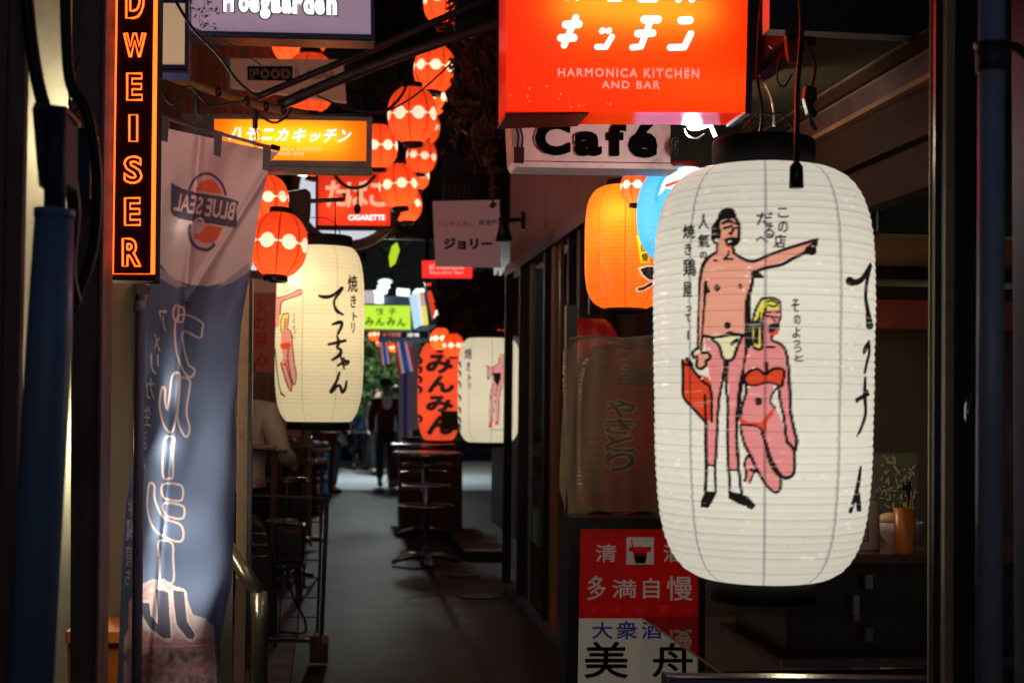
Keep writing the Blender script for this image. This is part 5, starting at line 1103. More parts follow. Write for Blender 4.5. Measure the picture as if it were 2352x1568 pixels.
for k, (lb, q4) in enumerate((('smaller striped flag nearer the tall white lantern, red white and blue', ((258, 712), (345, 712), (372, 905), (275, 915))), ('larger striped flag beside the tall red lantern, red white and blue', ((395, 708), (530, 706), (592, 965), (438, 1000))))):
    fg = thing('flag', lb, 'flag', at(*D_(*q4[2]), 17.5), 'striped flags'); tl, tr, br, bl = [Vector((*q, 0)) for q in q4]
    for i, (a0, a1, c_) in enumerate(((0, .17, (.5, .02, .02)), (.17, .34, (.6, .6, .62)), (.34, .66, (.04, .08, .4)), (.66, .83, (.6, .6, .62)), (.83, 1, (.5, .02, .02)))):
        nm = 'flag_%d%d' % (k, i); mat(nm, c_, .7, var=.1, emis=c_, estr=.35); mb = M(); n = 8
        for j in range(n):
            def FP(u, v): 
                p = tl.lerp(tr, u).lerp(bl.lerp(br, u), v); return at(*D_(p.x, p.y), 17.5 + .06 * sin(u * 9 + v * 3))
            mb.add([FP(a0, j / n), FP(a1, j / n), FP(a1, (j + 1) / n), FP(a0, (j + 1) / n)], [(0, 1, 2, 3)])
        mb.build('stripe', MATS[nm], fg)
    M().tube([at(*D_(tl.x - 5, tl.y - 6), 17.5), at(*D_(tr.x + 5, tr.y - 6), 17.5)], .012, 6).build('rod', MATS['metal_blue'], fg)
# greenery behind
gr = thing('leafy_bush', 'blurred dark green foliage at the end of the alley behind the flags', 'bush', (0.8, 29, 0)); mb = M(); rs = np.random.RandomState(21)
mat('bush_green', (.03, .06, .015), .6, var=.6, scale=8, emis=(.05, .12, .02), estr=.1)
for _ in range(5200):
    x, y = rs.uniform(815, 965), rs.uniform(772, 960); dens = .5 + .5 * sin(x * .09) * sin(y * .07 + x * .02)
    if rs.rand() > dens + .25: continue
    c = at(x, y, rs.uniform(28, 31)); d = Vector(rs.normal(size=3)).normalized(); e = d.cross(Vector(rs.normal(size=3))).normalized(); s_ = rs.uniform(.04, .1)
    mb.add([c - d * s_, c + e * s_ * .5, c + d * s_, c - e * s_ * .5], [(0, 1, 2, 3)])
fo = mb.build('foliage', MATS['bush_green'], gr); fo['kind'] = 'stuff'
for x in (835, 880, 930): M().tube([at(x, 1080, 29.6), at(x + 6, 900, 29.6), at(x, 790, 29.6)], [.05, .035, .015], 8).build('trunk', MATS['dark_wood'], gr)
lamp('lamp_light', at(880, 800, 27), 40, (.9, 1, .8), .2, tl2)
# curtains and posts at the end
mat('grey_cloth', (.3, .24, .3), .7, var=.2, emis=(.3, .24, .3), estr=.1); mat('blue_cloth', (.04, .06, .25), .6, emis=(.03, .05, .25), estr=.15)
cu = thing('awning_posts', 'grey-lilac posts and folded curtain beside the tall red lantern', 'posts', at(*D_(520, 1500), 18.2))
for x0, x1, y0, y1, m_ in ((438, 478, 960, 1620, 'grey_cloth'), (480, 512, 990, 1500, 'blue_cloth'), (514, 545, 960, 1500, 'grey_cloth'), (548, 572, 720, 1500, 'grey_cloth'), (576, 612, 720, 1500, 'grey_cloth')):
    M().prism([D_(x0, y0), D_(x1, y0), D_(x1, y1), D_(x0, y1)], 18.2, .08).build('post', MATS[m_], cu, bevel=.01)

# ---------------------------------------------------------------- people
mat('skin', (.5, .28, .2), .5, var=.05); mat('hair_dark', (.015, .01, .01), .5)
def skinmesh(name, joints, edges, m_, parent, sub=2):
    """joints: (x, y, z, r) local; one continuous skinned surface"""
    me = bpy.data.meshes.new(name); me.from_pydata([j[:3] for j in joints], edges, []); o = bpy.data.objects.new('tmp', me); COL.objects.link(o)
    sk = o.modifiers.new('s', 'SKIN'); ss = o.modifiers.new('u', 'SUBSURF'); ss.levels = sub
    for v, j in zip(me.skin_vertices[0].data, joints): r = j[3]; v.radius = (r, j[4] if len(j) > 4 else r)
    me.skin_vertices[0].data[0].use_root = True
    dg = bpy.context.evaluated_depsgraph_get(); nm = bpy.data.meshes.new_from_object(o.evaluated_get(dg)); bpy.data.objects.remove(o)
    nm.materials.clear(); nm.materials.append(m_); nm.shade_smooth(); nm.name = name
    return link(name, nm, parent)
def person(label, loc, h, rot, jacket, trousers, arm=(0, 0), hair='hair_dark', hat=None, lean=0., sub=1, extra=None, arms=None, stride=.08):
    p = thing('person', label, 'person', loc); k = h / 1.75; W = lambda l: [(x * k, (y + lean * max(z - .9, 0)) * k, z * k, *[r * k for r in rr]) for x, y, z, *rr in l]
    sh = arms or [((.19, 0, 1.42), (.24, .02, 1.15), (.25, -.08, .9)), ((-.19, 0, 1.42), (-.24, .02, 1.15), (-.25, -.08, .9))]
    J = [(0, 0, .95, .13, .10), (0, 0, 1.15, .12, .095), (0, 0, 1.36, .15, .10), (0, 0, 1.47, .06), (0, -.01, 1.53, .05), (0, -.02, 1.60, .075, .09), (0, -.02, 1.69, .075, .09), (0, -.01, 1.74, .04, .05)]
    E = [(0, 1), (1, 2), (2, 3), (3, 4), (4, 5), (5, 6), (6, 7)]
    for s_, (a, b, c) in zip((1, -1), sh):
        i = len(J); J += [(*a, .055), (*b, .045), (*c, .035), (c[0], c[1] - .06, c[2] - .06, .04, .02)]; E += [(2, i), (i, i + 1), (i + 1, i + 2), (i + 2, i + 3)]
    for s_ in (1, -1):
        i = len(J); J += [(.09 * s_, 0, .88, .085), (.10 * s_, -.02, .5, .06), (.10 * s_, stride * s_, .10, .045), (.10 * s_, stride * s_ - .12, .04, .04, .035)]; E += [(0, i), (i, i + 1), (i + 1, i + 2), (i + 2, i + 3)]
    skinmesh('body', W(J), E, MATS['skin'], p, sub)
    JJ = [(0, 0, .80, .165, .12), (0, 0, .95, .16, .125), (0, 0, 1.15, .155, .125), (0, 0, 1.36, .18, .125), (0, 0, 1.48, .08, .08)]; EE = [(0, 1), (1, 2), (2, 3), (3, 4)]
    for s_, (a, b, c) in zip((1, -1), sh):
        i = len(JJ); JJ += [(*a, .085), (*b, .068), (*c, .055)]; EE += [(3, i), (i, i + 1), (i + 1, i + 2)]
    skinmesh('jacket', W(JJ), EE, jacket, p, sub + 1 if sub > 1 else 2)
    JT = [(0, 0, .92, .15, .12)]; ET = []
    for s_ in (1, -1):
        i = len(JT); JT += [(.09 * s_, 0, .84, .105), (.10 * s_, -.02, .5, .08), (.10 * s_, stride * s_, .12, .07)]; ET += [(0, i), (i, i + 1), (i + 1, i + 2)]
    skinmesh('trousers', W(JT), ET, trousers, p, sub)
    for s_ in (1, -1): M().ball(WO[p] + Vector((.10 * s_ * k, (stride * s_ - .05) * k, .045)), .06, 12, (.75, 1.8, .7)).build('shoe', MATS['ink'], p, smooth=True)
    hd = WO[p] + Vector((0, (lean * .75) * k, 1.665 * k))
    M().ball(hd + Vector((0, .015 * k, .03 * k)), .098 * k, 14, (.92, 1.05, .95)).build('hair', MATS[hair], p, smooth=True)
    M().ball(hd + Vector((0, -.095 * k, -.03 * k)), .014 * k, 8, (1, 1, 1.6)).build('nose', MATS['skin'], p, smooth=True)
    for s_ in (1, -1): M().ball(hd + Vector((.032 * s_ * k, -.088 * k, .0)), .009 * k, 8).build('eye', MATS['ink'], p)
    if hat:
        M().lathe([(.12 * k, -.02), (.115 * k, .0), (.105 * k, .05), (.085 * k, .09), (.0, .10)], hd + Vector((0, 0, .05 * k)), 20).build('cap', MATS[hat], p, smooth=True); M().ball(hd + Vector((0, -.11 * k, .05 * k)), .07 * k, 10, (1, .9, .15)).build('cap_brim', MATS[hat], p, smooth=True)
    if extra: extra(p, k)
    p.rotation_euler.z = rot; return p
mat('jacket_cream', (.82, .82, .76), .6, var=.12, bump=.8, bscale=11, stretch=(1, 1, 2.5)); mat('cloth_dark', (.02, .02, .03), .7); mat('cloth_black', (.012, .012, .016), .7); mat('cloth_navy', (.03, .05, .12), .7)
mat('cloth_maroon', (.12, .01, .015), .7); mat('cloth_white', (.35, .35, .4), .6, emis=(.6, .6, .66), estr=.03); mat('cloth_jeans', (.3, .32, .42), .7)
person('person in a puffy cream jacket standing at the bar table behind the door post', at(566, 915, 8.9) * Vector((1, 1, 0)) if False else Vector((at(563, 915, 8.9).x, 8.9, 0.035)), 1.66, radians(150), MATS['jacket_cream'], MATS['cloth_black'], lean=.05, sub=2, arms=[((.2, 0, 1.40), (.26, -.04, 1.14), (.2, -.26, 1.08)), ((-.2, 0, 1.40), (-.26, -.04, 1.14), (-.2, -.26, 1.08))])
def scarf(p, k):
    M().ball(WO[p] + Vector((0, -.1 * k, 1.40 * k)), .09 * k, 12, (1, .5, 1.3)).build('scarf', MATS['cloth_white'], p, smooth=True); M().prism([D_(270, 1130), D_(330, 1250), D_(285, 1240)], 22, .01) 
def red_lapel(p, k): scarf(p, k); M().tube([WO[p] + Vector((-.1 * k, -.15 * k, 1.42 * k)), WO[p] + Vector((-.13 * k, -.16 * k, 1.1 * k))], .03 * k, 8).build('lapel', MATS['red_paint'], p)
def gnd(px, Y): return Vector((at(px, 915, Y).x, Y, .02))
person('person in a long dark coat with white scarf and flat cap at the alley end', gnd(887, 23.5), 1.72, 0.1, MATS['cloth_maroon'], MATS['cloth_black'], hat='cloth_black', extra=red_lapel)
person('person in black seen beside the one with the white scarf', gnd(866, 27), 1.6, .5, MATS['cloth_black'], MATS['cloth_black'])
person('person bending in a navy jacket between the white lantern and the coat wearer', gnd(830, 29), 1.5, -.6, MATS['cloth_navy'], MATS['cloth_dark'])
person('person in pale trousers half hidden by the red cabinet', gnd(765, 21.5), 1.68, 1.2, MATS['cloth_maroon'], MATS['cloth_jeans'], stride=.02)
person('person in grey behind the grey posts', gnd(912, 25), 1.65, 2.5, MATS['cloth_jeans'], MATS['cloth_dark'])
bg_ = thing('plastic_bag', 'white plastic bag hanging from a hand at the alley end', 'bag', at(792, 1026, 21.3))
M().hexa([at(784, 1024, 21.3), at(800, 1020, 21.3), at(800, 1020, 21.4), at(784, 1024, 21.4), at(779, 990, 21.33), at(783, 989, 21.33), at(783, 989, 21.36), at(779, 990, 21.36)]).build('bag_body', MATS['cloth_white'], bg_, smooth=True); M().tube([at(780, 990, 21.34), at(777, 978, 21.34)], .008, 6).build('handle', MATS['cloth_white'], bg_)
sc_ = thing('parked_scooter', 'dark scooter with orange lamps standing at the alley end', 'scooter', gnd(822, 23)); X0 = WO[sc_].x
mat('lamp_orange', (.7, .1, .02), .3, emis=(.9, .15, .03), estr=.5)
M().tube([(X0, 22.8, .55), (X0, 23.1, .45), (X0, 23.7, .5), (X0, 23.9, .75)], [.12, .16, .2, .12], 12).build('body', MATS['black_paint'], sc_, smooth=True)
M().tube([(X0, 22.85, .55), (X0, 22.75, .85), (X0, 22.78, 1.02)], [.07, .05, .04], 10).build('steering_column', MATS['black_paint'], sc_, smooth=True); M().tube([(X0 - .3, 22.85, 1.04), (X0, 22.78, 1.0), (X0 + .3, 22.85, 1.04)], .018, 8).build('handlebar', MATS['black_metal'], sc_)
for s_ in (-1, 1): M().ball((X0 + .17 * s_, 22.7, .88), .055, 12, (1, .6, 1.5)).build('indicator', MATS['lamp_orange'], sc_, smooth=True); M().tube([(X0 + .24 * s_, 22.84, 1.04), (X0 + .3 * s_, 22.84, 1.2)], .01, 6).build('mirror_arm', MATS['black_metal'], sc_)
M().ball((X0, 23.5, .72), .16, 14, (.8, 2.2, .45)).build('seat', MATS['cloth_black'], sc_, smooth=True); M().ball((X0, 22.68, .85), .08, 12, (1.1, .6, 1)).build('headlight', MATS['steel'], sc_, smooth=True)
for y in (22.65, 23.8):
    wh = M().tube([(X0, y + .22 * cos(t), .24 + .22 * sin(t)) for t in np.linspace(0, 2 * pi, 24, endpoint=False)], .05, 8, True).build('wheel', MATS['black_paint'], sc_, smooth=True)
sc_.location = (gnd(820, 29.5).x, 29.5, .02)
st_ = thing('folding_stand', 'dark tripod stand on the tiled floor at the alley end', 'stand', gnd(846, 28.6)); q = WO[st_]
M().tube([q + Vector((0, 0, .12)), q + Vector((0, 0, .75))], .035, 10).build('column', MATS['black_metal'], st_)
for a in range(4): M().tube([q + Vector((0, 0, .14)), q + Vector((.3 * cos(a * pi / 2 + .5), .3 * sin(a * pi / 2 + .5), .02))], .025, 8).build('leg', MATS['black_metal'], st_)
M().box(q.x - .3, q.x + .3, q.y - .25, q.y + .25, q.z + .75, q.z + .79).build('top', MATS['cloth_dark'], st_, bevel=.01)
# ---------------------------------------------------------------- standing tables
def K_(a, b): return (562.7 + .29297 * a, 861.3 + .29297 * b)
mat('steel_top', (.42, .38, .34), .25, metal=1., var=.2, bump=.05, bscale=20); mat('table_wood', (.12, .045, .03), .25, var=.3, coat=.4); mat('table_edge', (.4, .14, .07), .3, var=.3, coat=.4)
def steel_table(label, px, Y, r, h, base_px=150):
    c = Vector((at(px, 915, Y).x, Y, 0)); t = thing('standing_table', label, 'table', c, 'steel standing tables')
    M().lathe([(0, h - .035), (r - .01, h - .035), (r, h - .03), (r, h - .006), (r - .01, h)], c, 48).build('table_top', MATS['steel_top'], t, smooth=False, bevel=.002)
    M().lathe([(.028, .09), (.028, h - .04)], c, 16).build('pole', MATS['steel'], t, smooth=True)
    M().lathe([(.06, .075), (.06, .095), (.03, .12)], c, 16).build('collar', MATS['steel'], t, smooth=True)
    for z in (h - .11, h * .70, h * .52):
        rr = r * (.8 if z < h * .6 else .7); M().tube([c + Vector((rr * cos(a), rr * sin(a), z)) for a in np.linspace(0, 2 * pi, 40, endpoint=False)], .009, 8, True).build('ring', MATS['steel'], t, smooth=True)
    for k in range(4):
        a = k * pi / 2 + .12; P = [c + Vector((d * cos(a), d * sin(a), z)) for d, z in ((.02, .085), (.12, .08), (.22, .055), (.3, .022))]
        M().tube(P, [.03, .028, .024, .02], 10).build('foot', MATS['steel'], t, smooth=True)
    return t
steel_table('nearest steel standing table with a ring shelf and four curved feet', 982, 12.6, .30, .99)
steel_table('steel standing table right behind the nearest one, feet showing to its side', 975, 15.2, .36, .98)
steel_table('third steel table, its rim lit red by the tall red lantern', 992, 17.2, .36, 1.0)
bd = thing('wooden_counter', 'dark reddish wooden counter box behind the steel tables', 'counter', Vector((at(1000, 915, 16.2).x, 16.2, 0)))
M().prism([(918, 1052), (1062, 1052), (1062, 1214), (918, 1214)], 16.0, .5).build('body', MATS['dark_wood'], bd, bevel=.01); M().prism([(912, 1042), (1068, 1042), (1068, 1051), (912, 1051)], 15.95, .6).build('counter_top', MATS['table_wood'], bd, bevel=.005)
tk = thing('tray_box', 'dark menu box standing on the far steel table before the red lantern', 'box', at(1040, 996, 15.0)); M().prism([D_(820, 1330), D_(982, 1335), D_(985, 1500), D_(815, 1500)], 15.2, .2).build('casing', MATS['dark_wood'], tk, bevel=.01); M().prism([D_(815, 1325), D_(985, 1330), D_(985, 1340), D_(815, 1336)], 15.18, .24).build('lid', MATS['table_wood'], tk)
dv = thing('wooden_signpost', 'tapered wooden board leaning at the side of the steel tables', 'board', gnd(905, 17.5)); mat('signboard_wood', (.2, .12, .05), .6, emis=(.2, .2, .02), estr=.03)
M().prism([K_(1150, 600), K_(1200, 600), K_(1200, 870), K_(1125, 880)], 17.4, .1).build('board', MATS['dark_wood'], dv, bevel=.01); M().prism([K_(1128, 825), K_(1198, 815), K_(1196, 850), K_(1128, 862)], 17.38, .02).build('label_plate', MATS['leaf_lit'] if False else MATS['signboard_wood'], dv)
# bar tables on the other side
def slab(name, q4, Y, d, m_, parent): return M().prism([K_(*q) for q in q4], Y, d).build(name, MATS[m_], parent, bevel=.004)
def leg(parent, x, y0, Y, m_='dark_wood', w_=14, zb=.035):
    a = at(*K_(x, y0), Y); r = w_ * .293 * mpp(Y) / 2; return M().box(a.x - r, a.x + r, Y, Y + 2 * r, zb, a.z).build('leg', MATS[m_], parent, bevel=.003)
t1_ = thing('bar_table', 'pale topped bar table in front of the cream jacket', 'table', at(*K_(140, 560), 8.6) * Vector((1, 1, 0))); slab('table_top', ((-60, 545), (238, 552), (232, 584), (-60, 580)), 8.6, .35, 'table_edge', t1_); slab('under_frame', ((-60, 585), (330, 592), (330, 608), (-60, 602)), 8.62, .33, 'black_metal', t1_)
leg(t1_, 228, 600, 8.7, 'dark_wood', 50); leg(t1_, 20, 600, 8.7, 'dark_wood', 40)
t2_ = thing('bar_table', 'dark red lacquer bar table with a wooden tray on it', 'table', at(*K_(380, 560), 10.4) * Vector((1, 1, 0))); slab('table_top', ((200, 528), (380, 520), (560, 538), (556, 562), (380, 575), (200, 570)), 10.4, .45, 'table_wood', t2_); leg(t2_, 280, 575, 10.6, 'dark_wood', 34); leg(t2_, 480, 570, 10.8, 'black_metal', 20); leg(t2_, 355, 575, 10.8, 'black_metal', 20)
tr_ = thing('wooden_tray', 'small flat wooden tray lying on the red lacquer table', 'tray', at(*K_(290, 515), 10.5)); slab('tray_base', ((215, 500), (380, 497), (385, 512), (215, 516)), 10.5, .25, 'table_edge', tr_); slab('rim', ((213, 490), (382, 489), (382, 495), (213, 498)), 10.5, .02, 'table_edge', tr_)
t3_ = thing('bar_table', 'lower brown bar table with a lit front edge beside the kegs', 'table', at(*K_(440, 690), 11.6) * Vector((1, 1, 0))); slab('table_top', ((255, 672), (630, 664), (634, 692), (400, 706), (262, 694)), 11.6, .4, 'table_edge', t3_); leg(t3_, 345, 705, 11.8, 'black_metal', 30); leg(t3_, 465, 700, 11.7, 'table_edge', 18); leg(t3_, 600, 700, 11.9, 'black_metal', 20)
sl_ = thing('bar_stool', 'round stool with a shiny seat under the bar tables', 'stool', at(*K_(320, 800), 10.0) * Vector((1, 1, 0)))
c = WO[sl_]; zz = at(*K_(320, 800), 10.0).z
M().lathe([(0, zz - .03), (.15, zz - .03), (.155, zz - .015), (.15, zz), (0, zz + .004)], c, 28).build('seat', MATS['table_wood'], sl_, smooth=True)
M().lathe([(.152, zz - .028), (.158, zz - .028), (.158, zz - .018), (.152, zz - .018)], c, 28, False).build('seat_rim', MATS['steel'], sl_, smooth=True)
for a in range(4): M().tube([c + Vector((.1 * cos(a * pi / 2 + .7), .1 * sin(a * pi / 2 + .7), zz - .03)), c + Vector((.15 * cos(a * pi / 2 + .7), .15 * sin(a * pi / 2 + .7), .035))], .013, 8).build('leg', MATS['dark_wood'], sl_)
M().tube([c + Vector((.13 * cos(a), .13 * sin(a), .3)) for a in np.linspace(0, 2 * pi, 24, endpoint=False)], .008, 6, True).build('foot_ring', MATS['steel'], sl_)
for i, (xa, lb) in enumerate(((655, 'low chrome table base resting on the concrete strip behind the rack'), (700, 'second chrome table foot by the rack, farther along the strip'))):
    Yb = (11.3, 14.0)[i]; c = Vector((at(xa, 915, Yb).x, Yb, .035)); tb_ = thing('table_base', lb, 'table base', c)
    for k in range(4):
        a = k * pi / 2 + .35; M().tube([c + Vector((d * cos(a), d * sin(a), z)) for d, z in ((.02, .07), (.12, .06), (.22, .03), (.26, .015))], [.028, .026, .02, .014], 10).build('foot', MATS['steel'], tb_, smooth=True)
    M().lathe([(.03, .05), (.03, .9)], c, 14).build('pole', MATS['black_metal'], tb_, smooth=True); M().box(c.x - .25, c.x + .25, c.y - .2, c.y + .2, c.z + .9, c.z + .93).build('table_top', MATS['table_wood'], tb_, bevel=.004)
# red cabinet, kegs, barrel
rc_ = thing('red_cabinet', 'plain red cabinet below the tall white lantern', 'cabinet', gnd(735, 20)); M().prism([K_(455, 455), K_(700, 458), K_(668, 985), K_(470, 985)], 20, .45).build('body', MATS['red_cabinet'], rc_, bevel=.01); M().prism([K_(450, 446), K_(725, 450), K_(722, 462), K_(450, 458)], 19.95, .55).build('top', MATS['red_paint'], rc_, bevel=.005); M().prism([K_(700, 470), K_(712, 470), K_(674, 985), K_(668, 985)], 19.98, .45).build('edge', MATS['red_paint'], rc_)
mat('keg_steel', (.3, .42, .5), .22, metal=.9, var=.15); mat('keg_blue', (.02, .06, .2), .3, var=.1)
for i, (pxk, Yk_, lb) in enumerate(((733, 18.6, 'stacked steel beer keg with blue belly, nearer the aisle'), (712, 19.0, 'beer keg partly behind the nearer one'), (700, 19.3, 'third beer keg farthest from the aisle'))):
    c = gnd(pxk, Yk_); kg = thing('beer_keg', lb, 'keg', c, 'beer kegs')
    for j in range(2):
        z = j * .44; M().lathe([(.1, z), (.125, z + .01), (.13, z + .05), (.125, z + .06)], c, 24).build('foot_ring', MATS['keg_steel'], kg, smooth=True)
        M().lathe([(.12, z + .06), (.14, z + .09), (.14, z + .2), (.147, z + .21), (.14, z + .22), (.14, z + .33), (.12, z + .37)], c, 24).build('barrel', MATS['keg_blue' if (i + j) % 2 and i else 'keg_steel'], kg, smooth=True)
        M().lathe([(.125, z + .37), (.13, z + .38), (.13, z + .42), (.122, z + .43)], c, 24).build('top_ring', MATS['keg_steel'], kg, smooth=True)
bk = thing('blue_barrel', 'pale blue plastic drum beside the red cabinet', 'barrel', gnd(675, 20.5)); M().lathe([(.13, 0), (.16, .05), (.17, .5), (.175, .55), (.17, .6), (.165, 1.0), (.13, 1.15), (.05, 1.2)], WO[bk], 24).build('body', MATS['pipe_blue'], bk, smooth=True); M().lathe([(.05, 1.2), (.05, 1.25)], WO[bk], 14).build('lid', MATS['white_plastic'], bk)
# fire-watch board
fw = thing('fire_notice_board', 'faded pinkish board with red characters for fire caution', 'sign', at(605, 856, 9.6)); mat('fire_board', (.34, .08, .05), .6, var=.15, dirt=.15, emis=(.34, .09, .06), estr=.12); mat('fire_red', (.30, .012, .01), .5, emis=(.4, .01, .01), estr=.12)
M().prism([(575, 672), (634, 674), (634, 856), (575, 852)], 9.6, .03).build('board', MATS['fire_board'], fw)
for ch, bx in (('火', (588, 688, 614, 722)), ('の', (582, 728, 612, 758)), ('用', (584, 764, 612, 800)), ('心', (586, 808, 616, 842))): letter(ch, bx, 9.6, MATS['fire_red'], fw, weight=.03, name='letter')
M().prism([(575, 640), (640, 643), (640, 672), (575, 671)], 9.62, .03).build('upper_board', MATS['food_tan_glow'], fw)
wp = thing('timber_screen', 'orange-brown timber posts and panel behind the tall white lantern', 'screen', at(650, 1250, 12.8))
for x0, x1, m_ in ((560, 640, 'plank_wood'), (642, 662, 'dark_wood'), (664, 690, 'plank_warm'), (692, 700, 'dark_wood'), (702, 716, 'plank_wood')): M().prism([(x0, 620), (x1, 620), (x1, 1230), (x0, 1230)], 12.8, .05).build('board', MATS[m_], wp, bevel=.004)
ur = thing('glass_vase', 'tall pale glass vase shape behind the cream jacket', 'vase', at(*K_(290, 480), 12.0)); M().lathe([(.04, 0), (.06, .02), (.07, .1), (.05, .22), (.03, .32), (.04, .36)], WO[ur], 20).build('body', MATS['white_board'], ur, smooth=True); M().lathe([(.028, .32), (.028, .325)], WO[ur], 14).build('neck_ring', MATS['steel'], ur)
ur2 = thing('side_counter', 'narrow brown ledge holding the pale vase', 'counter', WO[ur] * Vector((1, 1, 0))); q = WO[ur]; M().box(q.x - .3, q.x + .25, q.y - .15, q.y + .2, q.z - .04, q.z).build('top', MATS['table_wood'], ur2, bevel=.004); M().box(q.x - .28, q.x + .2, q.y - .1, q.y + .18, .035, q.z - .04).build('body', MATS['dark_wood'], ur2)
# wire rack with machine
Yr = 7.9
def R8(a, b): return (574.2 + .26856 * a, 1147.3 + .26856 * b)
rk = thing('wire_rack', 'black wire grid rack standing on a wooden block at the platform edge', 'rack', at(735, 1515, Yr))
def bar(p0, p1, r, m_='black_metal', name='bar', Y=Yr): return M().tube([at(*R8(*p0), Y), at(*R8(*p1), Y)], r, 8).build(name, MATS[m_], rk)
M().prism([R8(-60, -48), R8(676, -20), R8(676, -2), R8(-60, -34)], Yr - .03, .04).build('top_rail', MATS['black_metal'], rk)
M().prism([R8(640, -10), R8(678, -10), R8(628, 1215), R8(590, 1215)], Yr - .03, .04).build('post', MATS['black_metal'], rk); M().prism([R8(605, 0), R8(628, 0), R8(585, 1190), R8(560, 1190)], Yr + .25, .035).build('post', MATS['black_metal'], rk)
M().prism([R8(0, 1190), R8(626, 1196), R8(626, 1222), R8(0, 1216)], Yr - .028, .04).build('bottom_rail', MATS['black_metal'], rk)
for i, y in enumerate((22, 185, 350, 512, 665, 832, 998, 1160)): bar((-40, y), (640 - y * .03, y + 4), .0035)
for x in (-10, 140, 300, 458): bar((x, -20), (x - 52, 1190), .0035)
wbk = thing('wooden_block', 'dark wooden block under the foot of the wire rack', 'block', ground(733, 1520)); M().prism([R8(510, 1168), R8(672, 1168), R8(668, 1395), R8(508, 1395)], Yr - .05, .14).build('block', MATS['dark_wood'], wbk, bevel=.004); M().prism([R8(614, 1160), R8(668, 1160), R8(668, 1225), R8(614, 1225)], Yr - .06, .01).build('end_piece', MATS['plank_wood'], wbk)
mc = thing('drinks_machine', 'black boxy machine with a shiny chrome top edge inside the wire rack', 'machine', at(650, 1295, 8.2))
M().prism([R8(215, 205), R8(470, 215), R8(462, 540), R8(225, 545)], 8.15, .25).build('casing', MATS['black_paint'], mc, bevel=.012); M().prism([R8(140, 176), R8(300, 180), R8(400, 200), R8(398, 210), R8(140, 196)], 8.12, .22).build('top_trim', MATS['steel'], mc, bevel=.003)
M().prism([R8(290, 262), R8(415, 262), R8(415, 274), R8(290, 276)], 8.145, .004).build('name_strip', MATS['red_paint'], mc); M().prism([R8(190, 215), R8(240, 215), R8(240, 560), R8(190, 560)], 8.17, .2).build('side_panel', MATS['dark_wood'], mc)
M().tube(smoothpts([at(*R8(320, 560), 8.1), at(*R8(330, 700), 8.1), at(*R8(390, 880), 8.0), at(*R8(450, 980), 8.0), at(*R8(480, 1080), 7.99), at(*R8(450, 1140), 7.98), at(*R8(250, 1125), 8.0)]), .007, 8).build('power_cord', MATS['cable_black'], mc, smooth=True)
sf = thing('rack_shelf', 'low black shelf carrying the drinks machine', 'shelf', at(640, 1470, 8.2)); M().prism([R8(60, 548), R8(470, 552), R8(468, 566), R8(60, 562)], 8.1, .35).build('board', MATS['black_metal'], sf)
for x in (80, 205): M().prism([R8(x, 566), R8(x + 30, 566), R8(x + 25, 1290), R8(x - 5, 1290)], 8.3, .04).build('leg', MATS['black_metal'], sf)
bc = thing('parked_cart', 'dark covered cart with thin chrome lines beside the cream post', 'cart', at(590, 1400, 7.6)); M().prism([(578, 1190), (600, 1215), (622, 1280), (626, 1400), (600, 1480), (560, 1480), (560, 1190)], 7.6, .3).build('cover', MATS['cloth_black'], bc, bevel=.01)
for y in (1224, 1250, 1276): M().tube([at(576, y, 7.58), at(612, y + 1, 7.58)], .0035, 6).build('chrome_line', MATS['steel'], bc)
M().tube([at(573, 1500, 6.8), at(586, 1492, 6.8)], .01, 8).build('pedal', MATS['steel'], bc); M().ball(at(576, 1522, 6.5), .03, 12).build('wheel', MATS['black_metal'], bc)

# ---------------------------------------------------------------- the bar on the other side
def R4(a, b): return (1148.5 + .26856 * a, 1147.3 + .26856 * b)
def Z7(a, b): return (1720.4 + .26856 * a, 746.5 + .26856 * b)
def Z8(a, b): return (1720.4 + .26856 * a, 1147.3 + .26856 * b)
def Z5(a, b): return (1720.4 + .26856 * a, .26856 * b)
mat('soffit', (.06, .04, .018), .85, spec=.1, var=.3, scale=3, stretch=(3, .4, 1), dirt=.2); mat('beam_wood', (.032, .012, .005), .85, spec=.1, var=.3, scale=5, stretch=(3, .3, 3), dirt=.2); mat('brass_edge', (.4, .22, .1), .3, metal=.6)
cnp = thing('bar_canopy', 'dark wooden canopy soffit and trim over the bar window', 'canopy', (1.1, 5, 2.35))
M().box(1.12, 1.42, 3.35, 4.38, 2.36, 2.42).build('soffit_board', MATS['soffit'], cnp)
M().box(1.04, 1.6, 3.29, 3.345, 2.35, 2.8).build('front_board', MATS['black_metal'], cnp)
for x, z0, z1, m_ in ((1.425, 2.32, 2.358, 'beam_wood'), (1.445, 2.255, 2.318, 'dark_wood'), (1.43, 2.24, 2.254, 'brass_edge'), (1.46, 2.12, 2.238, 'beam_wood'), (1.49, 2.0, 2.118, 'beam_wood')): M().box(x, x + .06, 3.15, 6.1, z0, z1).build('trim_board', MATS[m_], cnp)
M().box(1.418, 1.426, 3.2, 6.1, 2.352, 2.3585).build('bright_edge', MATS['brass_edge'], cnp); M().box(1.44, 1.446, 3.2, 6.1, 2.315, 2.3195).build('bright_edge', MATS['brass_edge'], cnp)
M().box(.85, 1.5, 4.42, 4.5, 2.36, 4.2).build('upper_board', MATS['soffit'], cnp)  # dark filler board added to cover sky beside the big glowing sign
M().box(1.1, 1.42, 4.8, 4.85, 2.27, 4.2).build('upper_board', MATS['soffit'], cnp)  # dark filler board added where sky showed beside the Café sign
M().box(1.47, 3.3, 2.85, 7.0, 2.41, 2.5).build('inner_ceiling', MATS['soffit'], cnp)
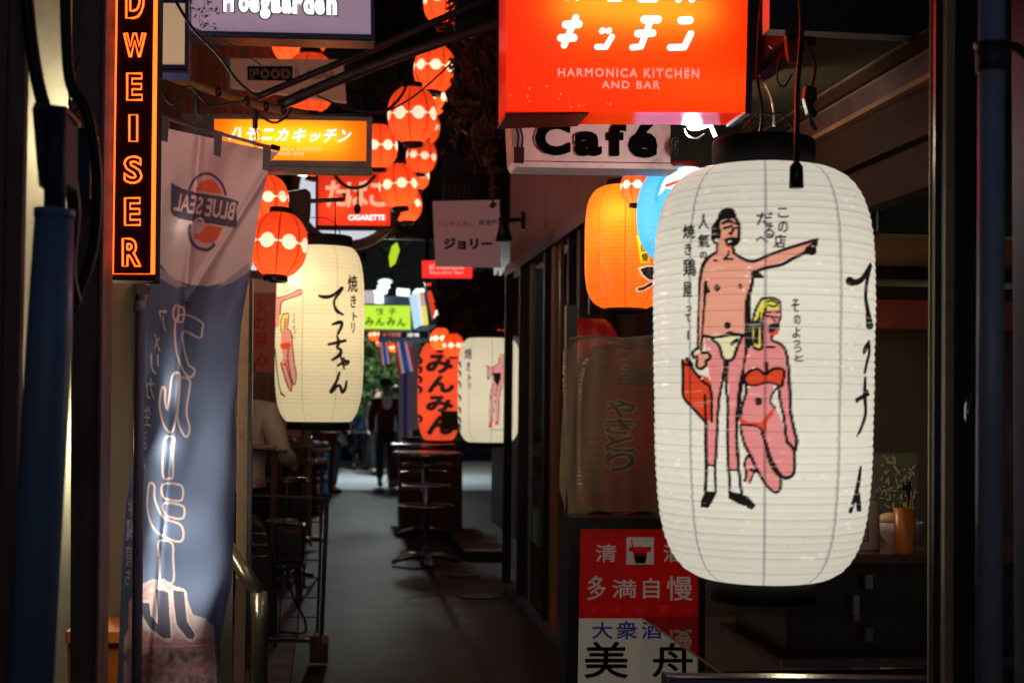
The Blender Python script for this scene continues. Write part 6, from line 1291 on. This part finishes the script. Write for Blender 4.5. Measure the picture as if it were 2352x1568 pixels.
rt = M().box(1.14, 1.18, 3.36, 4.38, 2.335, 2.358).build('cable_duct', MATS['beam_wood'], cnp)
mat('bar_wall', (.10, .065, .045), .5, var=.3, scale=2, dirt=.2); mat('bar_red', (.3, .05, .03), .35, var=.3, scale=3)
bwl = thing('bar_back_wall', 'dim back wall of the bar with reddish shelf bands', 'wall', (2.2, 5.7, 0))
M().box(1.46, 4.2, 5.7, 5.78, 0, 2.4).build('wall', MATS['bar_wall'], bwl); M().box(4.2, 4.28, 2.8, 5.78, 0, 2.4).build('side_wall', MATS['bar_wall'], bwl)
a = at(2000, 690, 5.6).z; M().box(1.6, 3.2, 5.5, 5.69, a - .12, a).build('red_shelf', MATS['bar_red'], bwl, bevel=.005); M().box(1.6, 3.2, 5.6, 5.69, a + .06, a + .12).build('shelf', MATS['steel'], bwl)
a = at(2000, 640, 5.6).z; M().box(1.6, 3.2, 5.45, 5.69, a, a + .02).build('shelf', MATS['beam_wood'], bwl)
for k, x in enumerate((2.02, 2.13, 2.21, 2.34)): M().lathe([(.03, 0), (.03, .12), (.012, .17), (.012, .2)], (x, 5.55, a + .021), 14).build('bottle', MATS['door_glass'], bwl, smooth=True)
hd_ = thing('range_hood', 'steel range hood with red reflections on its side above the bar', 'hood', at(2070, 537, 4.4)); a = at(2021, 537, 4.4); b = at(2021, 262, 4.4)
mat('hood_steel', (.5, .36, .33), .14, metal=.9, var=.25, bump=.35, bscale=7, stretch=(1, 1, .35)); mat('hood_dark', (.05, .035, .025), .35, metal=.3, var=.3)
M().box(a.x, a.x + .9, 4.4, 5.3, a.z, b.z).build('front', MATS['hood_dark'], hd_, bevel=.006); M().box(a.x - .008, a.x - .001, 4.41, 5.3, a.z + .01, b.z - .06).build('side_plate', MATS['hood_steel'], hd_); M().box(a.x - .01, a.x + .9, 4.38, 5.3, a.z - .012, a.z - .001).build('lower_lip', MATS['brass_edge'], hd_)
# counter and things on it
zc = at(2000, 1272, 4.6).z
ct = thing('bar_counter', 'dark bar counter with shelves behind the huge white lantern', 'counter', (1.9, 4.6, 0))
M().box(1.5, 2.9, 4.6, 5.35, zc - .035, zc).build('counter_top', MATS['table_wood'], ct, bevel=.004); M().box(1.55, 2.9, 4.7, 5.3, 0, zc - .036).build('front', MATS['hood_dark'], ct)
for x, y0, y1, w_ in ((900, 820, 1240, 46), (1000, 640, 760, 60), (320, 1160, 1440, 46), (770, 1160, 1380, 26), (1110, 1310, 1450, 28)): M().prism([Z8(x, y0), Z8(x + w_, y0), Z8(x + w_, y1), Z8(x, y1)], 4.66, .02).build('bracket', MATS['grey_frame'], ct)
gl = thing('glass_screen', 'etched glass panel with pale leaf pattern behind the bar counter', 'screen', at(2040, 1240, 5.2)); mat('etched_glass', (.12, .12, .07), .3, var=.2); mat('leaf_print', (.34, .32, .2), .5, emis=(.3, .28, .16), estr=.08)
M().prism([Z7(990, 1095), Z7(1440, 1095), Z7(1460, 1900), Z7(980, 1900)], 5.2, .02).build('pane', MATS['etched_glass'], gl); rs = np.random.RandomState(6); mb = M()
for _ in range(90):
    x, y, t, L_ = rs.uniform(1120, 1430), rs.uniform(1110, 1560), rs.uniform(0, 6.3), rs.uniform(12, 45)
    if x > 1250 and y < 1180: continue
    mb.add([at(*Z7(x + L_ * cos(t), y + L_ * sin(t)), 5.195), at(*Z7(x - 9 * sin(t), y + 9 * cos(t)), 5.195), at(*Z7(x - L_ * .7 * cos(t), y - L_ * .7 * sin(t)), 5.195), at(*Z7(x + 9 * sin(t), y - 9 * cos(t)), 5.195)], [(0, 1, 2, 3)])
mb.build('leaf_pattern', MATS['leaf_print'], gl)
pbt = thing('pump_bottle', 'white sanitizer pump bottle on the bar counter', 'bottle', Vector((at(1988, 1270, 4.75).x, 4.75, zc))); q = WO[pbt]; k = mpp(4.75)
mat('bottle_white', (.62, .45, .34), .4, var=.05); M().lathe([(30 * k, 0), (33 * k, 4 * k), (33 * k, 100 * k), (30 * k, 112 * k), (12 * k, 126 * k), (11 * k, 134 * k)], q, 28).build('body', MATS['bottle_white'], pbt, smooth=True)
M().lathe([(13 * k, 134 * k), (13 * k, 146 * k), (5 * k, 148 * k), (5 * k, 168 * k), (9 * k, 170 * k), (9 * k, 178 * k), (0, 180 * k)], q, 20).build('pump', MATS['bottle_white'], pbt, smooth=True)
mat('label_white', (.5, .4, .42), .5); M().prism([(1956, 1180), (1991, 1180), (1993, 1239), (1956, 1240)], 4.75 - 34 * k, .002).build('label', MATS['label_white'], pbt)
M().frame([(1955, 1178), (1993, 1178), (1995, 1242), (1955, 1242)], [(1956, 1180), (1991, 1180), (1993, 1240), (1956, 1240)], 4.75 - 34.6 * k, .002).build('label_border', MATS['ink'], pbt); letter('Alcohol', (1962, 1208, 1983, 1216), 4.75 - 34.8 * k, MATS['ink'], pbt)
oc_ = thing('orange_cup', 'orange chopstick cup at the end of the bar counter', 'cup', Vector((at(2106, 1260, 4.55).x, 4.65, zc))); q = WO[oc_]; k = mpp(4.65)
mat('cup_orange', (.55, .16, .01), .35, var=.15); M().lathe([(24 * k, 0), (26 * k, 106 * k), (24 * k, 106 * k), (22 * k, 6 * k), (0, 6 * k)], q, 32, False).build('cup', MATS['cup_orange'], oc_, smooth=True); M().tube([q + Vector((0, 0, 10 * k)), q + Vector((18 * k, 0, 140 * k))], 2.5 * k, 6).build('chopstick', MATS['cup_orange'], oc_)
tw = thing('bread_bowl', 'white oval bowl between the pump bottle and the orange cup', 'bowl', Vector((at(2052, 1260, 5.0).x, 4.95, zc))); q = WO[tw]; k = mpp(4.95)
M().add([v for v in M().lathe([(28 * k, 0), (52 * k, 30 * k), (58 * k, 50 * k), (55 * k, 52 * k), (48 * k, 34 * k), (20 * k, 8 * k), (0, 8 * k)], q, 36, False).v], M().lathe([(28 * k, 0), (52 * k, 30 * k), (58 * k, 50 * k), (55 * k, 52 * k), (48 * k, 34 * k), (20 * k, 8 * k), (0, 8 * k)], q, 36, False).f).build('bowl', MATS['label_white'], tw, smooth=True)
mat('bun', (.6, .42, .22), .55, var=.15)
for i, (dx, dz, rx, lb) in enumerate(((-20, 58, 26, 'pale bun lying at the back of the white bowl'), (2, 52, 22, 'pale bun in the middle of the white bowl'), (22, 50, 20, 'pale bun next to the orange cup'))):
    setp(M().ball(q + Vector((dx * k, -.01 * i, dz * k)), rx * k, 18, (1.2, .8, .62)).build('bun', MATS['bun'], smooth=True), lb, 'bun', 'buns in the white bowl')
for dx in (-10, 22): setp(M().tube([q + Vector((dx * k, 0, 60 * k)), q + Vector(((dx - 4) * k, 0, 98 * k))], .0022, 6).build('skewer', MATS['bun']), 'thin skewer sticking up from the buns, ' + ('nearer the pump bottle' if dx < 0 else 'nearer the orange cup'), 'skewer')
bt_ = thing('dark_bottle', 'dark bottle neck with a glinting cap behind the orange cup', 'bottle', Vector((at(2083, 1250, 5.1).x, 5.1, zc))); k = mpp(5.1); M().lathe([(14 * k, 0), (14 * k, 70 * k), (9 * k, 100 * k), (9 * k, 118 * k)], WO[bt_], 20).build('body', MATS['door_glass'], bt_, smooth=True); M().lathe([(10.5 * k, 118 * k), (10.5 * k, 135 * k), (9 * k, 137 * k)], WO[bt_], 20).build('cap', MATS['black_paint'], bt_, smooth=True)
tg = thing('steel_tongs', 'bent steel tongs standing between pump bottle and bowl', 'tongs', Vector((at(2035, 1250, 5.0).x, 5.0, zc)))
for dx in (-4, 6): M().tube(smoothpts([at(2035 + dx, 1262, 5.0), at(2000 + dx, 1160, 4.98), at(2010 + dx, 1128, 4.98), at(2022, 1122, 4.98)]), .003, 6).build('arm', MATS['steel'], tg)
iw = thing('shop_lamp', 'small warm bulb inside the bar, hidden behind the huge white lantern', 'lamp', at(1800, 700, 5.2)); M().ball(at(1800, 700, 5.2), .05, 14).build('bulb', MATS['bulb_glow'], iw, smooth=True); M().tube([at(1800, 700, 5.2), at(1800, 480, 5.2)], .004, 6).build('cord', MATS['cable_black'], iw); lamp('lamp_light', at(1830, 1000, 4.9), 2.6, (1, .78, .5), .05, iw)  # unseen lamp added to light the things on the counter
# sake light box
sg = thing('sake_sign', 'dim red and white sign box with sake names and a small bucket emblem', 'sign', at(1466, 1565, 4.55)); Ys = 4.55
mat('sake_red', (.42, .006, .006), .35, var=.1, emis=(.5, .002, .002), estr=.12); mat('sake_white', (.5, .45, .36), .4, var=.08, dirt=.12, emis=(.5, .44, .34), estr=.13); mat('sake_grey', (.45, .4, .35), .5, emis=(.45, .36, .3), estr=.12); mat('sake_blue', (.012, .02, .16), .5, emis=(.01, .02, .2), estr=.15)
M().prism([R4(690, 248), R4(1705, 252), R4(1702, 1014), R4(672, 1012)], Ys, .12).build('red_panel', MATS['sake_red'], sg); M().prism([R4(672, 1015), R4(1702, 1017), R4(1697, 1700), R4(664, 1700)], Ys + .002, .12).build('white_panel', MATS['sake_white'], sg)
M().frame([R4(600, 150), R4(1760, 160), R4(1750, 1750), R4(560, 1750)], [R4(688, 246), R4(1707, 250), R4(1699, 1701), R4(662, 1701)], Ys - .02, .16).build('frame', MATS['black_paint'], sg)
for ch, bx, m_, w_ in (('清', (820, 382, 993, 530), 'sake_grey', .006), ('酒', (1400, 385, 1570, 530), 'sake_grey', .012), ('多', (748, 648, 903, 855), 'sake_grey', .012), ('満', (960, 682, 1165, 835), 'sake_grey', .012), ('自', (1226, 668, 1362, 842), 'sake_grey', .012), ('慢', (1428, 652, 1645, 860), 'sake_grey', .012),
                        ('大', (788, 1042, 962, 1186), 'sake_blue', .012), ('衆', (996, 1038, 1172, 1190), 'sake_blue', .012), ('酒', (1214, 1042, 1380, 1186), 'sake_blue', .012), ('場', (1430, 1042, 1600, 1186), 'sake_blue', .012), ('美', (726, 1215, 1090, 1520), 'ink', .022), ('舟', (1308, 1225, 1645, 1512), 'ink', .022),
                        ('タ', (765, 908, 835, 965), 'red_print', 0), ('マ', (970, 908, 1035, 970), 'red_print', 0), ('ジ', (1165, 908, 1235, 975), 'red_print', 0), ('マ', (1360, 908, 1430, 970), 'red_print', 0), ('ン', (1570, 925, 1630, 975), 'red_print', 0)):
    letter(ch, (*R4(*bx[:2]), *R4(*bx[2:])), Ys, MATS[m_], sg, weight=0, fat=(0 if w_ == 0 else 1.2 if w_ < .02 else 2.6), name='letter')
em = [('sake_grey', [(1083, 320), (1316, 320), (1314, 552), (1080, 552)], 0), ('sake_red', [(1100, 402), (1298, 402), (1290, 440), (1260, 446), (1240, 542), (1160, 542), (1140, 446), (1105, 438)], .002), ('ink', [(1142, 458), (1258, 458), (1256, 468), (1142, 468)], .003), ('ink', [(1144, 478), (1256, 478), (1242, 542), (1160, 542)], .003), ('sake_red', [(1118, 335), (1128, 338), (1142, 402), (1130, 402)], .002), ('sake_red', [(1188, 400), (1200, 385), (1208, 400)], .002)]
for m_, pts, dy in em: M().prism([R4(*p) for p in pts], Ys - .006 - dy, .0015).build('emblem', MATS[m_], sg)
# bagged yakitori lantern, two old red lanterns
cY = Canvas(1300, 780, 1540, 1180, (.30, .02, .012), 2.0)
def S3(a, b): return (1148.5 + .26856 * a, 746.5 + .26856 * b)
cY.poly([S3(*q) for q in ((560, 100), (900, 100), (950, 400), (880, 700), (880, 1200), (920, 1400), (500, 1560))], (.2, .11, .05)); cY.poly([S3(*q) for q in ((1060, 360), (1300, 380), (1300, 520), (980, 520))], (.06, .02, .012))
for ch, bx in (('や', (905, 645, 1155, 790)), ('き', (900, 805, 1140, 925)), ('と', (900, 935, 1145, 1080)), ('り', (900, 1085, 1150, 1245))):
    cY.text(ch, (*S3(*bx[:2]), *S3(*bx[2:])), (.30, .26, .2), fat=9.); cY.text(ch, (*S3(*bx[:2]), *S3(*bx[2:])), (.01, .01, .01), fat=3.5)
tall_lantern('paper_lantern', 'old red yakitori lantern wrapped in a grimy plastic bag under the orange lantern', 1305, 1540, 800, 1172, 4.85, 130, 10, cY, 40, 'plain_print', (.3, .02, .012), .45, nf=150, nr=260, pw=5, rot0=.3, wcol=.7, merw=-1, mer=0)  # weak bulb added inside this unlit lantern to lift its red
bgp = thing('plastic_cover', 'grimy translucent plastic bag hanging over the unlit yakitori lantern', 'cover', at(1400, 1185, 4.6))
pm = mat('grimy_plastic', (.30, .21, .12), .55, var=.45, scale=4, bump=.22, bscale=12, stretch=(1, 1, .4), dirt=.3, spec=.25); pm.node_tree.nodes["Principled BSDF"].inputs["Alpha"].default_value = .55
Ux, Vx = np.meshgrid(np.linspace(0, 1, 70), np.linspace(0, 1, 90)); Xl = np.interp(Vx, [0, .1, .6, .85, 1], [1308, 1300, 1288, 1284, 1300]); PXb = Xl + (1530 - Xl) * Ux; PYb = 774 + (1178 - 774) * Vx + np.sin(Ux * 14) * 5 * Vx
cen = at(1420, 980, 4.85); dep = 4.85 - .17 * np.sqrt(np.clip(1 - ((PXb - 1424) / 150) ** 2, 0, 1)) - .03 + .004 * np.sin(Ux * 31 + Vx * 3) + .006 * np.sin(Ux * 12 - Vx * 5)
vb = [at(x, y, d) - WO[bgp] for x, y, d in zip(PXb.ravel(), PYb.ravel(), dep.ravel())]; idx = np.arange(len(vb)).reshape(90, 70)
mb_ = bpy.data.meshes.new('sheet'); mb_.from_pydata(vb, [], np.stack([idx[:-1, :-1], idx[:-1, 1:], idx[1:, 1:], idx[1:, :-1]], -1).reshape(-1, 4).tolist()); mb_.materials.append(pm); mb_.shade_smooth(); link('sheet', mb_, bgp)
M().tube(smoothpts([at(x, 776 + 3 * sin(x), 4.69) for x in range(1308, 1531, 24)]), .006, 6).build('hem', MATS['tan_panel'], bgp)
cZ = Canvas(1285, 720, 1430, 990, (.42, .02, .015), 2.0)
for ch, bx in (('や', (530, 155, 580, 260)), ('き', (525, 285, 592, 400)), ('と', (520, 400, 585, 500)), ('り', (512, 520, 578, 650))): cZ.text(ch, (*S3(*bx[:2]), *S3(*bx[2:])), (.55, .45, .35), fat=6.); cZ.text(ch, (*S3(*bx[:2]), *S3(*bx[2:])), INK, fat=2.)
tall_lantern('paper_lantern', 'unlit dark red lantern peeping out behind the plastic-wrapped one', 1292, 1424, 730, 985, 5.5, 60, 8, cZ, 34, 'plain_print', (.42, .02, .015), .35, nf=90, nr=160, pw=3., rot0=.3, wcol=.7, merw=-1, mer=0)  # small bulb added inside though the lantern is unlit
pgp = thing('support_post', 'black post beside the wrapped lantern and the sake sign', 'post', at(1312, 1568, 4.7)); M().prism([(1302, 700), (1326, 700), (1322, 1700), (1298, 1700)], 4.72, .05).build('post', MATS['black_paint'], pgp); M().prism([(1288, 560), (1296, 560), (1292, 1420), (1284, 1420)], 7.0, .05).build('rear_post', MATS['dark_wood'], pgp)
# glossy table top
mat('gloss_top', (.012, .006, .006), .03, var=.05, spec=.9)
gt = thing('glossy_table', 'low glossy black table reflecting the red sake sign', 'table', (1.5, 4.0, 0)); Pt = [ground(*q, z=.76) for q in ((1656, 1541), (2440, 1543), (2000, 1408), (1468, 1408))]
zt = .76; xl_, yn_, yf_ = Pt[0].x, Pt[0].y, 4.515
M().box(xl_, 2.6, yn_, yf_, zt - .006, zt).build('table_top', MATS['gloss_top'], gt, bevel=.002); M().box(xl_ - .004, xl_ - .0005, yn_, yf_, zt - .0055, zt - .001).build('edge', MATS['brass_edge'], gt)
for x, y in ((xl_ + .25, yn_ + .2), (xl_ + .9, yn_ + .2)): M().box(x, x + .04, y, y + .04, 0, zt - .023).build('leg', MATS['black_metal'], gt)
bb_ = thing('blue_board', 'top edge of a blue sign board with a glinting metal rim', 'sign', at(1850, 1640, 3.0)); mat('board_blue', (.10, .16, .42), .3, var=.1)
M().prism([(1540, 1560), (2140, 1566), (2140, 1760), (1540, 1760)], 3.0, .03).build('board', MATS['board_blue'], bb_); M().prism([(1531, 1551), (1560, 1553), (2146, 1560), (2146, 1566), (1540, 1560), (1536, 1760), (1530, 1760)], 2.99, .05).build('rim', MATS['steel'], bb_, bevel=.002)
# plugs and cables by the Café sign and above the huge lantern
pg = thing('double_plug', 'pair of black plugs hanging at the corner of the Café sign', 'plug', at(1193, 372, 4.3)); M().prism([(1180, 338), (1205, 338), (1204, 374), (1180, 372)], 4.3, .02).build('body', MATS['black_paint'], pg, bevel=.002)
for dx, p in ((1186, [(1178, 270), (1184, 290), (1190, 310), (1188, 340)]), (1198, [(1190, 268), (1194, 290), (1200, 315), (1198, 340)])): M().tube(smoothpts([at(*q, 4.31) for q in p]), .0035, 6).build('wire', MATS['cable_black'], pg)
cb2 = thing('cable_coil', 'coiled black cable beside the Café lettering', 'cable', at(1545, 358, 4.3)); P = []
for t in np.linspace(0, 6 * pi, 60): P.append(at(1550 + (5 + 7 * sin(t * .7)) * cos(t), 330 + (24 - t * .9) * sin(t + .4 * sin(t)), 4.3 - t * .002))
M().tube(P, .005, 7).build('coil', MATS['cable_black'], cb2, smooth=True)
rcs = [([(1745, 30), (1760, 60), (1795, 62), (1800, 25), (1830, 45), (1850, 20)], 3.4, 4.5, 'thick black cable curling along the edge of the big glowing sign'), ([(1752, -20), (1742, 90), (1740, 180), (1750, 250), (1745, 330)], 3.55, 4, 'black cable dropping beside the big glowing sign'),
       ([(1850, 90), (1872, 150), (1865, 200), (1860, 260), (1875, 300)], 3.3, 4, 'black cable looping behind the plug above the huge lantern'), ([(1790, 135), (1785, 180), (1800, 200), (1820, 170)], 3.4, 2.5, 'thin wire loop beside the red adapter')]
for p, Yc_, r_, lb in rcs: cable('cable', p, Yc_, r_, lb)
rp_ = thing('red_adapter', 'red plug adapter hanging among the cables above the huge lantern', 'adapter', at(1820, 145, 3.35)); mat('adapter_red', (.14, .012, .006), .35); M().prism([(1806, 95), (1836, 92), (1838, 120), (1830, 146), (1812, 140)], 3.35, .02).build('body', MATS['adapter_red'], rp_, bevel=.003); M().prism([(1806, 62), (1826, 62), (1828, 94), (1806, 94)], 3.35, .02).build('plug', MATS['black_paint'], rp_, bevel=.003)
bw = thing('black_adapter', 'bulky black adapter with clips hanging over the huge lantern cap', 'adapter', at(1862, 250, 3.2)); M().prism([(1852, 195), (1876, 200), (1878, 225), (1868, 240), (1880, 262), (1872, 272), (1858, 262), (1848, 225)], 3.2, .025).build('body', MATS['black_paint'], bw, bevel=.003); M().tube(smoothpts([at(1860, 262, 3.2), at(1862, 285, 3.2), at(1872, 298, 3.2)]), .003, 6).build('wire', MATS['cable_black'], bw)
ho = thing('steel_hook', 'thin twisted steel hook beside the big glowing sign', 'hook', at(1775, 280, 3.5)); M().tube(smoothpts([at(1745, 175, 3.5), at(1770, 150, 3.5), at(1778, 120, 3.5), at(1765, 105, 3.5)]), .0025, 6).build('wire', MATS['steel'], ho); M().tube(smoothpts([at(1748, 186, 3.5), at(1756, 192, 3.5), at(1768, 218, 3.5), at(1776, 250, 3.5), at(1778, 290, 3.5)]), .003, 6).build('shank', MATS['steel'], ho)
# roof slabs added to block the sky; dusk comes only from the open front
setp(M().box(-2.2, 3.2, 3.0, 4.9, 4.2, 4.3).build('alley_roof', MATS['dark_wall']), 'lower dark roof over the alley mouth', 'roof')
setp(M().box(-2.2, 2.2, 4.9, 17, 5.6, 5.7).build('alley_roof', MATS['dark_wall']), 'dark patched roof over the alley', 'roof')

# more life in the dark: shelf goods in the bar, light string and foliage past the door
rs = np.random.RandomState(31)
zs_ = at(2000, 640, 5.6).z + .021
for k in range(9):
    x = 1.66 + k * .085 + rs.uniform(-.01, .01); c = (x, 5.56, zs_); nm = ('sake bottle', 'glass jar', 'paper cup')[k % 3]
    setp((M().lathe([(.03, 0), (.03, .13), (.012, .18), (.012, .21)], c, 12) if k % 3 == 0 else M().lathe([(.034, 0), (.036, .1), (.03, .11), (.03, .12)], c, 12) if k % 3 == 1 else M().lathe([(.022, 0), (.032, .09)], c, 12)).build(nm.replace(' ', '_'), MATS[('door_glass', 'bun', 'label_white')[k % 3]], smooth=True), nm + ' on the high bar shelf, ' + ('first', 'second', 'third', 'fourth', 'fifth', 'sixth', 'seventh', 'eighth', 'ninth')[k] + ' from the alley', nm.split()[1], 'goods on the high bar shelf')
lsr = thing('light_string', 'string of tiny red lights above the far white lantern', 'lights', at(1130, 775, 14)); mb = M()
for k in range(16):
    M().ball(at(1105 + k * 4.2 + rs.normal(), 776 - k * .8 + rs.normal() * 4, 14), .014, 8).build('bulb', MATS['red_far'], lsr)
M().tube(smoothpts([at(1100, 778, 14.02), at(1140, 772, 14.02), at(1172, 764, 14.02)]), .006, 6).build('wire', MATS['cable_black'], lsr)
dfl = thing('dry_creeper', 'dark creeper hanging between the arrow sign and the folding doors', 'plant', at(1080, 760, 15.5)); mat('creeper', (.05, .03, .02), .8, var=.6, scale=20); mb = M()
for _ in range(900):
    c = at(rs.uniform(1010, 1160), rs.uniform(635, 770), rs.uniform(15.3, 15.9)); d = Vector(rs.normal(size=3)) * .05; e = Vector(rs.normal(size=3)) * .035
    mb.add([c - d, c + e, c + d, c - e], [(0, 1, 2, 3)])
o = mb.build('foliage', MATS['creeper'], dfl); o['kind'] = 'stuff'
for x in (1030, 1075, 1120): M().tube(smoothpts([at(x, 620, 15.6), at(x + 12, 690, 15.6), at(x - 4, 775, 15.6)]), .014, 6).build('stem', MATS['vine_brown'], dfl)
